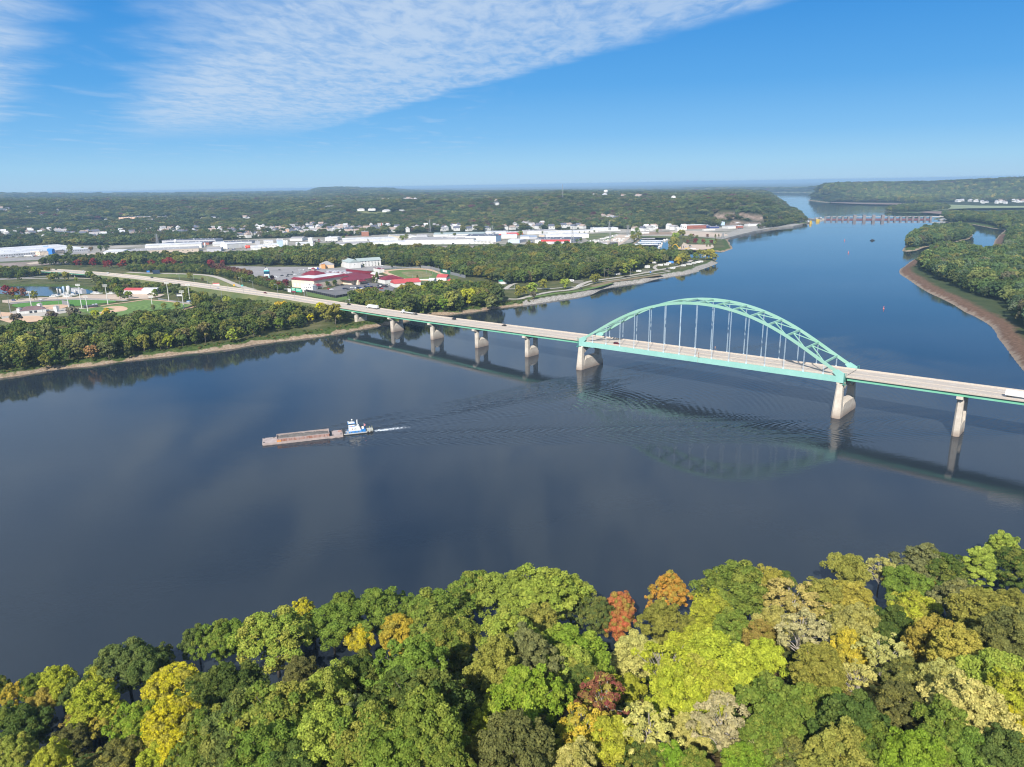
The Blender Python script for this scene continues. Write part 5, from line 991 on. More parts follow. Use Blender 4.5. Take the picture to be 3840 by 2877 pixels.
BL(M2, 1450, 520, 1530, 515, W, 'small brown shed left of the white roofed hall', 'shed', 12, 6, WALLB, ROOFG); BL(M2, 1600, 460, 1880, 455, W, 'low orange brown roofed yard building near the brick flats', 'warehouse', 30, 4, WALLB, mat('rust_roof', (.5, .30, .2), .8, .1, .1))
BL(M2, 345, 370, 605, 362, 'school', 'peach coloured school with a square tower in the lower town', 'school', 40, 14, PEACH, ROOFW, wins=(3, 12, .03, .8)); BL(M2, 520, 372, 575, 370, 'school_tower', 'square peach tower standing in front of the school', 'tower', 14, 24, PEACH, ROOFW, wins=(4, 2, .2, .8))
BL(M2, 1555, 395, 1665, 391, 'store', 'small red brick store beside white houses', 'store', 25, 9, BRK, ROOFW, wins=(2, 5, .05, .95)); BL(M2, 1835, 400, 1950, 396, 'apartment_block', 'red brown apartment block with a grey roof and balconies', 'apartments', 22, 19, mat('orange_brick', (.45, .20, .13), .9, .1, .5), ROOFG, wins=(4, 6, .05, .95))
BL(M3, 372, 452, 1550, 436, W, 'huge white warehouse with a grey flat roof, the largest front along the levee', 'warehouse', 110, 17, WALLW, ROOFG, doors=((.55, 8, 5), (.7, 6, 4)))
BL(M3, 440, 398, 560, 394, W, 'narrow white monitor on the huge white warehouse roof line', 'warehouse', 30, 20, WALLW, ROOFW); BL(M3, 1085, 402, 1415, 398, W, 'raised white middle block behind the huge warehouse', 'warehouse', 30, 21, WALLW, ROOFG)
BL(M3, 1545, 440, 1890, 432, 'office_block', 'modern white office with two dark window bands at the right of the huge warehouse', 'office', 25, 11, WALLW, ROOFW, wins=(2, 14, .02, .98)); BL(M3, 1405, 410, 1935, 404, W, 'white block under a dark spotted roof behind the modern office', 'warehouse', 90, 23, WALLW, ROOFD)
BL(M3, 1935, 404, 2022, 385, W, 'bright blue side wall of the tall block right of the modern office', 'warehouse', 60, 22, LBLUE, ROOFD); BL(M3, 855, 325, 1735, 310, W, 'long white hall with a pale grey green roof below the hillside houses', 'warehouse', 70, 12, WALLW, ROOFS, 'gable', rh=5)
BL(M3, 1740, 285, 2130, 280, W, 'white roofed store right of the long grey green roofed hall', 'warehouse', 60, 12, WALLW, ROOFW); BL(M3, 2130, 290, 2400, 284, W, 'red walled store with a white roof', 'store', 40, 12, REDP, ROOFW); BL(M3, 1885, 284, 2130, 282, W, 'low red walled wing of the store', 'store', 12, 5, REDP, ROOFW)
BL(M3, 205, 345, 505, 330, W, 'beige hall with a grey flat roof left of a pair of dark trees', 'warehouse', 60, 11, mat('sand_wall', (.66, .58, .44), .8, .05, .1), ROOFG); BL(M3, 75, 318, 150, 316, W, 'small white shed at the left end of the beige hall', 'shed', 20, 7, WALLW, ROOFW); BL(M3, 555, 318, 750, 314, W, 'low grey brown roofed shed beside the power pylon', 'shed', 30, 7, WALLG, ROOFG); BL(M3, 2030, 345, 2300, 340, W, 'white plant block with pipes at the right of the blue wall', 'warehouse', 50, 13, WALLW, ROOFW)
BL(M4, 265, 368, 800, 350, W, 'white flat roofed warehouse left of the grassy field', 'warehouse', 60, 14, WALLW, ROOFG, wins=(1, 6, .3, .9)); BL(M4, 800, 350, 1480, 328, W, 'very long low white warehouse running toward the bluff', 'warehouse', 40, 9, WALLW, ROOFW); BL(M4, 1405, 303, 1835, 292, W, 'white warehouse with a dark strip at the end of the long row', 'warehouse', 40, 11, WALLW, ROOFW); BL(M4, 1480, 318, 1875, 304, W, 'low open white canopy building at the foot of the last warehouse', 'warehouse', 15, 4, WALLW, ROOFW)
BL(M4, 395, 526, 1015, 524, W, 'warehouse with a broad red band over white walls and a dark roof', 'warehouse', 85, 15, WALLW, ROOFD, band=(.17, .98, .50, .97, REDP), doors=((.2, 10, 6), (.52, 9, 8), (.72, 13, 8)))
BL(M4, 1015, 524, 1210, 470, W, 'pale side hall at the right of the red banded warehouse', 'warehouse', 60, 13, WALLG, ROOFD); BL(M4, 590, 440, 1330, 425, W, 'white roofed hall behind the red banded warehouse', 'warehouse', 50, 14, WALLW, ROOFW); BL(M4, 520, 410, 620, 405, W, 'little cream building left of the white roofed hall', 'store', 20, 8, CREAM, ROOFW)
BL(M4, 620, 395, 805, 388, W, 'plain white box warehouse in the middle of the yard', 'warehouse', 40, 16, WALLW, ROOFW); BL(M4, 935, 388, 1170, 382, W, 'white shed with several doors next to the grassy field', 'shed', 40, 9, WALLW, ROOFW, doors=((.3, 6, 5), (.6, 6, 5))); BL(M4, 145, 445, 300, 443, W, 'white walled shed with a blue grey roof', 'shed', 45, 10, WALLW, mat('blue_grey_roof', (.32, .38, .48), .6, .06, .1), 'gable', rh=4); BL(M4, 300, 444, 437, 440, W, 'blue grey roofed shed joined on the right of its twin', 'shed', 40, 8, WALLG, mat('blue_grey_roof', (.32, .38, .48)), 'gable', rh=4)
BL(M4, -70, 515, 130, 515, W, 'pale blue white shed with dark side, left of the round bush', 'shed', 45, 11, LBLUE, ROOFW); BL(M4, 132, 514, 235, 490, W, 'dark shed end right of the pale blue white shed', 'shed', 8, 10, WALLG, ROOFW)
BL(M4, 1515, 538, 1650, 535, W, 'dark round roofed boat store among the boats', 'shed', 16, 6, WALLG, ROOFG, 'gable', rh=3); BL(M4, 1505, 562, 1700, 560, W, 'long flat white boat shed at the yard edge', 'shed', 8, 4, WALLW, ROOFW); BL(M4, 1720, 548, 1830, 545, W, 'black walled boat repair building', 'workshop', 18, 9, mat('black_wall', (.06, .06, .07), .7, .1, .3), ROOFG)
BL(M5, 1280, 272, 1605, 262, 'brick_mill', 'long two storey red brick works with a white roof below the bluff', 'factory', 45, 16, BRK, ROOFW, wins=(2, 12, .3, .98)); BL(M5, 1605, 258, 1665, 256, W, 'dark blue wall beside the brick works', 'warehouse', 30, 13, mat('navy_wall', (.04, .06, .2), .6, .1, .2), ROOFW); BL(M5, 1665, 262, 1830, 258, W, 'low blue and grey hall right of the navy wall', 'warehouse', 20, 8, mat('navy_wall', (.04, .06, .2)), ROOFG)
BL(M5, 1800, 214, 1925, 211, W, 'silver stepped block above the works roofs', 'warehouse', 30, 17, LBLUE, ROOFW); BL(M5, 1560, 300, 1760, 294, W, 'long low white roof in front of the brick works', 'shed', 10, 5, WALLW, ROOFW); BL(M5, 1980, 268, 2150, 262, W, 'white shed with four roof ridges near the bluff', 'shed', 35, 10, WALLW, ROOFW, 'gable', rh=2)
BL(EP, 915, 445, 1010, 443, W, 'white hall with a round arched front by the cliff', 'warehouse', 30, 9, WALLW, ROOFW, 'gablex', rh=6); BL(EP, 958, 502, 1050, 500, 'brick_store', 'small red brick store with three white doors near the shore', 'store', 25, 13, BRK, ROOFW, doors=((.2, 5, 4), (.5, 5, 4), (.8, 5, 4))); BL(EP, 1125, 462, 1345, 456, W, 'long white shed standing on top of the stone revetment', 'shed', 25, 8, WALLW, ROOFW); BL(EP, 1425, 446, 1605, 441, W, 'white open fronted shed, last building before the dam', 'shed', 12, 5, WALLW, ROOFW, wins=(1, 5, .05, .95))
BL(EP, 800, 500, 958, 498, W, 'white walled shed left of the small brick store', 'shed', 20, 9, WALLW, ROOFW); BL(EP, 1175, 390, 1255, 388, W, 'pale flat box at the foot of the cliff', 'shed', 20, 8, WALLG, ROOFW); BL(EP, 0, 540, 75, 538, 'house', 'white gabled house at the left end of the shore village', 'house', 20, 9, WALLW, ROOFW, 'gable')
BL(M5, 370, 302, 480, 300, W, 'white round roofed hall beside the bluff foot trees', 'shed', 25, 8, WALLW, ROOFW, 'gablex', rh=4); BL(M5, 530, 308, 620, 306, 'house', 'white gabled cottage left of the brown field', 'house', 14, 6, WALLW, ROOFG, 'gable')
BL(M5, 490, 352, 620, 350, W, 'long thin white trailer store beside the harbour road', 'shed', 8, 5, WALLW, ROOFW)
# church and hillside school
o = BL(M3, 0, 190, 78, 188, 'church', 'red brick church with a steep gable and a square steeple', 'church', 40, 13, BRK, ROOFG, 'gablex', rh=13)
m = MB(); m.box(-10, -5, 2, 7, -.5, 17); m.build('steeple', BRK, o); m = MB(); m.taper((-10.3, -4.7, 1.7, 7.3), (-7.7, -7.3, 4.3, 4.7), 17.003, 24); m.build('spire', BRK, o)
def on_hill(name, label, cat, px, py, Lw, D, h, wall, roof, style='flat', **k):
    x, y, z = hmarch(px, py); a = np.array(G(px, py, z)); dx = Lw / 2; A = PR(a[0] - dx, a[1], z); B_ = PR(a[0] + dx, a[1], z); return bldg(name, label, cat, A, B_, D, h, wall, roof, style, z=z - .5, **k)
on_hill('school', 'long red brown school with a bright red roof patch in the town trees', 'school', *r1([(1220, 430)])[0], 190, 40, 14, PEACH, ROOFG, wins=(3, 16, .02, .98)); on_hill('gym_hall', 'bright red roofed hall in front of the long brick school', 'school', *r1([(1240, 434)])[0], 45, 26, 9, BRK, ROOFC)
on_hill('brick_flats', 'tan brick mansion in the trees on the hilltop', 'house', *r2([(640, 348)])[0], 50, 24, 16, PEACH, ROOFG, 'hip')
for k, (px, py, l_) in enumerate([(*r2([(905, 348)])[0], 'white villa left of a lawn on the ridge'), (*r2([(1000, 346)])[0], 'white villa half hidden by a yellow green tree on the ridge'), (*r2([(1125, 358)])[0], 'grey gabled villa in the middle of the ridge lawn'), (*r2([(1255, 360)])[0], 'white villa at the right end of the ridge lawn'), (*r2([(550, 350)])[0], 'long low white house left of the hilltop mansion')]):
    on_hill('villa', l_, 'house', px, py, 32, 16, 7, WALLW, ROOFG, 'hip')
# ------------------------------------------------------------------ casino complex
def Bq(fn, pts): return [np.array(G(*p, LZ)) for p in fn(pts)]
c0, c1_, c2_ = Bq(CA, [(430, 1240), (1095, 1270), (1975, 1120)])     # left corner, near corner, right corner of the big white hall
def frame(name, label, cat, a, b): ang = math.atan2(b[1] - a[1], b[0] - a[0]); o = empty(name, (a[0], a[1], LZ), ang); tag(o, label, cat); return o, float(np.linalg.norm(b - a))
o, Lh = frame('casino_hall', 'large cream walled hall with a white flat roof and a maroon sloping eave', 'casino', c1_, c2_)
ang = math.atan2(c2_[1] - c1_[1], c2_[0] - c1_[0]); dl = c0 - c1_; Dh = float(np.linalg.norm(dl)); sgn = 1
hc = 12.5
MB().box(0, Lh, 0, Dh, -.5, hc).build('wall', CREAM, o); MB().box(2.4, Lh - 2.4, 2.4, Dh - 2.4, hc + 1.6, hc + 2.2).build('flat_roof', ROOFW, o)
m = MB(); e = hc + .003
m.add([(-1.2, -1.2, e - .6), (Lh + 1.2, -1.2, e - .6), (Lh + 1.2, Dh + 1.2, e - .6), (-1.2, Dh + 1.2, e - .6), (2.6, 2.6, e + 2.4), (Lh - 2.6, 2.6, e + 2.4), (Lh - 2.6, Dh - 2.6, e + 2.4), (2.6, Dh - 2.6, e + 2.4)], [(0, 1, 5, 4), (1, 2, 6, 5), (2, 3, 7, 6), (3, 0, 4, 7)]); m.build('eave_roof', ROOFR, o)
for k in range(6): MB().box(-.08, .05, Dh * (k + .3) / 6.4, Dh * (k + .3) / 6.4 + Dh * .09, .6, 6.5).build('blind_arch', WALLW, o)
MB().box(Lh * .93, Lh + 6, -5, 4, -.5, 9).build('porch', CREAM, o); MB().box(Lh * .96, Lh + 2, -5.08, -4.95, 0, 5).build('doorway', GLASS, o)
m = MB(); m.taper((-1, 11, -8, 1), (4, 6, -4, -3), 4.6, 7.5); m.build('canopy_roof', ROOFR, o); m = MB(); [m.tube((x, y, -.3), (x, y, 4.6), .3) for x, y in ((0, -7), (10, -7), (0, 0), (10, 0))]; m.build('canopy_post', WALLW, o)
m = MB(); m.taper((Lh * .45, Lh * .8, Dh - 16, Dh + 14), (Lh * .6, Lh * .65, Dh - 4, Dh + 2), hc + 2.2, hc + 8); m.build('tower_roof', ROOFR, o); m = MB(); m.box(Lh * .6, Lh * .65, Dh - 4, Dh + 2, hc + 7, hc + 9.5); m.build('cupola', WALLW, o); m = MB(); m.taper((Lh * .59, Lh * .66, Dh - 5, Dh + 3), (Lh * .62, Lh * .63, Dh - 1.4, Dh - .6), hc + 9.6, hc + 12); m.build('cupola_roof', ROOFR, o)
a, b = Bq(DT, [(405, 600), (960, 520)])
o, Lq = frame('casino_building', 'broad maroon metal roofed casino behind the south parking lot', 'casino', a, b); Dq = 125
MB().box(0, Lq, 6, Dq, -.5, 8).build('wall', CREAM, o)
m = MB(); rx = Lq * .52; V = [(-6, 0, 7.4), (Lq * .62, -1, 7.4), (Lq + 2, 4, 7.4), (Lq + 2, Dq, 7.8), (-6, Dq, 7.8), (Lq * .1, 36, 11), (Lq * .55, 36, 11), (Lq * .9, Dq * .5, 11), (Lq * .5, Dq - 20, 11), (0, Dq - 22, 11)]
m.add(V, [(0, 1, 6, 5), (1, 2, 7, 6), (2, 3, 8, 7), (3, 4, 9, 8), (4, 0, 5, 9), (5, 6, 7, 8, 9)]); m.build('roof', ROOFR, o)
m = MB(); rnd = random.Random(3)
for k in range(22): u, v = Lq * rnd.uniform(.40, .62), rnd.uniform(50, Dq - 24); m.box(u, u + rnd.uniform(3, 7), v, v + rnd.uniform(3, 6), 10.9, 10.9 + rnd.uniform(1.2, 2.6))
m.build('roof_machinery', WALLG, o); MB().box(Lq * .1, Lq * .16, -2, 6, -.5, 7).build('entrance_porch', CREAM, o); MB().box(Lq * .66, Lq * .74, -8, 4, -.5, 7).build('entrance_porch', WALLW, o)
m = MB(); m.taper((Lq * .12, Lq * .30, -6, 6), (Lq * .14, Lq * .28, -3, 5), 5.2, 7.2); m.build('entrance_canopy', ROOFR, o)
for k in range(2): m = MB(); m.box(Lq * (.92 + .0 * k), Lq * (.92) + 9, 20 + 36 * k, 52 + 36 * k, 7, 11 - k); m.build('grandstand_block', WALLW, o)
MB().box(Lq * .9, Lq * .96, 30, 90, 10, 13).build('grandstand_roof', ROOFR, o)
BL(DT, 940, 580, 1275, 545, 'kennel_building', 'low white building with a maroon hip roof beside the race track', 'building', 26, 6, WALLW, ROOFR, 'hip', rh=5)
BL(DT, 1110, 640, 1560, 605, 'kennel_building', 'long white building with a coral red gable roof at the lot edge', 'building', 22, 5.5, WALLW, ROOFC, 'gable', rh=5)
BL(DT, 1830, 520, 2000, 522, 'kennel_building', 'small white building with a coral roof at the right of the race track', 'building', 18, 5, WALLW, ROOFC, 'gable', rh=4); BL(DT, 1690, 570, 1780, 572, 'track_shed', 'small white shed below the coral roofed track building', 'shed', 12, 5, WALLW, ROOFW, 'gable')
BL(DT, 2000, 590, 2100, 600, 'track_shed', 'cream shed with a red roof partly hidden by trees right of the track', 'shed', 14, 5, CREAM, ROOFC, 'gable'); BL(DT, 740, 362, 845, 385, 'track_shed', 'white block with a red roof at the grandstand corner', 'building', 9, 6, WALLW, ROOFR)
# hotel: two gabled wings
o = BL(DT, 320, 315, 525, 300, 'hotel', 'four storey white hotel with a sage green gabled roof', 'hotel', 48, 10.5, WALLW, ROOFS, 'gablex', rh=5.5, wins=(1, 1, .45, .55))
a, b = Bq(DT, [(530, 290), (660, 288)]); o.rotation_euler.z
L1 = 30
MB().box(24, 66, 14, 32, -.5, 10.5).build('wing_wall', WALLW, o); m = MB(); m.add([(22, 13, 10.6), (67, 13, 10.6), (67, 23, 15.4), (20, 23, 15.4), (22, 33, 10.6), (67, 33, 10.6)], [(0, 1, 2, 3), (3, 2, 5, 4), (1, 5, 2)]); m.build('wing_roof', ROOFS, o)
for r_ in range(4):
    for c_ in range(6): MB().box(30 + c_ * 6, 31.4 + c_ * 6, 13.9, 14.05, .9 + r_ * 2.5, 2.1 + r_ * 2.5).build('window', GLASS, o)
for k in range(5): m = MB(); y = 6 + k * 9; m.add([(-.7, y - 3, 10.5), (-.7, y + 3, 10.5), (-.7, y, 13.4), (6, y, 13.4)], [(0, 1, 2), (0, 2, 3), (1, 3, 2)]); m.build('dormer', ROOFS, o)
BL(DT, -190, 310, 60, 300, 'restaurant', 'low restaurant with a grey roof and red corner left of the hotel', 'restaurant', 25, 6, PEACH, ROOFG, 'hip'); BL(CA, 1300, 750, 1385, 745, 'snack_bar', 'bright red and yellow restaurant front facing the parking lot', 'restaurant', 8, 8, mat('yellow_red_front', (.8, .4, .15), .6, .1, .1), ROOFR)
BL(CA, 755, 1290, 1060, 1305, 'site_office', 'white portable office trailer in front of the cream hall', 'trailer', 9, 6, WALLW, WALLW, wins=(1, 4, .2, .9), winh=.9)
BL(f5, -75, 475, 240, 478, 'equipment_shed', 'long white shed with a red roof beside the ball field', 'shed', 16, 5.5, WALLW, mat('coral_roof', (1, 1, 1)), 'gable', rh=2.5); BL(f5, 243, 480, 480, 478, 'equipment_shed', 'long white shed with a white roof beside the red roofed one', 'shed', 16, 6, WALLW, ROOFW, 'gable', rh=2.5)
BL(PK, -30, 490, 100, 485, 'bath_house', 'white campground building with a green roof', 'building', 10, 4, WALLW, mat('green_roof', (.04, .28, .18), .6, .05, .2), 'hip', rh=3)
o = BL(f0, 345, 645, 800, 600, 'concession_building', 'ball park concession building with a dusky brown hip roof', 'building', 16, 4, WALLW, mat('brown_roof', (.20, .13, .13), .8, .1, .1), 'hip', rh=4, doors=((.42, 3, 3), (.6, 3, 3)))
for x, y, l_ in ((300, 640, 'white scorer booth left of the ball park concession building'), (935, 602, 'white scorer booth right of the ball park concession building'), (650, 560, 'white topped booth behind the concession building roof')): BL(f0, x, y, x + 50, y + 1, 'scorer_booth', l_, 'booth', 4, 7, WALLW, ROOFG, 'hip', rh=1.2)
BL(f0, 1455, 540, 1700, 515, 'dugout', 'long dark roofed dugout beside the baseball infield', 'dugout', 4, 2.6, mat('black_wall', (.06, .06, .07)), ROOFD)
# quay plant by the pond
def thing(name, label, cat, x, y, z=LZ, rz=0, grp=None): o = empty(name, (x, y, z), rz); tag(o, label, cat, grp); return o
# lattice and water towers, silos, tanks
def P0(fn, x, y, z=LZ): return G(*fn([(x, y)])[0], z)
x, y = P0(MW, 835, 505); o = thing('water_tower', 'white bulbous water tower on legs above the white plant hall', 'water tower', x, y); o.scale = (.55, .55, .5)
m = MB(); m.lathe([(2, 27), (7, 30), (7.6, 35), (6, 39), (2, 42), (.3, 43)], 18); m.build('tank', WALLW, o, True); m = MB(); [m.tube((6.5 * math.cos(t), 6.5 * math.sin(t), 0), (5.5 * math.cos(t), 5.5 * math.sin(t), 31), .5) for t in np.arange(0, 6.2, 1.0472)]; m.tube((0, 0, 0), (0, 0, 28), 1.2); m.build('leg_frame', WALLW, o)
x, y = P0(MW, 1335, 502); o = thing('silo', 'single slim white silo at the right end of the white plant hall', 'silo', x, y); o.scale = (.7, .7, .55); MB().lathe([(3, -.5), (3, 20), (2.6, 21), (.2, 23)], 14).build('shell', WALLW, o, True)
for x_, l_ in ((502, 'left one of the twin tall white silos at the levee'), (545, 'right one of the twin tall white silos at the levee')):
    x, y = P0(M2, x_, 610); o = thing('silo', l_, 'silo', x, y, grp='twin silos'); o.scale = (.8, .8, .6); MB().lathe([(4, -.5), (4, 31), (3.4, 32), (.3, 33)], 16).build('shell', WALLW, o, True); m = MB(); m.bar((4.3, 0, 0), (4.3, 0, 32), .3); m.build('ladder', WALLG, o)
x, y = P0(MW, 2075, 512); o = thing('storage_tank', 'small bright red orange tank in the plant yard', 'tank', x, y); MB().tube((-6, 0, 3.4), (6, 0, 3.4), 3.3, n=14).build('shell', mat('tank_red', (.8, .1, .06), .5, .05, .2), o, True); m = MB(); m.box(-4, -3, -2, 2, -.3, 2); m.box(3, 4, -2, 2, -.3, 2); m.build('cradle', DARK, o)
x, y = P0(LW, 790, 292, 12); o = thing('cooling_unit', 'bright cyan blue box on the far side of the long factory roof', 'roof unit', x, y, 6.5); o.scale = (.5, .6, .36); MB().box(-12, 12, -8, 8, 0, 14).build('casing', mat('cyan_panel', (.05, .42, .75), .5, .05, .2), o); MB().box(-9, 9, -6, 6, 14.003, 16).build('fan_deck', BLUEP, o)
px, py = fr(2200, 680, .18083, [(395, 340)])[0]; x, y, z = hmarch(px, py + 6); r_ = math.hypot(x, y); k_ = r_ / F
o = thing('water_tower', 'tall white water tower with a bulb tank and fluted stem on the skyline', 'water tower', *G(px, py + 2, z), z); u = k_ * .18083
MB().lathe([(23 * u, -4), (21 * u, 90 * u), (30 * u, 115 * u), (42 * u, 122 * u), (45 * u, 140 * u), (40 * u, 160 * u), (14 * u, 168 * u), (1, 175 * u)], 24).build('tank', WALLW, o, True); MB().lathe([(24 * u, -3), (23 * u, 88 * u)], 24).build('stem', WALLG, o, True)
px, py = fr(2200, 680, .18083, [(1797, 430)])[0]; x, y, z = hmarch(px, py + 4); r_ = math.hypot(x, y); u = r_ / F * .18083
o = thing('water_tower', 'older white domed water tower on many legs above the woods', 'water tower', *G(px, py + 2, z), z)
MB().lathe([(44 * u, 62 * u), (47 * u, 66 * u), (47 * u, 100 * u), (40 * u, 118 * u), (22 * u, 130 * u), (1, 134 * u)], 22).build('tank', WALLW, o, True); m = MB(); [m.tube((44 * u * math.cos(t), 44 * u * math.sin(t), -8), (44 * u * math.cos(t), 44 * u * math.sin(t), 64 * u), 3.2 * u) for t in np.arange(0, 6.2, .7854)]; m.tube((0, 0, -5), (0, 0, 62 * u), 7 * u); m.build('leg_frame', WALLW, o)
def lattice(name, label, px, py, top_px, z=LZ, wd=7.0, arms=True, hill=False):
    if hill: x, y, z = hmarch(px, py)
    else: x, y = G(px, py, z)
    r_ = math.hypot(x, y); h = (py - top_px) / F * r_ * 1.02
    o = thing(name, label, 'pylon' if arms else 'mast', x, y, z); m = MB(); t = wd * .14
    for a, b in ((-1, -1), (1, -1), (1, 1), (-1, 1)): m.bar((a * wd / 2, b * wd / 2, 0), (a * t / 2, b * t / 2, h), .45)
    n = 7
    for k in range(n):
        w0 = (wd + (t - wd) * k / n) / 2; w1 = (wd + (t - wd) * (k + 1) / n) / 2; z0, z1 = h * k / n, h * (k + 1) / n
        for a, b, c, d in ((-1, -1, 1, -1), (1, -1, 1, 1), (1, 1, -1, 1), (-1, 1, -1, -1)): m.bar((a * w0, b * w0, z0), (c * w1, d * w1, z1), .3); m.bar((c * w0, d * w0, z0), (a * w1, b * w1, z1), .3)
    m.build('lattice_frame', mat('galvanised_steel', (.30, .31, .32), .6, .1, .5), o)
    if arms:
        for q in (.72, .84, .95): MB().bar((-wd * .9, 0, h * q), (wd * .9, 0, h * q), .4).build('crossarm', mat('galvanised_steel', (1, 1, 1)), o)
for fn, x_, y_, t_, l_ in ((MW, 515, 450, 290, 'lattice power pylon left of the bulbous white water tower'), (M3, 795, 235, 30, 'lattice power pylon rising beside a white house roof'), (M4, 1045, 535, 250, 'lattice power pylon in front of the red banded warehouse'), (M4, 285, 262, 130, 'lattice power pylon at the left end of the white warehouses'), (M4, 1680, 300, 150, 'lattice power pylon by the last white warehouse'), (M4, 1690, 590, 350, 'lattice power pylon among the boats of the yard'), (M4, 2000, 370, 215, 'lattice power pylon at the top of the boat yard'), (M3, 1875, 290, 130, 'slim steel pole tower above the dark spotted roof'), (M5, 1890, 430, 345, 'spreading steel frame tower on the bank of the point')):
    a, b = fn([(x_, y_), (x_, t_)]); lattice('power_pylon', l_, a[0], a[1], b[1])
a, b = r3([(437, 275), (437, 135)]); lattice('radio_mast', 'tall thin radio mast on the wooded hill crossing the skyline', a[0], a[1], b[1], wd=6, arms=False, hill=True)
a, b = r3([(390, 235), (390, 205)]); lattice('radio_mast', 'short radio mast left of the tall one on the hill', a[0], a[1], b[1], wd=5, arms=False, hill=True)
a, b = r2([(1578, 205), (1578, 165)]); lattice('radio_mast', 'faint radio mast far off on the horizon', a[0], a[1], b[1], wd=12, arms=False, hill=True)
# ------------------------------------------------------------------ vehicles
PAINT = colmat('car_paint'); TYRE = mat('tyre_rubber', (.03, .03, .03), .9, .1, 5)
def make_car(kind='car'):
    o = empty('parked_car')
    m = MB()
    if kind == 'suv': m.yprism([(-2.3, .35), (2.3, .35), (2.35, .9), (1.2, 1.15), (.7, 1.75), (-2.1, 1.75), (-2.3, 1.1)], -.93, .93)
    elif kind == 'pickup': m.yprism([(-2.8, .4), (2.7, .4), (2.7, 1.0), (1.5, 1.15), (1.0, 1.85), (-.5, 1.85), (-.6, 1.2), (-2.8, 1.2)], -.95, .95)
    else: m.yprism([(-2.25, .3), (2.25, .3), (2.3, .75), (1.15, .95), (.5, 1.42), (-1.0, 1.42), (-1.7, 1.0), (-2.25, .95)], -.88, .88)
    m.build('body', PAINT, o); h = {'suv': (1.2, 1.68, .95), 'pickup': (1.25, 1.78, .97)}.get(kind, (1.0, 1.36, .9))
    MB().box(-1.9 if kind == 'suv' else (-.4 if kind == 'pickup' else -1.0), .55 if kind != 'pickup' else .85, -h[2], h[2], h[0], h[1]).build('side_windows', GLASS, o)
    m = MB(); xx = {'suv': .72, 'pickup': 1.02}.get(kind, .55); m.add([(xx + .02, -.75, h[1]), (xx + .02, .75, h[1]), (xx + .5, .75, h[0] - .02), (xx + .5, -.75, h[0] - .02)], [(0, 1, 2, 3)]).build('windscreen', GLASS, o)
    for x in (-1.45, 1.45):
        for y in (-.9, .72): MB().tube((x, y, .34), (x, y + .2, .34), .36, n=10).build('wheel', TYRE, o)
    return o
CARS = {k: make_car(k) for k in ('car', 'suv', 'pickup')}; _cu = set()
CC = dict(black=(.015, .016, .02), white=(.78, .78, .78), silver=(.45, .46, .48), grey=(.16, .165, .17), red=(.38, .03, .03), blue=(.04, .08, .25), navy=(.02, .03, .09), maroon=(.12, .01, .02), tan=(.4, .33, .25))
def car(kind, col, x, y, z, rz, label, cat='car', grp=None, name='parked_car'):
    t = CARS[kind]; o = t if kind not in _cu else copy_tree(t); _cu.add(kind); o.location = (x, y, z); o.rotation_euler = (0, 0, rz); o.name = name
    for ch in o.children:
        if ch.name.startswith('body'): ch.color = (*CC[col], 1)
    for k in ('label', 'category', 'group'):
        if k in o: del o[k]
    tag(o, label, cat, grp); return o
def bridge_car(kind, col, t, w_, label, flip=False, name='moving_car'):
    x, y = B2W(t, w_); return car(kind, col, x, y, zr(t) + .02, BYAW + (math.pi if flip else 0), label, 'car' if kind != 'pickup' else 'pickup', name=name)
def b_at(px, py):     # where on the deck does a pixel land
    z = 22.0
    for _ in range(8): x, y = G(px, py, z); t = (x - BX) * cb + (y - BY) * sb; w_ = -(x - BX) * sb + (y - BY) * cb; z = zr(t) + .8
    return t, w_
for fn, x_, y_, kind, col, lab in ((r7, 910, 478, 'suv', 'maroon', 'dark red car on the arch span near its left end'), (r6, 1400, 497, 'car', 'black', 'black car right behind the flatbed truck on the bridge'), (r6, 1743, 537, 'suv', 'black', 'black car alone in mid approach right of the flatbed truck'), (r6, 2142, 598, 'car', 'black', 'small black car on the bridge closest to the arch from the left'), (r6, 815, 415, 'pickup', 'black', 'black pickup at the shore end of the bridge')):
    p = fn([(x_, y_)])[0]; t, w_ = b_at(*p); w_ = 18.9 if w_ > 15 else (14.2 if w_ > 12 else (9.5 if w_ > 7 else 4.6)); bridge_car(kind, col, t, w_, lab, w_ > 12)
def semi(label, box=True, cabcol=(.75, .76, .78), name='semi_truck'):
    o = empty(name); tag(o, label, 'truck'); m = MB(); m.yprism([(7.3, .6), (10.6, .6), (10.6, 1.9), (9.3, 2.2), (8.9, 3.4), (7.3, 3.7)], -1.2, 1.2); c = m.build('cab', PAINT, o); c.color = (*cabcol, 1)
    MB().box(8.4, 9.05, -1.23, 1.23, 2.3, 3.1).build('side_windows', GLASS, o); MB().add([(9.0, -1.0, 3.3), (9.0, 1.0, 3.3), (9.42, 1.0, 2.3), (9.42, -1.0, 2.3)], [(0, 1, 2, 3)]).build('windscreen', GLASS, o)
    if box: MB().box(-8, 7, -1.3, 1.3, 1.25, 4.1).build('trailer_box', WALLW, o); MB().box(-7.6, 6.6, -.5, .5, .8, 1.24).build('chassis', DARK, o)
    else: MB().box(-8, 7, -1.3, 1.3, 1.2, 1.55).build('flatbed', WALLW, o); MB().box(-7.6, 7.2, -.5, .5, .7, 1.19).build('chassis', DARK, o)
    for x in (-6.8, -5.5, 5.2, 6.4, 9.8):
        for y in (-1.25, .95): MB().tube((x, y, .52), (x, y + .3, .52), .52, n=10).build('wheel', TYRE, o)
    return o
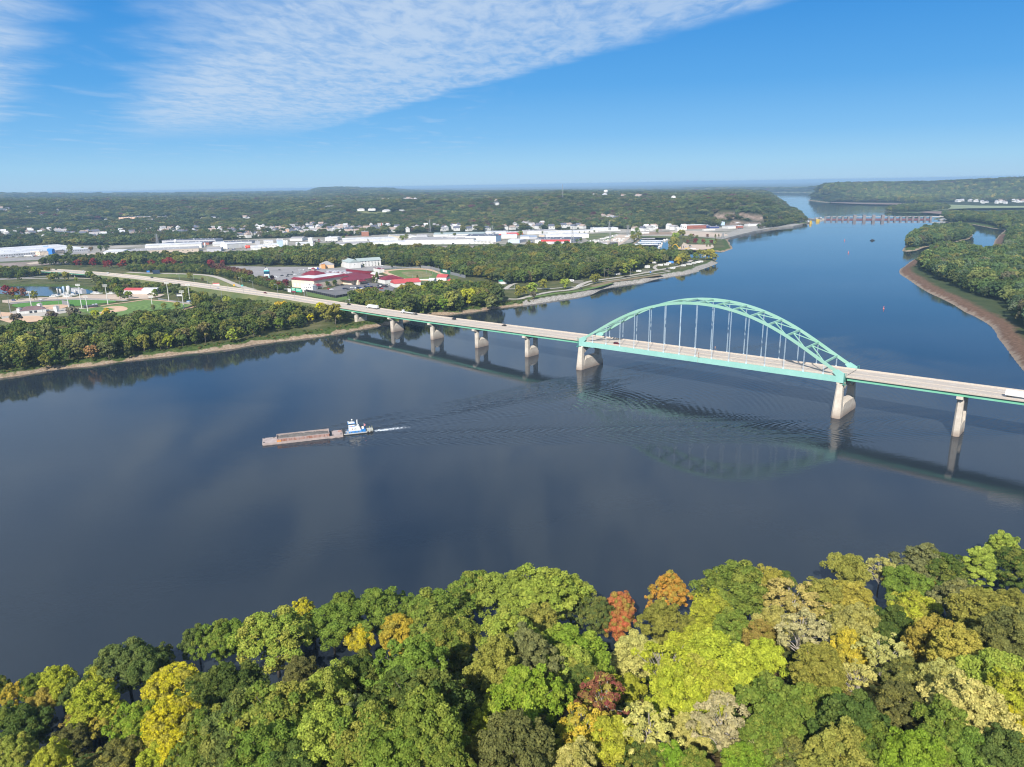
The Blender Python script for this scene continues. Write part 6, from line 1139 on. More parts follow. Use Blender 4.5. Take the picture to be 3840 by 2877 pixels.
for fn, x_, y_, bx_, lab, w_ in ((r6, 1050, 443, True, 'white box trailer semi truck driving toward the casino shore', 18.7), (r6, 1345, 488, False, 'white cab truck pulling a long empty flatbed on the bridge', 18.7), (fr.__call__ if 0 else (lambda p: fr(3620, 1400, .09946, p)), 2212, 850, True, 'white semi truck cut by the right edge of the photo', 4.9)):
    p = fn([(x_, y_)])[0]; t, _w = b_at(*p); o = semi(lab, bx_); flip = w_ > 12; t += 0 if w_ > 12 else 0
    x, y = B2W(t, w_); o.location = (x, y, zr(t) + .02); o.rotation_euler = (0, 0, BYAW + (math.pi if flip else 0))
def road_at(px, py, C=None, N_=None):
    C = HC if C is None else C; best = None
    for j, c in enumerate(C):
        u, v = PR(*c); d_ = abs(u - px)
        if best is None or d_ < best[0]: best = (d_, j)
    j = best[1]; c = C[j]; n_ = HN[j]; x, y = G(px, py, c[2] + .8); s_ = (x - c[0]) * n_[0] + (y - c[1]) * n_[1]; s_ = max(-9, min(9, s_)); s_ = 8.6 if s_ > 6 else (3.2 if s_ > 0 else (-3.2 if s_ > -6 else -8.6))
    return x, y, c, n_, s_
for fn, x_, y_, kind, col, lab in ((r5, 552, 108, 'car', 'black', 'black car on the overpass, leftmost on the highway'), (r5, 745, 118, 'car', 'white', 'white car on the overpass behind the black one'), (r5, 957, 133, 'suv', 'white', 'white car just past the right end of the overpass'), (r5, 1335, 174, 'suv', 'black', 'black car beside the dark roadside billboard'), (r5, 1893, 275, 'car', 'silver', 'silver car where the curved slip road nears the highway'), (r6, 90, 318, 'pickup', 'maroon', 'dark red truck on the highway in front of the casino hall')):
    p = fn([(x_, y_)])[0]; x, y, c, n_, s_ = road_at(*p); s0 = (x - c[0]) * -n_[1] + (y - c[1]) * n_[0]
    s0 = max(-30, min(30, s0)); car(kind, col, c[0] + n_[0] * s_ - n_[1] * s0 * 1, c[1] + n_[1] * s_ + n_[0] * s0, c[2] + .05, math.atan2(n_[0], -n_[1]) + (0 if s_ > 0 else math.pi), lab, name='moving_car')
rc = random.Random(5)
def lot(fn, spots, label, grp, ang=None):
    used_ = {}
    for x_, y_, col in spots:
        x, y = P0(fn, x_, y_); kind = rc.choice(['car', 'suv', 'suv', 'pickup', 'car']); used_[col] = used_.get(col, 0) + 1
        car(kind, col, x, y, LZ + .6, (ang if ang is not None else rc.choice([.6, .6, 2.1])) + rc.uniform(-.06, .06), label % col, grp=grp % col)
lot(DT, [(365, 655, 'white'), (395, 660, 'silver'), (425, 662, 'white'), (455, 650, 'navy'), (480, 655, 'black'), (505, 650, 'navy'), (528, 658, 'blue'), (470, 672, 'navy'), (500, 675, 'black'), (540, 675, 'white'), (560, 668, 'white'), (580, 685, 'black'), (600, 672, 'black'), (615, 690, 'black'), (600, 632, 'black'), (625, 640, 'navy'), (650, 642, 'blue'), (690, 635, 'navy'), (715, 632, 'black'), (685, 655, 'red'), (710, 660, 'red'), (745, 655, 'maroon'), (770, 650, 'red'), (820, 655, 'black'), (850, 658, 'black'), (880, 670, 'red'), (830, 622, 'black'), (860, 625, 'white'), (885, 620, 'black'), (905, 628, 'black'), (925, 635, 'maroon'), (950, 618, 'black'), (970, 640, 'black'), (1020, 607, 'white'), (1070, 612, 'white'), (420, 702, 'white'), (465, 708, 'white'), (500, 708, 'white'), (575, 782, 'black'), (235, 670, 'navy'), (265, 668, 'black'), (300, 680, 'black'), (830, 590, 'grey'), (870, 592, 'grey'), (650, 596, 'blue'), (195, 606, 'black'), (312, 585, 'silver')], '%s car parked in the south casino lot', '%s cars in the south casino lot')
lot(CA, [(1460, 1290, 'red'), (1540, 1305, 'white'), (1820, 1185, 'black'), (1985, 1150, 'silver'), (2080, 1255, 'white')], '%s car parked near the cream casino hall wall', '%s cars by the casino hall')
lot(CA, [(85, 965, 'white'), (150, 985, 'white'), (260, 940, 'black'), (425, 915, 'black'), (505, 920, 'black'), (600, 912, 'white'), (400, 957, 'black'), (535, 847, 'black'), (710, 862, 'silver'), (860, 893, 'black'), (905, 853, 'black'), (955, 858, 'grey'), (1000, 855, 'black'), (1045, 860, 'navy'), (950, 888, 'white'), (730, 800, 'white'), (810, 798, 'white'), (1240, 760, 'silver'), (380, 1040, 'blue'), (310, 1065, 'black'), (1620, 832, 'navy'), (200, 790, 'grey')], '%s car parked in the north casino lot', '%s cars in the north casino lot')
o = semi('blue and white show truck parked in the north casino lot', True, (.05, .1, .5)); x, y = P0(CA, 1060, 780); o.location = (x, y, LZ + .6); o.rotation_euler = (0, 0, .2)
lot(PK, [(1325, 537, 'white'), (1377, 588, 'black'), (30, 795, 'black')], '%s car stopped along the riverside park road', '%s cars on the riverside park road', .3)
lot(f5, [(368, 490, 'black')], '%s car parked at the end of the equipment sheds', '%s car by the sheds'); lot(f0, [(240, 412, 'blue'), (705, 402, 'white')], '%s car on the pale road beside the ball park outfield', '%s cars beside the outfield', .1)
lot(DT, [(710, 262, 'black'), (890, 275, 'white'), (850, 320, 'red')], '%s car parked beside the white hotel', '%s cars beside the hotel', .1)
lot(RVF, [(570, 368, 'black'), (900, 395, 'black'), (1090, 310, 'grey')], '%s car parked between the camper trailers', '%s cars in the campground', .5)
lot(LW, [(60, 495, 'silver'), (120, 492, 'red'), (170, 490, 'white'), (230, 485, 'black'), (290, 488, 'white'), (340, 480, 'silver'), (620, 470, 'red'), (680, 466, 'white'), (740, 468, 'grey'), (790, 463, 'white'), (840, 458, 'silver'), (1545, 402, 'black'), (590, 478, 'black'), (400, 485, 'grey')], '%s car parked in front of the long factory', '%s cars at the long factory', .1)
lot(M3, [(910, 437, 'black'), (1100, 440, 'silver'), (1300, 442, 'white'), (1390, 440, 'white'), (1480, 442, 'blue'), (1560, 445, 'white'), (1650, 447, 'white'), (1720, 446, 'grey'), (1790, 448, 'white'), (1850, 446, 'silver'), (180, 325, 'black'), (215, 350, 'black')], '%s car along the foot of the huge white warehouse', '%s cars at the huge white warehouse', .1)
o = semi('white trailer truck parked in the factory lot at the far left', True); x, y = P0(LW, 490, 482); o.location = (x, y, LZ + .6); o.rotation_euler = (0, 0, .15)
rl = random.Random(12)
lot(M2, [(rl.uniform(1000, 1180), rl.uniform(480, 500), rl.choice(['white', 'silver', 'grey', 'red', 'black'])) for _ in range(12)] + [(rl.uniform(1210, 1400), rl.uniform(486, 496), rl.choice(['white', 'silver', 'black', 'navy'])) for _ in range(12)], '%s car in front of the white storefront beyond the levee', '%s cars at the white storefront')
lot(MW, [(rl.uniform(1500, 2200), rl.uniform(500, 560), rl.choice(['white', 'silver', 'grey', 'red', 'black', 'blue'])) for _ in range(20)], '%s vehicle in the plant yard between the white sheds', '%s vehicles in the plant yard')
lot(M4, [(rl.uniform(1020, 1330), rl.uniform(520, 560), rl.choice(['white', 'silver', 'grey', 'black'])) for _ in range(10)] + [(rl.uniform(240, 390), rl.uniform(470, 520), rl.choice(['white', 'silver', 'grey', 'blue'])) for _ in range(12)], '%s vehicle in the yard around the red banded warehouse', '%s vehicles round the red banded warehouse')
lot(M5, [(rl.uniform(700, 1270), rl.uniform(270, 300), rl.choice(['white', 'silver', 'grey', 'black', 'red'])) for _ in range(14)] + [(rl.uniform(1240, 1500), rl.uniform(560, 600), rl.choice(['white', 'silver', 'black'])) for _ in range(5)], '%s car near the harbour village or park', '%s cars round the harbour village')
# campers
def make_rv():
    o = empty('camper_trailer'); m = MB(); m.yprism([(-4.2, .6), (3.6, .6), (4.3, 1.6), (3.9, 3.2), (-4.2, 3.3)], -1.25, 1.25); m.build('body', WALLW, o)
    for x in (-2.8, .6, 2.2): MB().box(x - .5, x + .5, -1.29, 1.29, 1.7, 2.5).build('window', GLASS, o)
    MB().box(-1.6, -.8, -1.3, -1.24, .7, 2.6).build('door', WALLG, o); MB().box(-1, 0, -.5, .5, 3.27, 3.6).build('roof_vent', WALLG, o)
    for y in (-1.2, .95): MB().tube((-.6, y, .45), (-.6, y + .25, .45), .45, n=10).build('wheel', TYRE, o)
    return o
rv0 = make_rv(); first = True
for fn, x_, y_, lab in ((RVF, 305, 450, 'long white motorhome alone on a pad left of the campsite loop'), (RVF, 480, 372, 'white camper with a striped side left of the gravel loop'), (RVF, 485, 348, 'white camper just behind the striped one'), (RVF, 635, 272, 'small white camper under the big trees at the top of the campground'), (RVF, 760, 322, 'small white camper on the lawn inside the gravel loop'), (RVF, 880, 315, 'white camper with slanted roof right of the small lawn camper'), (RVF, 925, 285, 'white camper behind the slanted one near the trees'), (RVF, 1010, 385, 'big white fifth wheel camper beside a dark pickup'), (RVF, 1230, 335, 'grey camper beside the shore trees'), (RVF, 1360, 308, 'dark camper in the middle of the shore row'), (RVF, 1450, 280, 'white motorhome at the point'), (RVF, 1530, 262, 'white camper second from the end of the point row'), (RVF, 1590, 252, 'white camper, last one on the point'), (PK, 245, 445, 'white camper trailer on the loop road by the green roofed bath house'), (PK, 1207, 450, 'white van camper right of the round yellow green tree'), (PK, 1960, 335, 'white camper in the shade under the big park trees'), (PK, 2030, 330, 'dark camper in the shade under the big park trees')):
    x, y = P0(fn, x_, y_); o = rv0 if first else copy_tree(rv0); first = False; o.location = (x, y, LZ + .3); o.rotation_euler = (0, 0, random.uniform(-.3, .5)); tag(o, lab, 'camper')
# ------------------------------------------------------------------ boats, docks, marina
def make_boat():
    o = empty('moored_boat'); m = MB(); m.add([(-4, -1.3, .1), (2, -1.3, .1), (4.6, 0, .1), (2, 1.3, .1), (-4, 1.3, .1), (-4.1, -1.5, 1.1), (2.2, -1.5, 1.1), (5.2, 0, 1.4), (2.2, 1.5, 1.1), (-4.1, 1.5, 1.1)], [(4, 3, 2, 1, 0), (5, 6, 7, 8, 9), (0, 1, 6, 5), (1, 2, 7, 6), (2, 3, 8, 7), (3, 4, 9, 8), (4, 0, 5, 9)]); m.build('hull', WALLW, o)
    m = MB(); m.taper((-2, 2, -1.1, 1.1), (-1.6, 1, -.9, .9), 1.15, 2.6); m.build('cabin', WALLW, o); MB().box(-1.5, 1.3, -1.05, 1.05, 1.7, 2.2).build('window_band', GLASS, o); return o
b0 = make_boat(); first = True
def boats(spots, lab, grp, z=0.0, rz=None):
    global first
    for x_, y_ in spots:
        o = b0 if first else copy_tree(b0); first = False; x, y = P0(M5, x_, y_, z); o.location = (x, y, z); s = random.uniform(.9, 1.5); o.scale = (s, s, s); o.rotation_euler = (0, 0, (random.uniform(0, 6.28) if rz is None else rz + random.uniform(-.15, .15))); tag(o, lab, 'boat', grp)
boats([(380 + 26 * k, 560 + 1.0 * k) for k in range(15)], 'boat berthed under the front covered dock', 'boats under the front covered dock', 0, 1.7)
boats([(60 + 34 * k, 612 - 2.4 * k) for k in range(9)] + [(80 + 40 * k, 632 - 3 * k) for k in range(6)], 'white boat moored in the open row left of the covered docks', 'boats in the open mooring row', 0, 1.6)
boats([(855, 480), (880, 470), (900, 478), (925, 462), (845, 500), (800, 545), (825, 560), (830, 578), (795, 590), (840, 530)], 'boat moored at the open water side of the covered docks', 'boats beside the covered docks', 0, 1.2)
rb_ = random.Random(9)
boats([(rb_.uniform(0, 230), rb_.uniform(445, 500)) for _ in range(16)], 'white boat stored on the sandy yard by the bank trees', 'boats on the sandy yard', LZ)
boats([(x * 1. - 1750 + 0, y) for x, y in [(1350 + 35 * k, 500 - 8 * k + rb_.uniform(-14, 14)) for k in range(14)]], 'white boat stored on grass behind the red banded warehouse', 'boats stored on the grass', LZ)
boats([(-590 + 42 * k, 535 - 5 * k + rb_.uniform(-5, 5)) for k in range(13)], 'white boat in the long row along the yard road', 'boats along the yard road', LZ)
boats([(230 + 12 * k, 410 - 7 * k) for k in range(5)], 'white boat stored near the trees above the marina', 'boats above the marina', LZ)
for x0, y0, x1, y1, mt, lab in ((505, 452, 718, 450, ROOFG, 'dark grey roofed covered dock, the farthest one'), (490, 490, 850, 488, ROOFW, 'white covered dock in the third row'), (430, 520, 820, 518, ROOFW, 'white covered dock in the second row'), (372, 556, 775, 552, ROOFW, 'front white covered dock with boats beneath')):
    a, b = Bq(M5, [(x0, y0), (x1, y1)]); o, Ld = frame('covered_dock', lab, 'dock', a, b); o.location.z = 0; MB().add([(-1, 0, 5), (Ld + 1, 0, 5), (Ld + 1, 17, 6.3), (-1, 17, 6.3), (-1, 34, 5), (Ld + 1, 34, 5), (-1, 0, 4.6), (Ld + 1, 0, 4.6), (-1, 34, 4.6), (Ld + 1, 34, 4.6)], [(0, 1, 2, 3), (3, 2, 5, 4), (0, 6, 7, 1), (4, 5, 9, 8)]).build('roof', mt, o)
    MB().box(0, Ld, 15, 19, .1, .6).build('walkway', PATH, o)
    m = MB(); [m.bar((x, y, -1), (x, y, 5), .35) for x in np.arange(1, Ld, 12) for y in (.5, 17, 33)]; m.build('dock_frame', DARK, o)
a, b = Bq(M5, [(-80, 635), (490, 660)]); o, Ld = frame('breakwater_pier', 'long floating breakwater pier in front of the moored boats', 'pier', a, b); o.location.z = 0; MB().box(0, Ld, 0, 4, .0, .8).build('deck', PATH, o); m = MB(); [m.tube((x, 2, -1), (x, 2, 4), .25, n=6) for x in np.arange(4, Ld, 22)]; m.build('mooring_posts', DARK, o)
# dredge with a yellow excavator, work barge, buoys, small boat
x, y = P0(M5, 1110, 640, 0); o = thing('work_barge', 'flat dark work barge at the harbour mouth', 'barge', x, y, 0, .05); m = MB(); m.add([(-22, -7, -.5), (50, -7, -.5), (58, 0, -.5), (50, 7, -.5), (-22, 7, -.5), (-22, -7, 1.6), (52, -7, 1.6), (62, 0, 2.4), (52, 7, 1.6), (-22, 7, 1.6)], [(5, 6, 7, 8, 9), (0, 1, 6, 5), (1, 2, 7, 6), (2, 3, 8, 7), (3, 4, 9, 8), (4, 0, 5, 9)]); m.build('hull', mat('rusty_steel', (.16, .12, .10), .8, .2, .3), o); MB().box(20, 30, -3, 3, 1.6, 4).build('cabin', WALLG, o)
m = MB(); m.box(6, 7.2, -6, -4.8, 1, 13); m.box(14, 15.2, 4.8, 6, 1, 9); m.build('spud_post', mat('rusty_steel', (1, 1, 1)), o)
x, y = P0(M5, 1145, 622, 2); o = thing('excavator', 'yellow excavator with a bent boom on the work barge', 'excavator', x, y, 1.65, 3.2); YEL = mat('machine_yellow', (.75, .45, .03), .5, .08, .3)
MB().box(-3, 3, -2, 2, 1.4, 4.2).build('body', YEL, o); MB().box(-3.4, 3.4, -2.2, -1.2, 0, 1.3).build('track', DARK, o); MB().box(-3.4, 3.4, 1.2, 2.2, 0, 1.3).build('track', DARK, o); MB().box(.8, 2.8, -1.8, .2, 4.2, 5.8).build('cab', GLASS, o)
m = MB(); m.bar((2, 0, 3.5), (8.5, 0, 11.5), .9, 1.2); m.bar((8.5, 0, 11.5), (14.5, 0, 10), .8, 1.0); m.bar((14.5, 0, 10), (17.5, 0, 3.5), .6, .8); m.build('boom', YEL, o); MB().taper((16.5, 18.5, -.7, .7), (17, 18, -.5, .5), 2, 3.6).build('bucket', DARK, o)
x, y = P0(M5, 1255, 634, 2); o = thing('excavator', 'small yellow excavator folded at the right end of the work barge', 'excavator', x, y, 1.65, 0); MB().box(-2.5, 2.5, -1.8, 1.8, 1.2, 3.6).build('body', YEL, o); MB().box(-2.7, 2.7, -2, -1.1, 0, 1.15).build('track', DARK, o); MB().box(-2.7, 2.7, 1.1, 2, 0, 1.15).build('track', DARK, o); m = MB(); m.bar((2, 0, 3), (5.5, 0, 6), .7); m.bar((5.5, 0, 6), (7.5, 0, 2.4), .6); m.build('boom', YEL, o)
x, y = P0(M5, 1370, 650, 0); o = thing('boat_house', 'white boat house floating at the harbour mouth dock', 'boat house', x, y, 0, .1); MB().box(-6, 6, -4, 4, .1, 4).build('wall', WALLW, o); MB().taper((-6.5, 6.5, -4.5, 4.5), (-5, 5, -1, 1), 4.003, 5.4).build('roof', WALLW, o); MB().box(-14, -6.2, -2, 2, .1, .5).build('dock', PATH, o)
x, y = P0(RVF, 1660, 165, 2); o = thing('pavilion', 'small white pavilion under the trees of the campground point', 'pavilion', x, y, hg1(x, y)); m = MB(); m.taper((-6, 6, -4, 4), (-1, 1, -.5, .5), 3.2, 5.4); m.build('roof', WALLW, o); m = MB(); [m.tube((a, b, -1), (a, b, 3.2), .2) for a in (-5, 5) for b in (-3, 3)]; m.build('post', WALLW, o)
for fn, x_, y_, lab in ((r8, 999, 182, 'pink red channel buoy in the blue water right of the arch'), (r4, 694, 713, 'pale red buoy in mid river'), (r4, 662, 605, 'tiny red buoy nearer the dam')):
    x, y = P0(fn, x_, y_, 0); o = thing('channel_buoy', lab, 'buoy', x, y, 0); k = 1.1 if fn is r8 else 1.5; RB = mat('buoy_red', (.60, .16, .14), .5, .05, .5)
    MB().lathe([(.7 * k, -.3), (.8 * k, .6 * k), (.3 * k, .9 * k), (.15 * k, 2.4 * k)], 12).build('float', RB, o, True); MB().box(-.35 * k, .35 * k, -.05 * k, .05 * k, 2.2 * k, 2.9 * k).build('top_mark', RB, o)
x, y = P0(r4, 902, 606, 0); o = copy_tree(b0); o.name = 'fishing_boat'; o.location = (x, y, 0); o.rotation_euler = (0, 0, .2)
for k_ in ('group',):
    if k_ in o: del o[k_]
tag(o, 'lone small dark boat on the open river below the dam', 'boat')
for c in o.children: c.data = c.data.copy(); c.data.materials.clear(); c.data.materials.append(DARK)
# ------------------------------------------------------------------ lock and dam
DM = lambda p: fr(2950, 760, .27125, p)
a, b = [np.array(G(*p, 0)) for p in DM([(530, 238), (1995, 236)])]; Ld = float(np.linalg.norm(b - a)); o = thing('river_dam', 'low dam across the river with grey piers and dark red gates', 'dam', a[0], a[1], 0, math.atan2(b[1] - a[1], b[0] - a[0]))
PIERM = mat('dam_pier_stone', (.24, .21, .21), .9, .1, .1); GATE = mat('gate_red', (.17, .07, .08), .7, .1, .05); us = []
for x_ in (530, 615, 692, 772, 852, 938, 1070, 1200, 1328, 1412, 1495, 1578, 1662, 1746, 1830, 1913, 1995):
    g_ = np.array(G(*DM([(x_, 237)])[0], 0)); us.append((float((g_ - a) @ (b - a)) / Ld, 938 <= x_ <= 1328))
for u, big in us:
    m = MB(); h_ = 17.5 if big else 11.5; w2 = 5.2 if big else 3.0; m.box(u - w2, u + w2, -4, 14, -2, h_ - 2); m.box(u - w2 - .6, u + w2 + .6, -2, 12, h_ - 2, h_); m.build('dam_pier', PIERM, o)
for (u0, b0_), (u1, b1_) in zip(us[:-1], us[1:]): MB().box(u0 + 3, u1 - 3, 0, 3, -1, 4.3).build('gate', GATE, o)
MB().box(us[0][0], us[-1][0], 8, 11, 10.2, 11.4).build('service_bridge', mat('bridge_grey', (.50, .46, .44), .7, .05, .1), o)
MB().box(us[-1][0] + 2, us[-1][0] + 70, 4, 10, 9, 11.6).build('end_truss', mat('bridge_grey', (1, 1, 1)), o); MB().box(us[-1][0] + 60, us[-1][0] + 74, 0, 12, 0, 11).build('end_house', WALLG, o)
for pts_, lab, h_ in ((DM([(340, 290), (215, 262)]), 'long pale lock guide wall pointing at the yellow marker', 3.5), (DM([(505, 240), (400, 222)]), 'lock wall beside the dam with small machinery', 5), (DM([(470, 250), (300, 230)]), 'middle lock wall between the two yellow markers', 4)):
    a, b = [np.array(G(*p, 0)) for p in pts_]; Ld = float(np.linalg.norm(b - a)); o = thing('lock_wall', lab, 'wall', a[0], a[1], 0, math.atan2(b[1] - a[1], b[0] - a[0])); MB().box(0, Ld, -4, 4, -2, h_).build('wall_body', mat('lock_concrete', (.42, .38, .33), .9, .1, .05), o); MB().box(Ld * .3, Ld * .45, -2, 2, h_, h_ + 4).build('gate_machinery', WALLG, o)
for x_, y_, h_, lab in ((330, 291, 9, 'bright yellow channel marker at the tip of the lock guide wall'), (420, 263, 8, 'yellow marker at the end of the middle lock wall'), (440, 262, 7, 'second smaller yellow marker beside the dam')):
    x, y = G(*DM([(x_, y_)])[0], 0); o = thing('channel_marker', lab, 'marker', x, y, 0); MB().lathe([(4, -1), (4, h_), (3.4, h_ + .6)], 14).build('drum', mat('marker_yellow', (.62, .42, .05), .5, .05, .2), o); MB().tube((0, 0, h_ + .5), (0, 0, h_ + 5), .3).build('pole', WALLG, o)
x, y = G(*DM([(2165, 245)])[0], 0); o = copy_tree(b0); o.location = (x, y, 0); o.scale = (5, 4, 3); 
if 'group' in o: del o['group']
tag(o, 'white work boat moored at the right end of the dam', 'boat')
x, y, z_ = hmarch(*EP([(1760, 395)])[0]); o = thing('freight_train', 'short orange and dark freight train under the cliff by the lock', 'train', *P0(EP, 1760, 400, z_ + 1), z_, -.05)
for k, c_ in enumerate([(.6, .2, .03), (.55, .2, .04), (.06, .06, .07), (.07, .06, .06), (.06, .06, .08)]):
    q = MB().box(-44 + 19 * k, -27 + 19 * k, -1.6, 1.6, 1, 5.2).build('rail_car', PAINT, o); q.color = (*c_, 1); [MB().box(-42 + 19 * k + d_, -39 + 19 * k + d_, -1.3, 1.3, 0, 1).build('bogie', DARK, q) for d_ in (0, 11)]
# ------------------------------------------------------------------ towboat and barge
TB = math.atan2(HD.y, HD.x); LB = 46.5
st = BOW - HD * LB
o = thing('hopper_barge', 'rusty open hopper barge loaded with grey sand, pushed by the towboat', 'barge', BOW.x, BOW.y, 0, TB + math.pi)     # x runs aft from the bow
HULL = mat('barge_steel', (.44, .36, .33), .85, .12, .3, col2=(.32, .26, .24)); RUST = mat('barge_rust', (.33, .15, .10), .85, .2, .5, col2=(.45, .33, .30)); SANDG = mat('wet_sand', (.17, .155, .14), .95, .15, .5, col2=(.10, .09, .085), bump=.6); BW2 = 5.1
m = MB(); m.xprism([(-BW2, -.8), (BW2, -.8), (BW2, 1.3), (-BW2, 1.3)], 2.4, LB); m.add([(0, -BW2, .35), (0, BW2, .35), (0, BW2, 1.3), (0, -BW2, 1.3), (2.4, -BW2, -.8), (2.4, BW2, -.8), (2.4, BW2, 1.3), (2.4, -BW2, 1.3)], [(0, 3, 2, 1), (0, 1, 5, 4), (3, 7, 6, 2), (0, 4, 7, 3), (1, 2, 6, 5)]); m.build('hull', HULL, o)
x0, x1 = 8.2, 38.6
for nm, b in (('side_coaming', (x0, x1, -BW2 + .5, -BW2 + .8)), ('side_coaming', (x0, x1, BW2 - .8, BW2 - .5)), ('end_coaming', (x0, x0 + .3, -BW2 + .8, BW2 - .8)), ('end_coaming', (x1 - .3, x1, -BW2 + .8, BW2 - .8))): MB().box(b[0], b[1], b[2], b[3], 1.303, 3.0).build(nm, HULL, o)
for s_ in (-1, 1):
    MB().box(x0 - .1, x1 + .1, s_ * (BW2 - .65) - .25, s_ * (BW2 - .65) + .25, 3.003, 3.12).build('coaming_rim', HULL, o); MB().box(x0 + .02, x1 - .02, s_ * (BW2 - .47) - .02, s_ * (BW2 - .47) + .02, 1.32, 2.98).build('rusty_side', RUST, o)
    m = MB(); [m.box(x, x + .16, s_ * (BW2 - .25) - .22, s_ * (BW2 - .25) + .22, 1.304, 2.85) for x in np.arange(x0 + 1, x1, 1.45)]; m.build('coaming_ribs', RUST, o)
gxx = np.linspace(x0 + .32, x1 - .32, 90); gyy = np.linspace(-BW2 + .82, BW2 - .82, 26); GXs, GYs = np.meshgrid(gxx, gyy)
zz = 2.0 + 1.4 * np.clip(1 - (np.abs(GYs) / 4.4) ** 2.2, 0, 1) * np.clip((GXs - x0) / 3, .1, 1) * np.clip((x1 - GXs) / 6, .1, 1) + (fbm(GXs, GYs, 1.6, 3, 3) - .5) * .9
id_ = np.arange(zz.size).reshape(zz.shape); npmesh('sand_cargo', np.stack([GXs.ravel(), GYs.ravel(), zz.ravel()], 1), np.stack([id_[:-1, :-1], id_[:-1, 1:], id_[1:, 1:], id_[1:, :-1]], -1).reshape(-1, 4), SANDG, o)
for x, y in ((1, 3.6), (1, -3.6), (6.5, 4), (40.5, 4), (40.5, -4), (45.5, 3.5), (45.5, -3.5)): m = MB(); m.tube((x - .3, y, 1.3), (x - .3, y, 1.8), .18); m.tube((x + .3, y, 1.3), (x + .3, y, 1.8), .18); m.build('bollard', DARK, o)
MB().box(38.7, 40.3, -BW2 + .3, BW2 - .3, 1.302, 1.36).build('dark_deck_strip', DARK, o); MB().box(44, 46, 1.5, 4, 1.303, 1.7).build('hatch', RUST, o); MB().box(8.3, 10.8, -BW2 - .03, -BW2 + .35, 1.32, 2.2).build('orange_locker', mat('faded_orange', (.68, .30, .10), .7, .1, .3), o)  # first box: thin dark strip across the deck just aft of the hopper
t0 = LB + .5
o = thing('towboat', 'small white and blue towboat with a tall pilothouse pushing the barge', 'towboat', BOW.x - HD.x * t0, BOW.y - HD.y * t0, 0, TB + math.pi); o.scale = (1, 1, .74)
BLU = mat('towboat_blue', (.02, .22, .60), .45, .06, .3); m = MB(); P = [(0, -3.1), (16.5, -3.1), (18, -2.2), (18, 2.2), (16.5, 3.1), (0, 3.1)]; m.prism(P, -.8, 1.0); m.build('hull', DARK, o); m = MB(); m.prism([(x * 1.0, y * 1.01) for x, y in P], 1.003, 1.12); m.build('main_deck', mat('deck_grey', (.45, .45, .43), .8, .08, .3), o); m = MB(); m.bar((.2, -3.15, .95), (16.3, -3.15, .95), .16, .3); m.bar((.2, 3.15, .95), (16.3, 3.15, .95), .16, .3); m.build('rub_rail', mat('pale_strip', (.6, .6, .58), .7, .05, .3), o)
for y in (-1.9, 1.9): m = MB(); m.yprism([(-.5, .2), (1.1, .2), (1.1, 2.0), (.5, 3.6), (-.4, 4.2)], y - .5, y + .5); m.build('push_knee', DARK, o)
MB().box(3.2, 13.2, -2.3, 2.3, 1.12, 2.7).build('lower_house', BLU, o); m = MB(); m.yprism([(3.2, 2.703), (10.6, 2.703), (9.6, 6.4), (3.4, 6.4)], -2.25, 2.25); m.build('deckhouse', WALLW, o)
MB().box(10.65, 13.2, -2.3, 2.3, 2.703, 3.1).build('blue_coaming', BLU, o)
for x in (4.5, 6.6, 8.7, 10.8): MB().box(x, x + .7, -2.34, 2.34, 1.5, 2.2).build('port_light', DARK, o)
MB().box(3.4, 7.0, -1.9, 1.9, 6.403, 6.9).build('bridge_band', BLU, o); MB().box(3.3, 6.9, -1.8, 1.8, 6.903, 8.1).build('pilothouse', WALLW, o); MB().box(3.25, 6.95, -1.85, 1.85, 8.103, 8.9).build('wheelhouse_windows', GLASS, o); MB().box(2.9, 7.3, -2.2, 2.2, 8.903, 9.25).build('pilothouse_roof', BLU, o); MB().box(3.2, 7.0, -1.9, 1.9, 9.253, 9.4).build('roof_top', WALLW, o)
MB().box(4.4, 5.4, -1.95, -1.88, 6.5, 6.85).build('red_name_patch', REDP, o)
for y in (-1.2, 1.2): MB().tube((8.6, y, 6.4), (8.6, y, 10.4), .26).build('exhaust_stack', WALLW, o); MB().tube((8.6, y, 10.4), (8.9, y, 10.9), .3).build('stack_cap', WALLG, o)
MB().tube((5.6, 0, 9.3), (5.6, 0, 11.2), .1).build('mast', WALLW, o); MB().lathe([(.1, 11.1), (.5, 11.3), (.55, 11.7), (.3, 12.1), (.05, 12.4)], 12, (5.6, 0)).build('radar_dome', WALLW, o, True); MB().lathe([(.1, 9.4), (.45, 9.6), (.45, 10), (.1, 10.3)], 12, (3.4, .8)).build('search_light', WALLW, o, True)
m = MB(); m.tube((12.6, 0, 3), (12.6, 0, 7.6), .07); m.build('flagpole', WALLG, o); m = MB(); m.add([(12.65, 0, 7.4), (13.6, .15, 6.6), (13.3, .05, 5.2), (12.65, 0, 5.4)], [(0, 1, 2, 3), (3, 2, 1, 0)]); m.build('flag', mat('flag_red_white', (.75, .45, .45), .8, .2, 3, col2=(.6, .08, .10)), o)
MB().box(14.2, 17.8, -2.6, 2.6, 1.6, 2.0).build('aft_platform', mat('deck_grey', (1, 1, 1)), o); m = MB(); [m.tube((x, y, 2), (x, y, 3.6), .09) for x in (14.4, 16.2, 17.6) for y in (-2.4, 2.4)]; m.build('yellow_posts', mat('post_yellow', (.6, .55, .15), .6, .1, 1), o)
m = MB(); m.tube((11.8, -1.4, 3.1), (11.8, .2, 4.6), .7); m.build('ventilator', WALLW, o); MB().box(11.2, 12.6, .6, 2, 3.1, 4.2).build('orange_raft', mat('raft_orange', (.8, .35, .08), .6, .05, 1), o)
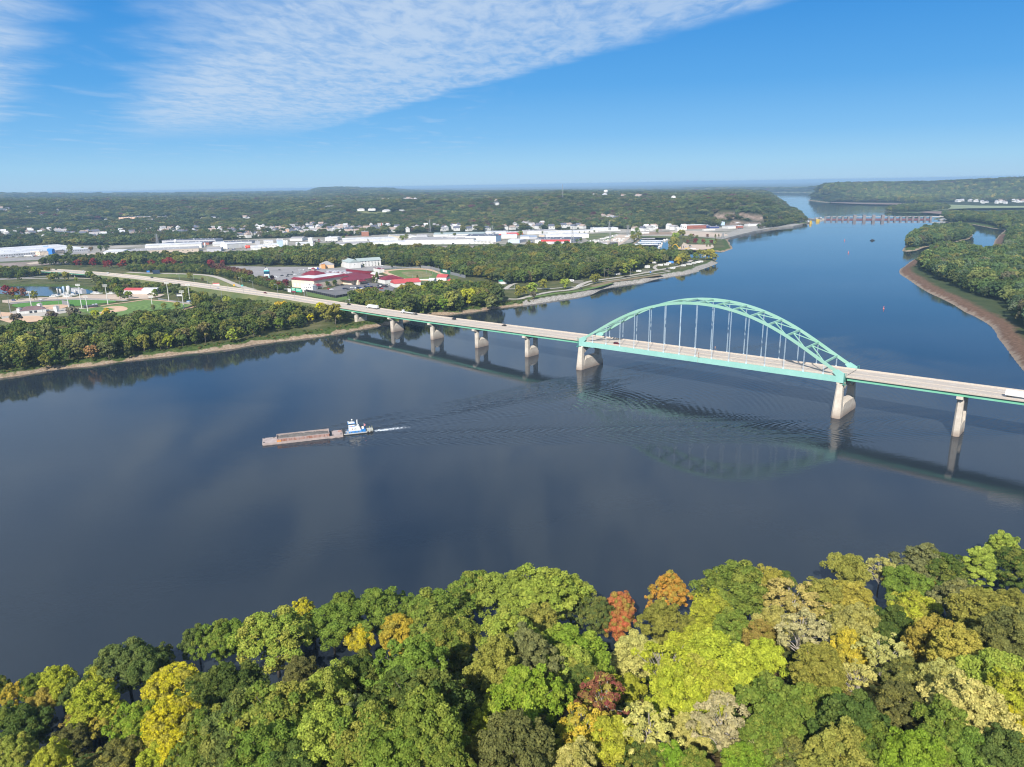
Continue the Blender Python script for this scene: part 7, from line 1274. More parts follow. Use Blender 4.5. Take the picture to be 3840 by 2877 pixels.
for s_ in (-1, 1):
    m = MB(); m.bar((.6, 3.0 * s_, 2.1), (13.8, 3.0 * s_, 2.1), .06); [m.bar((x_, 3.0 * s_, 1.1), (x_, 3.0 * s_, 2.1), .05) for x_ in np.arange(.6, 14, 1.65)]; m.build('deck_rail', WALLG, o)
m = MB(); m.bar((1.2, -2.6, 1.15), (3.1, -2.4, 5.6), .5, .12); m.build('bow_stair', BLU, o)
for x in (14.6, 16.4): m = MB(); m.tube((x, -3.45, .8), (x, -3.05, .8), .62, n=14); m.build('tyre_fender', TYRE, o)
def glyph(o, segs, x, y, z, s, nm, mt):     # letters as thin bars on the near side wall
    for k, (x0_, z0_, x1_, z1_) in enumerate(segs): MB().bar((x + x0_ * s, y, z + z0_ * s), (x + x1_ * s, y, z + z1_ * s), .05, .17 * s, up=(0, 1, 0)).build(nm, mt, o)
NAV = mat('lettering_navy', (.04, .06, .12), .6, .05, 1); m = MB(); m.box(5.25, 5.6, -2.34, -2.24, 3.9, 5.0); m.build('door_panel', mat('door_brown', (.35, .12, .07), .6, .1, 1), o)
m = MB(); m.bar((6.5, -2.31, 3.95), (7.05, -2.31, 5.0), .06, .2, up=(0, 1, 0)); m.bar((7.05, -2.31, 5.0), (7.6, -2.31, 3.95), .06, .2, up=(0, 1, 0)); m.build('side_letter', NAV, o)
# ------------------------------------------------------------------ signs, lamps, masts
x, y = P0(lambda p: fr(960, 980, .06036, p), 740, 1400); o = thing('casino_sign_tower', 'tall two legged sign tower with a teal screen and a round letter Q on top', 'sign', x, y, LZ, -.05); u = .06036 * math.hypot(x, y) / F
TQ = mat('sign_teal', (.10, .55, .62), .5, .05, .3); LAQ = mat('leg_aqua', (.35, .75, .72), .5, .05, .3); SCR = mat('sign_screen', (.02, .10, .16), .3, .1, .4, col2=(.02, .03, .08))
for s_ in (-1, 1): MB().box(s_ * 118 * u - 28 * u, s_ * 118 * u + 28 * u, -1, 1, -.5, 480 * u).build('leg', WALLW, o); MB().box(s_ * 118 * u - 12 * u, s_ * 118 * u + 24 * u, -1.1, 1.1, 60 * u, 480 * u).build('leg_panel', LAQ, o)
MB().box(-150 * u, 150 * u, -1.3, 1.3, 480 * u + .01, 570 * u).build('white_band', WALLW, o); MB().box(-155 * u, 155 * u, -1.4, 1.4, 570 * u + .01, 740 * u).build('screen', SCR, o); MB().taper((-168 * u, 168 * u, -1.7, 1.7), (-110 * u, 110 * u, -1.2, 1.2), 740 * u + .02, 800 * u).build('teal_cornice', TQ, o)
m = MB(); m.yprism([(-105 * u, 800 * u), (105 * u, 800 * u), (95 * u, 880 * u), (30 * u, 925 * u), (-30 * u, 925 * u), (-95 * u, 880 * u)], -1.1, 1.1); m.build('white_crest', WALLW, o)
m = MB(); n = 20
for k in range(n): a, b = 2 * math.pi * k / n, 2 * math.pi * (k + 1) / n; m.bar((38 * u * math.cos(a), -1.2, 850 * u + 40 * u * math.sin(a)), (38 * u * math.cos(b), -1.2, 850 * u + 40 * u * math.sin(b)), .3, .35, up=(0, 1, 0))
m.bar((14 * u, -1.22, 828 * u), (44 * u, -1.22, 800 * u), .3, .35, up=(0, 1, 0)); m.build('round_letter', NAV, o); MB().tube((-60 * u, 0, 925 * u), (-30 * u, 0, 990 * u), 22 * u, n=12).build('top_ornament', NAV, o)
SGN = mat('sign_green', (.02, .42, .26), .5, .05, .3); GALV = mat('galvanised_steel', (1, 1, 1))
gz_ = 15.5; a = np.array(G(*CA([(500, 1430)])[0], gz_)); b = np.array(G(*CA([(850, 1470)])[0], gz_)); o, Ls = frame('sign_gantry', 'overhead highway sign gantry with two green panels beside the cream hall', 'sign', a, b); o.location.z = gz_
m = MB(); m.bar((0, 0, -4), (0, 0, 8), .35); m.bar((Ls, 0, -4), (Ls, 0, 8), .35); m.bar((-Ls * .8, 6, 6.2), (Ls, 0, 7.6), .5); m.bar((-Ls * .8, 6, 5.0), (Ls, 0, 6.4), .3); m.build('gantry_frame', GALV, o)
for u0, u1, z0, z1, mt in ((.08, .36, 6.0, 9.6, SGN), (.40, .82, 5.0, 9.4, SGN), (.08, .36, 4.0, 5.8, mat('sign_maroon', (.25, .05, .08), .5, .05, .3)), (-.22, .02, 3.6, 8.2, WALLW), (.9, 1.0, 6, 8, WALLW)):
    q = MB().box(Ls * u0, Ls * u1, -.4, -.2, z0, z1).build('sign_panel', mt, o)
    if mt is SGN: m = MB(); [m.box(Ls * (u0 + .03), Ls * (u1 - .03 - .05 * (k % 2)), -.44, -.41, z1 - .9 - 1.05 * k, z1 - .55 - 1.05 * k) for k in range(3)]; m.build('white_legend', WHT, q)
x, y, z = *P0(f5, 430, 105, 12), 12; o = thing('billboard', 'dark billboard standing over the bushes beside the highway', 'billboard', x, y + 12, 6); MB().box(-6, 6, -.3, .3, 3, 9).build('board', mat('billboard_dark', (.03, .05, .09), .4, .1, .3), o); m = MB(); m.tube((0, .6, -3), (0, .6, 6), .4); m.build('post', DARK, o)
x, y = P0(f5, 350, 100, 8); o = thing('roadside_sign', 'small blue roadside sign left of the dark billboard', 'sign', x, y, 8); MB().box(-2.6, 2.6, -.1, .1, 0, 3).build('panel', BLUEP, o); m = MB(); m.bar((-1.5, .2, -4), (-1.5, .2, 2), .2); m.bar((1.5, .2, -4), (1.5, .2, 2), .2); m.build('posts', GALV, o)
x, y = P0(f5, 1525, 335, 8); o = thing('roadside_sign', 'white roadside sign with a red top between slip road and highway', 'sign', x, y, 6.5); MB().box(-5, 5, -.1, .1, 2, 6).build('panel', WALLW, o); MB().box(-5, 5, -.12, -.11, 4.8, 6).build('red_strip', REDP, o); m = MB(); m.bar((-3, .2, -3), (-3, .2, 5), .25); m.bar((3, .2, -3), (3, .2, 5), .25); m.build('posts', GALV, o)
for x_, y_, c_, l_ in ((1835, 350, (.8, .4, .05), 'orange warning sign on the slip road'), (1978, 362, (.02, .5, .45), 'small teal sign where the slip road joins')): x, y = P0(f5, x_, y_, 12); o = thing('roadside_sign', l_, 'sign', x, y, 12); q = MB().box(-1.3, 1.3, -.08, .08, 1.2, 3.8).build('panel', PAINT, o); q.color = (*c_, 1); MB().bar((0, .15, -2), (0, .15, 3), .2).build('post', GALV, o)
def lamp(label, fn, xb, yb, yt, z, arm=0, grp='highway lamp posts', heads=0, name='lamp_post', cat='lamp post'):
    p = fn([(xb, yb), (xb, yt)]); x, y = G(*p[0], z); h = (p[0][1] - p[1][1]) / F * math.hypot(x, y) * 1.04; o = thing(name, label, cat, x, y, z, 0, grp)
    MB().tube((0, 0, -1), (0, 0, h), .28 if not heads else .55, .16 if not heads else .3).build('pole', GALV if not heads else WALLW, o)
    if arm: MB().bar((0, 0, h), (arm, 0, h + .6), .18).build('lamp_arm', GALV, o); MB().box(arm - .8, arm + .8, -.25, .25, h + .5, h + .8).build('lamp_head', WALLW, o)
    if heads:
        m = MB(); [m.bar((-2.6, 0, h - .6 - 1.5 * k), (2.6, 0, h - .6 - 1.5 * k), .25) for k in range(2)]; m.build('crossbar', GALV, o)
        for k in range(2):
            for q in range(heads): xx = -2.4 + 4.8 * q / (heads - 1); MB().box(xx - .45, xx + .45, -.7, -.1, h - .9 - 1.5 * k, h - .1 - 1.5 * k).build('floodlight', WALLW, o)
    return o
for k, (x_, b_, t_, z, ar) in enumerate(((370, 262, 215, 8, 0), (605, 300, 262, 9, 0), (890, 232, 150, 7, -3), (1145, 272, 155, 7, 0), (1380, 312, 195, 7, 0), (1430, 415, 290, 11, 4), (1665, 355, 300, 9, 0), (1735, 455, 330, 13, 0), (1978, 345, 215, 14, -4), (1998, 485, 370, 14, 4), (2165, 385, 265, 14, -4), (1942, 380, 262, 13, 0))):
    lamp(['lamp post at the left toe of the highway bank', 'short lamp post on the highway bank by the pale tree', 'leaning lamp post on the slip road lawn', 'lamp post behind the lone tree on the slip road lawn', 'lamp post right of the bare bush on the lawn', 'curved arm lamp post in the highway median by the silver car', 'short post at the inner edge of the curved slip road', 'lamp post at the near edge of the highway above the dry grass', 'curved arm lamp post where slip road and highway join', 'lamp post near the dry grass at the bridge side', 'lamp post on the far verge left of the casino sign', 'plain post beside the teal slip road sign'][k], f5, x_, b_, t_, z, ar)
for k, (x_, b_, t_, z, ar) in enumerate(((170, 1545, 1190, 15, -3), (597, 1580, 1385, 16, 0), (525, 1420, 1230, 15, -3), (835, 1465, 1330, 15.5, 0), (912, 1478, 1330, 15.5, 0), (1915, 1620, 1560, 17.5, 4), (2003, 1590, 1430, 17, 0))):
    lamp(['tall lamp post on the highway in front of the maroon trees', 'lamp post at the near highway edge below the sign gantry', 'lamp post behind the sign gantry', 'lamp post just right of the green sign panels', 'second lamp post right of the green sign panels', 'curved lamp post where the bridge meets the shore', 'tall lamp post by the black pickup on the bridge'][k], CA, x_, b_, t_, z, ar)
for k, (fn, x_, b_, t_, hd) in enumerate(((f5, 710, 600, 312, 5), (f5, 430, 738, 535, 5), (f5, 965, 722, 450, 5), (f5, 1075, 622, 340, 5), (f0, 1190, 532, 300, 4), (f0, 1415, 532, 185, 5), (f0, 1520, 592, 362, 5), (f0, 1868, 472, 180, 5), (f0, 548, 525, 295, 4))):
    lamp(['tall white floodlight mast behind the centre field fence', 'floodlight mast standing in front of the striped outfield', 'floodlight mast at the right corner of the striped outfield', 'rightmost floodlight mast by the small white hut', 'floodlight mast left of the dugout', 'tallest floodlight mast just left of the dugout', 'floodlight mast in front of the dugout', 'floodlight mast at the left foul line by the gravel lot', 'thin floodlight mast above the small outfield'][k], fn, x_, b_, t_, LZ, 0, 'ball park floodlight masts', hd, 'floodlight_mast', 'floodlight')
for k, (x_, b_, t_) in enumerate(((180, 610, 430), (205, 700, 420), (25, 690, 470), (742, 615, 430), (715, 540, 415), (1030, 545, 360), (5, 420, 330), (280, 345, 240), (2010, 340, 240))): lamp('thin grey pole number %s from the left at the clay ball fields' % ['three', 'four', 'one', 'seven', 'six', 'eight', 'zero', 'five', 'nine'][k] if 0 else ['thin pole left of the concession building', 'taller thin pole left of the concession building', 'thin pole at the far left clay field', 'thin pole in front of the concession roof', 'thin pole behind the concession roof', 'thin pole right of the clay infield', 'pole at the very left edge by the road', 'pole beside the dark red pond trees', 'pole at the right end of the pond lot'][k], f0, x_, b_, t_, LZ, 0, 'thin poles at the clay ball fields', 0, 'light_pole', 'pole')
lamp('tall brown wooden pole in the scrub by the highway bank', f5, 1645, 705, 445, LZ, 0, None, 0, 'utility_pole', 'pole')
for k, x_ in enumerate((1037, 1123, 1240, 1372, 1497, 1600, 1665, 1718, 1765, 1805, 1868, 1650)): lamp('light pole %s of the race track' % ['at the left end', 'second along the far side', 'third along the far side', 'at the middle of the far side', 'fifth along the far side', 'with twin lamps', 'near the far right bend', 'on the right bend inside', 'next on the right bend', 'tall one at the right bend', 'by the green scoreboard', 'behind the far fence'][k], DT, x_, 325 if x_ < 1640 else 405, 258 if x_ < 1640 else 280, LZ, 0, 'race track light poles', 0, 'light_pole', 'pole')
for k, (x_, b_, t_) in enumerate(((1420, 490, 420), (1565, 490, 400), (1710, 488, 430), (1840, 460, 400), (1932, 455, 400))): lamp(['short pole left of the dark conifer in the track infield', 'short pole right of the dark conifer', 'short pole further right in the track infield', 'short pole near the track right bend', 'last short pole at the track right bend'][k], DT, x_, b_, t_, LZ, 0, 'short poles inside the race track', 0, 'light_pole', 'pole')
for k, (fn, x_, b_, t_) in enumerate(((RVF, 993, 265, 150), (RVF, 1035, 280, 180), (RVF, 1205, 300, 190), (RVF, 1180, 400, 350), (RVF, 1032, 405, 320), (RVF, 1445, 335, 280), (PK, 133, 475, 375), (PK, 228, 560, 480), (PK, 1450, 300, 245), (RVF, 135, 500, 360))): lamp(['white pole beside the blue tent', 'white pole right of the blue tent', 'power pole with arms behind the shore row campers', 'short white post at the shore', 'pole in front of the fifth wheel camper', 'pole by the point motorhome', 'pole beside the green roofed bath house', 'pole in the loop road island', 'lamp pole in the park woods', 'pole at the foot of the big left campground trees'][k], fn, x_, b_, t_, LZ, 0, 'campground poles', 0, 'light_pole', 'pole')
a, b = PK([(1780, 410), (1780, 215)]); x, y = G(*a, LZ); h = (a[1] - b[1]) / F * math.hypot(x, y); o = thing('utility_pole', 'twin wooden H frame power pole behind the round riverside tree', 'power pole', x, y); m = MB(); m.bar((0, 0, -1), (0, 0, h), .45); m.bar((5.5, 0, -1), (5.5, 0, h), .45); m.bar((-1.5, 0, h * .9), (7, 0, h * .9), .35); m.bar((0, 0, h * .85), (5.5, 0, h * .6), .25); m.build('frame', BARK, o)
# scoreboards, fences, tent, dog track fittings
a, b = Bq(DT, [(1900, 385), (2060, 415)]); o, Ls = frame('scoreboard', 'green and white race scoreboard at the right bend of the track', 'scoreboard', a, b); MB().box(0, Ls, 0, 2, -.3, 6.5).build('back_board', mat('board_green', (.015, .12, .085), .6, .05, .2), o); MB().box(Ls * .25, Ls * .7, -.1, -.01, 2.5, 6).build('white_panel', WALLW, o)
x, y = P0(f5, 910, 600); o = thing('scoreboard', 'small black and white scoreboard beyond the outfield fence', 'scoreboard', x, y); MB().box(-5, 5, -.2, .2, 6, 11).build('board', DARK, o); MB().box(-4, 4, -.26, -.21, 7, 9).build('white_panel', WALLW, o); m = MB(); m.bar((-3, .3, -1), (-3, .3, 7), .3); m.bar((3, .3, -1), (3, .3, 7), .3); m.build('posts', GALV, o)
x, y = P0(f5, 1095, 638); o = thing('field_hut', 'small white hut with a blue side at the outfield corner', 'hut', x, y); MB().box(-5, 5, -2, 2, -.3, 3.2).build('wall', WALLW, o); MB().box(-5.3, 5.3, -2.3, 2.3, 3.203, 3.5).build('roof', BLUEP, o)
def fence(name, label, pts, h, m_, z=LZ, step=6.):
    P = [np.array(p) for p in pts]; o = empty(name, (P[0][0], P[0][1], z)); tag(o, label, 'fence'); q = MB(); r_ = MB()
    for a, b in zip(P[:-1], P[1:]):
        a_, b_ = a - P[0], b - P[0]; q.bar((a_[0], a_[1], h / 2), (b_[0], b_[1], h / 2), .06, h * .96, up=(0, 0, 1)); ln = np.linalg.norm(b - a)
        for k in range(int(ln / step) + 1): c = a_ + (b_ - a_) * k * step / max(ln, .1); r_.bar((c[0], c[1], -.5), (c[0], c[1], h), .14)
    q.build('panel', m_, o); r_.build('post_row', GALV, o); return o
MESHF = mat('chain_mesh', (.24, .25, .27), .7, .2, 3); fence('lot_fence', 'dark screen fence round the near edge of the south casino lot', Bq(CA, [(880, 1335), (1655, 1505), (2400, 1370)]), 3.0, mat('black_screen', (.02, .02, .03), .8, .1, 1), LZ + .4)
fence('track_fence', 'grey mesh fence on the far right side of the race track', Bq(DT, [(1560, 305), (1720, 320), (1890, 365)]), 5, MESHF); fence('track_fence', 'dark mesh fence from the scoreboard down to the sheds', Bq(DT, [(2070, 415), (2212, 450), (2330, 480)]), 5, MESHF); fence('track_rail', 'low white rail round the near edge of the race track', Bq(DT, [(1270, 500), (1500, 512), (1750, 505), (1820, 495)]), 1.6, WALLW)
fence('track_fence', 'thin grey fence on the left far side of the race track', Bq(DT, [(880, 330), (1240, 308), (1540, 300)]), 2.4, MESHF)
fence('outfield_fence', 'dark outfield fence round the right corner of the striped field', Bq(f5, [(965, 740), (1060, 715), (1145, 690), (1120, 655), (930, 635), (700, 600), (520, 570)]), 2.2, MESHF)
fence('outfield_fence', 'thin fence along the small far outfield', Bq(f0, [(180, 460), (900, 405), (1400, 385), (1900, 395)]), 1.8, MESHF); fence('backstop_fence', 'tall mesh backstop right of the small clay infield', Bq(f0, [(1080, 475), (1190, 490), (1210, 520)]), 6, MESHF)
x, y = P0(RVF, 975, 260); o = thing('tent', 'blue and white tent under the campground trees', 'tent', x, y); m = MB(); m.add([(-4, -3, 0), (4, -3, 0), (4, 3, 0), (-4, 3, 0), (-4, 0, 4), (4, 0, 4)], [(0, 1, 5, 4), (2, 3, 4, 5), (0, 4, 3), (1, 2, 5)]); m.build('canvas', BLUEP, o)
x, y = P0(RVF, 548, 465); o = thing('refuse_bin', 'small bright blue bin on the campground road edge', 'bin', x, y, LZ + .6); MB().taper((-1, 1, -.8, .8), (-1.2, 1.2, -1, 1), 0, 1.8).build('body', BLUEP, o); MB().box(-1.25, 1.25, -1.05, 1.05, 1.803, 2).build('lid', DARK, o)
# yacht basin plant: silver tanks and stacks beside the pond
for k, (x_, y_, h_, r_, l_) in enumerate(((1195, 290, 11, 2.4, 'tallest silver tank beside the pond'), (1113, 285, 10, 1.2, 'pale blue column beside the pond tanks'), (1040, 280, 6, .9, 'slim white stack, third from the left at the pond'), (1055, 280, 5.5, .9, 'slim white stack, fourth from the left at the pond'), (1000, 285, 7, .8, 'leftmost slim white stack at the pond'), (1305, 285, 5, .8, 'short white post right of the silver tank'))):
    x, y = P0(f0, x_, y_); o = thing('process_tank', l_, 'tank', x, y, LZ, 0); MB().lathe([(r_, -.5), (r_, h_), (r_ * .5, h_ + .8)], 12).build('shell', WALLW if k != 1 else LBLUE, o, True); MB().bar((r_ + .1, 0, 0), (r_ + .1, 0, h_), .2).build('ladder', GALV, o)
BL(f0, 1235, 250, 1420, 285, 'plant_platform', 'long grey steel platform beside the pond tanks', 'platform', 6, 5, WALLG, ROOFG)
for k, (x_, y_) in enumerate(((980, 330), (1090, 320), (1180, 325), (1260, 318), (1160, 345), (930, 340), (1690, 290), (1920, 290), (1640, 285))): boats([], '', ''); x, y = P0(f0, x_, y_); o = copy_tree(b0); o.name = 'stored_boat'; o.location = (x, y, LZ); o.scale = (1.3, 1.3, 1.2); o.rotation_euler = (0, 0, .25); tag(o, 'white boat stored on the lot between ball fields and pond', 'boat', 'boats on the pond lot')
# ------------------------------------------------------------------ trees of the middle distance
def at_tree(fn, x_, y_, s, col, label, grp=None, k=None, z=None, world=None, sz=None):
    x, y = world or P0(fn, x_, y_, LZ); k = random.randrange(4) if k is None else k; con = 'conifer' in label or 'evergreen' in label; tm, th, tr_ = TCN if con else TM[k]; zz = hg1(x, y) if z is None else z
    o = place(tm, x, y, zz - .2, s, sz or s * random.uniform(.92, 1.1), random.uniform(0, 6.28), col if not isinstance(col, str) else jit(PAL[col])); tag(o, label, 'tree', grp)
    if any(q in label for q in ('maroon', 'crimson', 'dark red', 'dusky', 'red tree')): o.name = 'maple_tree'
    elif 'bush' in label or 'shrub' in label: o.name = 'round_shrub'
    elif not con and grp is None and s > .85: o.name = 'shade_tree'
    return o
RED = (.17, .028, .045); REDB = (.25, .03, .04)
for k, (x_, y_, s) in enumerate(((1090, 655, .85), (1350, 660, 1.05), (1290, 665, .6), (1620, 660, 1.05), (1550, 670, .6), (1900, 680, 1.1), (1830, 680, .8), (2150, 680, 1.1), (2080, 680, .75))): at_tree(LW, x_, y_, s * 1.1, REDB, 'maroon roadside tree along the highway, %s' % ['first from the left', 'second large one', 'low one by the second', 'third large one', 'low one by the third', 'fourth large one', 'low one by the fourth', 'fifth large one', 'low one by the fifth'][k], 'maroon trees along the highway')
for k, (x_, y_, s) in enumerate(((165, 850, 1.0), (420, 865, 1.0), (635, 830, .8), (725, 830, 1.2), (805, 840, .85), (935, 830, .55), (1045, 850, .5), (1180, 825, .6), (1640, 830, .8), (1440, 870, 1.0))): at_tree(MW, x_, y_, s * 1.1, REDB, 'maroon tree in the roadside thicket, %s' % ['left of the dark billboard', 'behind the dark billboard', 'right of the billboard', 'tall one above its row', 'round one of a pair', 'small one above a bare tree', 'smallest one low down', 'small one with dark woods behind', 'faded one at the lot corner', 'first of the dusky row'][k], 'maroon trees along the highway')
for k in range(11): x_ = 1505 + k * 62; at_tree(MW, x_, 905 + k * 15 + (k % 2) * 8, 1.05, (.16, .075, .07), 'dusky purple brown tree in the row beside the north casino lot', 'dusky trees in a row beside the north lot')
for k, (x_, y_, s) in enumerate(((60, 1230, 1.0), (190, 1270, .9), (370, 1240, 1.05), (-60, 1200, .9), (-140, 1150, 1.0), (20, 1110, .9), (250, 1230, .8))): at_tree(CA, x_, y_, s * .85, RED if k != 6 else (.12, .10, .08), 'dark red tree near the casino sign legs, %s' % ['second left of the hall', 'low one between the pair', 'nearest to the cream hall', 'right behind the sign', 'left of the sign tower', 'behind the others', 'greyish one'][k], 'dark red trees round the casino sign')
for k, (x_, y_, s, c) in enumerate(((120, 335, 1.1, REDB), (265, 345, 1.0, REDB), (205, 338, .7, REDB), (420, 352, .9, (.22, .08, .06)), (600, 405, .9, 'ol'), (312, 400, .55, 'g'), (2080, 370, 1.1, 'g'), (1660, 250, .8, 'dg'), (2050, 320, 1.0, 'dg'))): at_tree(f0, x_, y_, s, c, ['round crimson tree at the pond, leftmost', 'crimson tree behind a pole at the pond', 'low crimson tree between the two at the pond', 'rusty tree at the right end of the pond trees', 'olive tree on the pale road edge', 'small round green tree on the road edge', 'green tree at the left end of the red roofed shed', 'small dark tree on the pond bank right end', 'dark tree behind the shed end'][k])
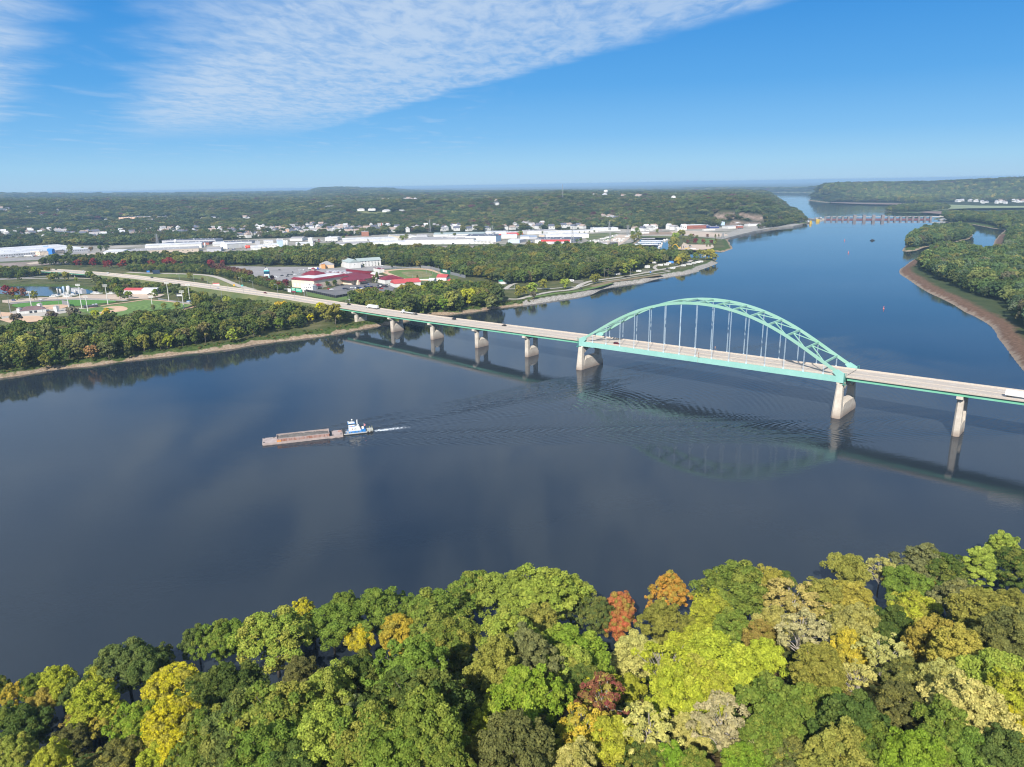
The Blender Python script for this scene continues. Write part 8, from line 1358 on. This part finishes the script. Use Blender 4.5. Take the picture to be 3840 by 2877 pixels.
for fn, x_, y_, s, c, lab in ((f5, 475, 545, 1.05, 'g', 'spreading green tree in front of the equipment sheds'), (f5, 20, 560, 1.0, 'g', 'green tree left of the red roofed shed, by the lot'), (f5, 160, 390, 1.35, (.17, .20, .08), 'pale green willow like tree below the highway bank'), (f5, 1075, 235, 1.05, 'ol', 'lone round olive tree on the slip road lawn'), (f5, 1290, 265, .6, (.16, .13, .12), 'leafless grey bush on the slip road lawn'), (f5, 1225, 715, 1.4, 'ol', 'tree turning yellow on top right of the outfield'), (f5, 1330, 690, 1.2, 'dg', 'dark tree right of the yellow topped one'), (f5, 1720, 690, 1.1, 'lg', 'light green tree beside the brown wooden pole'), (f5, 1810, 720, .9, 'dg', 'low dark tree right of the light green one'), (f5, 1990, 745, 1.2, 'dg', 'wide dark bush tree in the scrub'), (f5, 1540, 475, .6, 'dg', 'small dark conifer like tree on the dry verge'), (f5, 860, 740, .9, 'ol', 'sparse olive tree in front of the outfield'), (f5, 630, 740, .8, 'ol', 'thin olive tree at the field front edge'), (f5, 440, 770, .7, (.14, .15, .09), 'grey green sapling at the field front edge'),
    (DT, 810, 560, 1.35, 'dg', 'big dark conifer in front of the casino entrance'), (DT, 750, 560, 1.0, 'dg', 'lower dark conifer left of the big one'), (DT, 1500, 515, .8, 'dg', 'pointed dark conifer in the race track infield'), (DT, 570, 290, .5, 'dg', 'small dark tree at the hotel corner'), (DT, 1060, 300, .9, 'dg', 'round dark shrub tree by the hotel road'), (DT, 835, 270, .55, 'dg', 'small conifer on the hotel road island'), (CA, 1440, 1215, .75, 'dg', 'left round bush tree by the casino hall side wall'), (CA, 1640, 1200, .85, 'dg', 'right round bush tree by the casino hall side wall'), (DT, 75, 610, .8, 'dg', 'round dark tree before the hall porch'),
    (PK, 295, 725, 1.25, 'ol', 'tall leaning tree at the path on the riverside lawn, left'), (PK, 390, 690, 1.2, 'ol', 'dark tree behind the leaning riverside one'), (PK, 530, 680, 1.5, 'lg', 'broad yellow green tree on the riverside lawn'), (PK, 720, 600, 1.35, 'ol', 'olive tree right of the broad yellow green one'), (PK, 553, 750, .9, (.10, .09, .08), 'bare dark tree at the stone bank'), (PK, 1105, 575, 1.35, 'lg', 'round yellow green tree by the road junction'), (PK, 1595, 480, 1.2, 'ol', 'round riverside tree with twin trunks, left crown'), (PK, 1650, 472, 1.2, 'ol', 'round riverside tree with twin trunks, right crown'), (PK, 1290, 415, 1.3, 'g', 'green tree beside the camper pads'), (PK, 2100, 335, 1.7, 'lg', 'big light green tree above the shaded campers'), (PK, 1960, 320, 1.6, 'g', 'big dark tree left of the light green one'),
    (RVF, 60, 500, 1.7, 'g', 'large green tree at the left end of the campground'), (RVF, 180, 440, 1.7, 'lg', 'large light tree at the left end of the campground'), (RVF, 270, 375, 1.9, 'g', 'big tree with a pale trunk over the left campers'), (RVF, 400, 290, 1.7, 'g', 'big tree left of the small white camper'), (RVF, 690, 275, 1.7, 'g', 'tall tree behind the small white camper'), (RVF, 560, 250, 1.8, 'dg', 'dark tall tree in the campground back row'), (RVF, 850, 255, 1.6, 'gg', 'grey green tree in the campground back row'), (RVF, 1120, 300, 1.3, 'yo', 'tree with golden lower leaves at the shore row'), (RVF, 1200, 290, 1.7, 'ol', 'broad green tree behind the golden one'), (RVF, 1300, 270, 1.4, 'ol', 'tree right of the golden leaved one'), (RVF, 1480, 225, 1.3, 'g', 'lower left tree of the point group'), (RVF, 1560, 165, 1.6, 'ol', 'left tree of the group on the point'), (RVF, 1690, 200, 1.6, 'ol', 'middle tree of the group on the point'), (RVF, 1790, 195, 1.8, 'oo', 'large yellowing tree at the very tip of the point'), (RVF, 1870, 200, 1.3, 'ol', 'last tree leaning over the water at the point'),
    (M5, 1000, 590, 2.0, 'ol', 'wide willow like tree at the harbour mouth'), (M5, 1080, 560, 1.7, 'ol', 'tree behind the harbour mouth willow'), (M5, 1080, 480, 1.9, 'lg', 'light tree on the slope left of the park'), (M5, 1180, 440, 2.0, 'ol', 'tallest tree left of the park'), (M5, 1040, 520, 1.6, 'oo', 'yellowish tree over the harbour water'), (M5, 1270, 490, 1.3, 'gg', 'grey green tree at the park edge'), (M5, 1340, 475, 1.3, 'gg', 'second grey green tree at the park edge'), (M5, 1440, 480, 1.2, 'gg', 'third grey green tree beside the park lawn'), (M5, 1210, 490, 1.0, 'gg', 'small grey green tree at the park corner'),
    (M5, 1285, 530, .9, RED, 'dark red park tree, leftmost of the front four'), (M5, 1415, 538, 1.2, RED, 'dark red park tree, second of the front four'), (M5, 1552, 542, 1.1, RED, 'dark red park tree, third of the front four'), (M5, 1690, 540, 1.05, RED, 'dark red park tree, right of the front four'), (M5, 1380, 412, .7, RED, 'small crimson tree at the back of the park, left'), (M5, 1622, 425, .9, RED, 'crimson tree at the back of the park, right'), (M5, 1310, 412, .6, 'dg', 'small dark bush at the park back edge'), (M5, 1770, 520, .8, 'do', 'dark shrub tree near the point stones'), (M5, 1615, 585, .5, 'g', 'left one of two round bushes by the park lot'), (M5, 1668, 583, .5, 'g', 'right one of two round bushes by the park lot'), (M5, 1760, 450, 1.1, 'do', 'dark evergreen group on the park right side'), (M5, 1820, 420, .9, 'do', 'dark evergreen near the spreading steel tower'), (M5, 1760, 545, .7, 'lg', 'light green shrub near the point stones'),
    (M5, 410, 365, 1.7, 'g', 'tall tree at the top of the marina bank'), (M5, 440, 440, 1.8, 'ol', 'broad tree on the marina bank'), (M5, 350, 480, 1.6, 'ol', 'tree on the marina bank beside the boats'), (M5, 330, 420, 1.5, 'g', 'left tree on the marina bank'), (M5, 755, 352, 1.0, 'g', 'round tree in the brown field'), (M4, 145, 425, 1.7, 'g', 'large round tree behind the blue grey sheds'), (M4, 295, 532, .9, 'g', 'round bush tree left of the red banded warehouse'), (M4, 535, 362, .8, 'dg', 'small round tree at the white warehouse wall'), (M4, 583, 360, .7, 'dg', 'its small round neighbour at the white wall'), (M4, 1165, 345, .45, 'dg', 'small round tree along the long wall, first'), (M4, 1250, 343, .45, 'dg', 'small round tree along the long wall, second'), (M4, 1338, 340, .5, 'dg', 'small round tree along the long wall, third'), (M4, 1422, 337, .7, 'dg', 'small round tree along the long wall, fourth'), (M4, 1120, 515, .9, 'g', 'tree at the right corner of the red banded warehouse'), (M4, 1190, 505, .9, 'dg', 'dark tree on the side of the red banded warehouse'),
    (M3, 690, 445, .8, 'dg', 'dark conifer against the huge white wall'), (M3, 750, 442, .8, (.2, .07, .06), 'reddish tree against the huge white wall'), (M3, 320, 390, 1.4, 'g', 'left tree between beige hall and white warehouse'), (M3, 395, 370, 1.4, 'gg', 'right tree between beige hall and white warehouse'), (M3, 1000, 315, 1.1, 'dg', 'dark tree group before the long hall'), (M3, 1220, 325, 1.1, 'dg', 'dark tree right of the first group before the long hall'), (M2, 745, 598, 1.1, 'dg', 'left round tree in front of the long workshop'), (M2, 910, 594, .9, 'dg', 'right round tree in front of the long workshop'), (M2, 1065, 590, .7, 'g', 'bush on the grass by the levee'), (M2, 1195, 575, .7, 'g', 'second bush on the levee grass'), (M2, 1515, 470, 1.1, 'g', 'tree left of the orange brown roof'), (M2, 1090, 490, .6, (.3, .06, .08), 'small red tree on the plant verge'),
    (LW, 1225, 450, 1.8, 'gg', 'large spreading grey green tree in front of the long factory'), (LW, 1580, 385, 1.0, (.14, .07, .07), 'dark red tree at the right end of the long factory'), (LW, 1740, 385, 1.3, 'dg', 'dark tree left of the white shed'), (LW, 1850, 380, 1.5, 'dg', 'second dark tree left of the white shed'), (LW, 1430, 375, .9, 'g', 'green tree on the factory lawn'),
    (LW, 620, 805, 1.5, 'g', 'round green tree in front of the overpass, left'), (LW, 830, 800, 1.4, 'ol', 'olive tree in front of the overpass'), (LW, 960, 915, 1.5, 'dg', 'dark tree between road and pond, middle'), (LW, 1150, 895, 1.3, 'ol', 'olive tree right of the dark pond tree'), (LW, 350, 910, 1.3, 'dg', 'dark tree between road and pond, left'), (LW, 870, 900, 1.0, 'ol', 'lower bush beside the dark pond tree'), (LW, 1320, 910, .7, 'lg', 'light bush on the pond bank'), (LW, 1660, 960, 1.4, 'gg', 'grey green tree at the pond right end'), (LW, 1560, 870, 1.2, 'g', 'green bush under the overpass end'), (LW, 2030, 1060, 1.6, 'dg', 'dark tree by the pole right of the pond')):
    at_tree(fn, x_, y_, s * .78, c, lab)
def keep(P, polys): 
    k = np.zeros(len(P), bool)
    for q in polys: k |= inpoly(P, q)
    return P[~k]
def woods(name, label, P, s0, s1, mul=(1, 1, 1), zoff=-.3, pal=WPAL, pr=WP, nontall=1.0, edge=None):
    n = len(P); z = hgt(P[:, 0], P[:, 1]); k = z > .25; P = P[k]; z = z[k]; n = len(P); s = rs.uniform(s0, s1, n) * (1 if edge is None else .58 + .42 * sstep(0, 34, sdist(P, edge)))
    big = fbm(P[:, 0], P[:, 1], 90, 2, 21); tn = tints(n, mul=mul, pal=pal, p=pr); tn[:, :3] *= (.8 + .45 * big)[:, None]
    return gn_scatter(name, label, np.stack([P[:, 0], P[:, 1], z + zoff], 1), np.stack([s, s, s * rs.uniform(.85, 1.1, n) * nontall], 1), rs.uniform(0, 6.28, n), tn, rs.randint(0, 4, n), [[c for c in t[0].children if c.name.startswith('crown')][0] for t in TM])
SPL = ((r5, 800, 895, 1.0, (.42, .24, .11), 'tree with pink and yellow leaves low on the left bank'), (r5, 2015, 750, .95, 'lg', 'light green vine covered tree at the left bank shore'), (r5, 1450, 805, 1.0, 'yg', 'yellow green tree at the left bank shore'), (r5, 1250, 830, 1.1, 'ol', 'olive tree with a rusty top on the left bank'), (r6, 230, 530, 1.2, 'yo', 'golden orange tree at the right end of the left bank wood'), (r6, 160, 560, .9, 'yo', 'lower golden tree in the left bank wood end'), (r6, 400, 560, .8, 'y', 'yellow tree near the bridge foot'), (r6, 480, 580, .8, 'y', 'second yellow tree near the bridge foot'), (r6, 560, 530, 1.1, 'y', 'tall yellow tree near the bridge foot'), (r6, 690, 600, 1.6, 'ol', 'big olive green tree beside the bridge abutment'), (r6, 600, 570, 1.3, 'ol', 'olive tree left of the big one at the abutment'), (r6, 200, 650, 1.0, 'g', 'green shore tree left of the bridge foot'), (r5, 640, 560, 1.2, (.20, .18, .15), 'bare greyish tree behind the left bank wood'), (r5, 460, 590, 1.0, (.17, .13, .13), 'purple grey leafless tree behind the left bank wood'), (r5, 150, 600, .9, (.16, .13, .12), 'bare tree by the clay field'), (r5, 830, 560, .9, 'yg', 'yellow green small tree at the outfield edge'), (r5, 930, 560, .9, 'yo', 'yellowing small tree at the outfield edge'),
    (r6, 1840, 430, 1.55, 'yg', 'bright yellow tree on the far side of the bridge'), (r6, 1630, 475, 1.1, 'bt', 'round vivid green tree at the inlet shore'), (r6, 1240, 420, 1.0, 'yo', 'orange tinged tree right of the casino lot'), (r6, 1440, 360, 1.2, 'yg', 'yellow topped tree right of the casino lot'), (r6, 2030, 440, 1.3, 'gg', 'thin grey green tree right of the bright yellow one'), (r6, 1580, 380, 1.5, 'g', 'tall green tree behind the vivid round one'))
SPW = np.array([P0(q[0], q[1], q[2]) for q in SPL]); SPS = np.array([q[3] for q in SPL])
def clear(P):
    k = np.ones(len(P), bool)
    for (x, y), s_ in zip(SPW, SPS):
        r = math.hypot(x, y); dx, dy = P[:, 0] - x, P[:, 1] - y; al = (dx * x + dy * y) / r; ac = (dx * y - dy * x) / r; k &= ~((np.abs(ac) < 5.5 * s_) & (al > -26) & (al < 5))
    return P[k]
# left bank wood: nearest trees one by one, the rest as a mass
P = clear(scatter_pts(W_BANK, 9.6)); P = P[P[:, 0] > -760]; rr = np.hypot(P[:, 0], P[:, 1]); P = P[np.argsort(rr)]
front = np.zeros(len(P), bool); _sd = sdist(P, IOWA); front[np.argsort(_sd + (P[:, 0] < -640) * 1000)[:70]] = True
wn = 0
for (x, y) in sorted(P[front].tolist(), key=lambda q: q[0]):
    c = tints(1)[0][:3]; cn = 'dark green' if c[1] < .09 else ('olive' if c[0] > .1 else 'mid green'); s = random.uniform(.75, 1.25)
    at_tree(None, 0, 0, s, tuple(c), '%s broadleaf tree in the front row of the left bank wood' % cn, '%s trees at the edge of the left bank wood' % cn, world=(x, y), sz=s * random.uniform(.95, 1.25))
woods('riverside_wood', 'dense green wood on the left bank between river and ball field', P[~front], .85, 1.65, nontall=1.0, edge=W_BANK)
for fn, x_, y_, s, c, lab in SPL:
    at_tree(fn, x_, y_, s, c, lab)
W_INLET = GW(r6([(960, 425), (1000, 410), (1130, 420), (1200, 395), (1270, 365), (1480, 352), (1560, 335), (1720, 325), (1900, 335), (2100, 365), (2140, 420), (2040, 450), (1900, 462), (1750, 485), (1640, 492), (1480, 490), (1400, 500), (1330, 520), (1200, 545), (1050, 500), (820, 455)]), LZ)
P = keep(clear(scatter_pts(W_INLET, 9.5)), [GW(CA([(640, 1270), (2209, 1000), (2209, 1400), (1660, 1500), (880, 1330)]), LZ)]); woods('inlet_wood', 'green wood between the casino lot and the river inlet', P, .85, 1.6)
HWB = GW(r5([(860, 235), (960, 240), (1250, 272), (1500, 300), (1730, 355), (1830, 395), (2212, 445)]) + r6([(0, 445), (300, 478), (450, 495), (300, 500), (0, 520)]) + r5([(2212, 520), (2000, 510), (1700, 470), (1650, 420), (1500, 340), (1300, 310), (1000, 320), (860, 300)]), LZ)
P = scatter_pts(HWB, 7.5); woods('roadside_thicket', 'shrubs and low trees below the highway bank by the sheds', P, .45, .8)
P = scatter_pts(GW(r5([(-300, 130), (0, 135), (260, 150), (450, 160), (260, 180), (200, 190), (60, 200), (0, 190), (-300, 200)]), LZ), 9); woods('overpass_thicket', 'dark thicket in front of the overpass at the left edge', P, .7, 1.0)
P = scatter_pts(GW(MW([(0, 868), (900, 866), (1400, 885), (1500, 960), (1850, 1010), (2212, 1080)]) + CA([(600, 1380), (300, 1350), (0, 1290), (-300, 1200)]) + MW([(1500, 985), (1000, 940), (0, 920)]), LZ), 7); woods('verge_shrubs', 'mixed green shrubs between slip road and casino', P, .4, .85)
PW = np.vstack([scatter_pts(p, 12.0) for p in W_FAR]); PW = PW[(np.hypot(PW[:, 0], PW[:, 1]) > 900)]
woods('lowland_wood', 'wide belt of green woods between casino, campground and levee', PW, 1.0, 1.75, (.95, .95, 1.05), nontall=.9)
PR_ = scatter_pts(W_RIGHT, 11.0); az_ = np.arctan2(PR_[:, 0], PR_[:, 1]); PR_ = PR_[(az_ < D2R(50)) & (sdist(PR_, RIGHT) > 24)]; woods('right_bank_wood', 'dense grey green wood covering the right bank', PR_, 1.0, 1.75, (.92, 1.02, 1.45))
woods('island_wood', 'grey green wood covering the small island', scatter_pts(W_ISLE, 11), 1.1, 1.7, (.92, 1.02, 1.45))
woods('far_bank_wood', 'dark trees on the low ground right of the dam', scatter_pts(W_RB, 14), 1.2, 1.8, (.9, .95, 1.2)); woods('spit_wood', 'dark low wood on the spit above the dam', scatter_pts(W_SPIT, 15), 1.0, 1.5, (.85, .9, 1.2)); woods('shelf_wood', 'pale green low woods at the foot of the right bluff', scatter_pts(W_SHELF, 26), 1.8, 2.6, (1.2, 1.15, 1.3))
# town houses among the trees
def pxpoly(poly, n, g): 
    A = np.array(poly); out = []
    while len(out) < n:
        q = np.array([g.uniform(A[:, 0].min(), A[:, 0].max()), g.uniform(A[:, 1].min(), A[:, 1].max())])
        if sdist(q[None], poly)[0] > 0: out.append(q)
    return out
hset = []; gh = np.random.RandomState(4)
def make_house(name, L_, D_, H_, rm, wm=WALLW):
    o = empty(name); MB().box(-L_ / 2, L_ / 2, -D_ / 2, D_ / 2, -2, H_).build('wall', wm, o); m = MB(); e = H_ + .003
    m.add([(-L_ / 2 - .5, -D_ / 2 - .5, e), (L_ / 2 + .5, -D_ / 2 - .5, e), (-L_ / 2 - .5, D_ / 2 + .5, e), (L_ / 2 + .5, D_ / 2 + .5, e), (-L_ / 2 - .5, 0, e + D_ * .42), (L_ / 2 + .5, 0, e + D_ * .42)], [(0, 1, 5, 4), (3, 2, 4, 5), (0, 4, 2), (1, 3, 5), (0, 2, 3, 1)]); r_ = m.build('roof', rm, o); MB().box(L_ * .2, L_ * .2 + 1, -.5, .5, H_ + D_ * .2, H_ + D_ * .55).build('chimney', BRK, r_)
    for x in (-L_ * .25, L_ * .25): MB().box(x - .7, x + .7, -D_ / 2 - .05, -D_ / 2 + .05, H_ * .55, H_ * .8).build('window', GLASS, o)
    return o
HT = [make_house('town_house', 12, 9, 7, ROOFG), make_house('town_house', 14, 10, 6.5, ROOFD), make_house('town_house', 10, 9, 8, ROOFW), make_house('town_house', 16, 10, 6, mat('light_brown_roof', (.42, .33, .28), .85, .1, .3))]; _hu = set()
zones = [(r1([(0, 520), (0, 585), (300, 600), (700, 590), (1300, 560), (1750, 560), (2212, 590), (2212, 515), (1800, 500), (1300, 520), (900, 545), (450, 525)]), 140, 'white gabled house among the trees of the left lower town', 'houses of the left lower town'),
         (r1([(900, 430), (1500, 400), (1800, 420), (2212, 400), (2212, 440), (1700, 450), (1300, 460), (950, 465)]), 16, 'white house higher up among the left town trees', 'houses higher in the left town'),
         (r2([(0, 500), (0, 570), (280, 565), (600, 550), (900, 560), (900, 500), (700, 490), (500, 470), (400, 480), (250, 500)]), 125, 'white gabled house in the close packed middle town', 'houses of the middle town'),
         (r2([(930, 490), (1080, 480), (1330, 510), (1500, 480), (1960, 500), (2212, 490), (2212, 520), (1900, 528), (1500, 530), (950, 545)]), 30, 'white or pale house right of the brick church', 'houses right of the brick church'),
         (r3([(0, 470), (700, 490), (700, 500), (0, 520)]), 22, 'pale house behind the white warehouses', 'houses behind the white warehouses'),
         (r3([(1050, 520), (1250, 500), (1500, 500), (1480, 518), (1100, 528)]), 12, 'white house in the village near the harbour', 'houses of the harbour village'),
         (r1([(0, 330), (450, 330), (700, 370), (0, 490)]), 10, 'white house high in the left woods', 'houses in the left woods'),
         (r2([(1050, 262), (1350, 262), (1650, 268), (1350, 280), (1050, 275)]), 16, 'white house in the far hilltop suburb', 'houses of the far hilltop suburb'),
         (r2([(1950, 270), (2212, 270), (2212, 300), (1980, 300)]), 5, 'house on the far ridge at the centre right', 'houses on the far ridge'),
         (r3([(690, 225), (1100, 238), (1100, 250), (700, 240)]), 8, 'house on the plateau below the tall white water tower', 'houses below the tall water tower'),
         (r3([(750, 405), (820, 405), (1000, 445), (920, 440)]), 5, 'white house in a clearing of the wooded bluff', 'houses in the bluff clearing'),
         (fr(3300, 680, .24412, [(1080, 300), (1560, 310), (1560, 330), (1080, 320)]), 7, 'white hall in the field below the right bluff', 'white halls below the right bluff'),
         (fr(3300, 680, .24412, [(1560, 320), (2212, 290), (2212, 330), (1900, 350), (1560, 345)]), 18, 'white house of the village below the right bluff', 'houses of the village below the right bluff')]
for zi, (poly, n, lab, grp) in enumerate(zones):
    for q in pxpoly(poly, n, gh):
        x, y, z = hmarch(q[0], q[1])
        if any((x - a[0]) ** 2 + (y - a[1]) ** 2 < 20 ** 2 for a in hset): continue
        k = gh.randint(4) if zi not in (11,) else 2; t = HT[k]; o = t if k not in _hu else copy_tree(t); _hu.add(k); s = gh.uniform(1.1, 1.55) * (1.5 if zi in (7, 9, 12) else (1.9 if zi == 11 else 1)) * (.66 if zi == 12 else 1); o.location = (x, y, z + .3); o.scale = (s, s, s * (.5 if zi == 11 else 1)); o.rotation_euler = (0, 0, gh.choice([0.25, 1.82, .6, 2.2]) + gh.uniform(-.1, .1)); tag(o, lab, 'house', grp); hset.append((x, y, s))
# hill forests: spacing grows with distance, crowns with it
def hill_pts(r0, r1, k, a0=-41, a1=41):
    out = []; r = r0
    while r < r1:
        sp = max(11.5, k * r); n = int(r * D2R(a1 - a0) / sp); a = D2R(a0) + (np.arange(n) + rs.uniform(-.4, .4, n)) * sp / r; q = r + rs.uniform(-.4, .4, n) * sp; out.append(np.stack([np.sin(a) * q, np.cos(a) * q, np.full(n, sp)], 1)); r += sp * .9
    return np.vstack(out)
HPT = hill_pts(1750, 13000, .0060)
P2 = HPT[:, :2]; sI, sR = sdist(P2, IOWA), sdist(P2, RIGHT); rr = np.hypot(P2[:, 0], P2[:, 1]); zz = hgt(P2[:, 0], P2[:, 1])
ind = inpoly(P2, W_TOWN); low = np.zeros(len(P2), bool)
west = (sI > 12) & (rr > 1900); bt_ = np.interp(np.arctan2(P2[:, 0], P2[:, 1]), RPa[:, 0], RPa[:, 1])
# behind the industrial strip only
INDP = GW(r1([(-400, 905), (0, 830), (890, 782), (1300, 768), (2212, 725)]) + r2([(700, 685), (1230, 680), (2212, 675)]) + r3([(400, 672), (820, 665), (1040, 622), (1350, 600), (1800, 650), (1900, 560), (2212, 480)]) + r4([(140, 455), (330, 430)]) + r4([(210, 432), (0, 445)]) + r3([(2212, 452), (2000, 468), (1800, 478), (1700, 488), (1500, 494), (1330, 500), (1100, 508), (1000, 512), (930, 498), (700, 498), (100, 520)]) + r2([(1960, 528), (1500, 532), (1200, 545), (1000, 560), (700, 570), (600, 575), (0, 588)]) + r1([(1850, 606), (1400, 628), (1250, 640), (1100, 645), (800, 648), (600, 650), (0, 680), (-400, 700)]), LZ)
west &= ~inpoly(P2, INDP)
FIELD = r1([(560, 268), (640, 262), (980, 278), (940, 292), (700, 290)]); HF = [hmarch(*p)[:2] for p in FIELD]; HLAWN = [hmarch(*p)[:2] for p in r2([(480, 385), (900, 350), (1150, 366), (1250, 362), (1500, 372), (1590, 378), (1300, 388), (860, 372), (560, 398)])]
east = (sR > 10) & (rr > 5150) & (P2[:, 0] > 0)
ok = (west | east) & ~inpoly(P2, HF) & ~inpoly(P2, HLAWN) & (zz > 1)
hs_ = np.array([(a, b) for a, b, _ in hset]); 
dn = P2 / rr[:, None]
for hx, hy, s_ in hset:
    dx, dy = P2[:, 0] - hx, P2[:, 1] - hy; al = dx * dn[:, 0] + dy * dn[:, 1]; ac = dx * dn[:, 1] - dy * dn[:, 0]; ok &= ~((np.abs(ac) < 10 * s_) & (al > -58 * s_) & (al < 9))
town = (rr < bt_ + 350) & (sI > 0); ok &= ~(town & (rs.rand(len(P2)) < .40))
# farm land far off is only partly wooded
ok &= ~((rr > 7000) & (fbm(P2[:, 0], P2[:, 1], 900, 3, 33) > .60) & (sI > 0))
rockp = np.zeros(len(P2), bool); pxp = 1920 + np.tan(np.arctan2(P2[:, 0], P2[:, 1])) * F * 1.036
for a_, b_, r_, w_ in ((2700, 2782, 2640, 22), (2780, 2892, 2650, 20), (2740, 2890, 2560, 16)): rockp |= (pxp > a_) & (pxp < b_) & (rr > r_ - 26) & (rr < r_ + w_ + 6)
ok &= ~rockp
HP = HPT[ok]; n = len(HP); zz = hgt(HP[:, 0], HP[:, 1]); sp = HP[:, 2]; s = sp / 8.2 * rs.uniform(.75, 1.4, n); sv = np.minimum(s, .85 + .10 * s) * rs.uniform(.65, 1.35, n)
tn = tints(n, pal=[(.075, .108, .040), (.058, .088, .036), (.105, .13, .045), (.13, .14, .048), (.18, .17, .055), (.13, .105, .065), (.13, .045, .055)], p=np.array([.26, .24, .2, .14, .07, .06, .012])); tn[:, :3] *= (.62 + 1.05 * fbm(HP[:, 0], HP[:, 1], 160, 3, 41))[:, None]
gn_scatter('hill_forest', 'wooded hills and bluffs behind the town and right of the river', np.stack([HP[:, 0], HP[:, 1], zz - .5], 1), np.stack([s, s, sv], 1), rs.uniform(0, 6.28, n), tn, rs.randint(0, 4, n), [[c for c in t[0].children if c.name.startswith('crown')][0] for t in TM])
print('hill', n)
def hill_sheet(name, W_, m):     # open ground draped on a hill
    A = np.array(W_); c = A.mean(0); V = [(c[0], c[1], hg1(*c) + .6)]; Fc = []; k = len(A); rings = 6
    for r_ in range(1, rings + 1):
        for a in A: p = c + (a - c) * r_ / rings; V.append((p[0], p[1], hg1(*p) + .6))
    for i in range(k): Fc.append((0, 1 + i, 1 + (i + 1) % k))
    for r_ in range(rings - 1):
        for i in range(k): a, b = 1 + r_ * k + i, 1 + r_ * k + (i + 1) % k; Fc.append((a, a + k, b + k, b))
    o = meshobj(name, V, Fc, m); o['kind'] = 'structure'
hill_sheet('hill_field', HF, mat('stubble_field', (.40, .28, .16), .95, .15, .01)); hill_sheet('hill_lawn', HLAWN, ROUGHG)
# shrubs and weeds
def under(name, label, P, s0, s1, pal, pr): 
    n = len(P); z = hgt(P[:, 0], P[:, 1]); s = rs.uniform(s0, s1, n); return gn_scatter(name, label, np.stack([P[:, 0], P[:, 1], z - 1.2 * s], 1), np.stack([s, s, s * .55], 1), rs.uniform(0, 6.28, n), tints(n, pal=pal, p=np.array(pr)), rs.randint(0, 4, n), [[c for c in t[0].children if c.name.startswith('crown')][0] for t in TM])
P = scatter_pts([(p[0], p[1]) for p in NEAR[2:-4]] + [(330, 60), (120, 40), (-120, 40), (-330, 60)], 3.6); P = P[(np.hypot(P[:, 0], P[:, 1]) > 45) & (hgt(P[:, 0], P[:, 1]) > .6)]
under('undergrowth', 'dark shrubs and saplings under the near bluff trees', P, .28, .62, [(.05, .075, .022), (.08, .10, .03), (.14, .12, .04), (.10, .07, .04)], [.4, .3, .2, .1])
BK = IOWA[5:40]; SL = []
for a, b in zip(BK[:-1], BK[1:]):
    a, b = np.array(a), np.array(b); ln = np.linalg.norm(b - a); nn = int(ln / 1.6); nv = np.array([-(b - a)[1], (b - a)[0]]) / max(ln, .1)
    for k in range(nn): SL.append(a + (b - a) * rs.rand() + nv * rs.uniform(4, 16))
SL = np.array(SL); SL = SL[sdist(SL, IOWA) > 4]
under('bank_weeds', 'low weeds and bushes along the left bank', SL, .10, .26, [(.10, .16, .03), (.16, .18, .05), (.30, .24, .10), (.07, .11, .03)], [.3, .3, .2, .2])
P = SL[(SL[:, 0] > -9e9)]
# ------------------------------------------------------------------ air
hz_ = MB(); hz_.box(-42000, 42000, -3000, 44500, -60, 152); ho = hz_.build('haze', None); ho['kind'] = 'stuff'; tag(ho, 'thin blue autumn haze over the whole valley', None)
hm = bpy.data.materials.new('haze'); hm.use_nodes = True; t = hm.node_tree; [t.nodes.remove(x_) for x_ in list(t.nodes) if x_.type != 'OUTPUT_MATERIAL']; pv = t.nodes.new('ShaderNodeVolumePrincipled'); pv.inputs['Color'].default_value = (.44, .68, .93, 1); pv.inputs['Density'].default_value = 7.2e-5; pv.inputs['Anisotropy'].default_value = 0.0
t.links.new(pv.outputs[0], t.nodes['Material Output'].inputs['Volume']); ho.data.materials.append(hm)
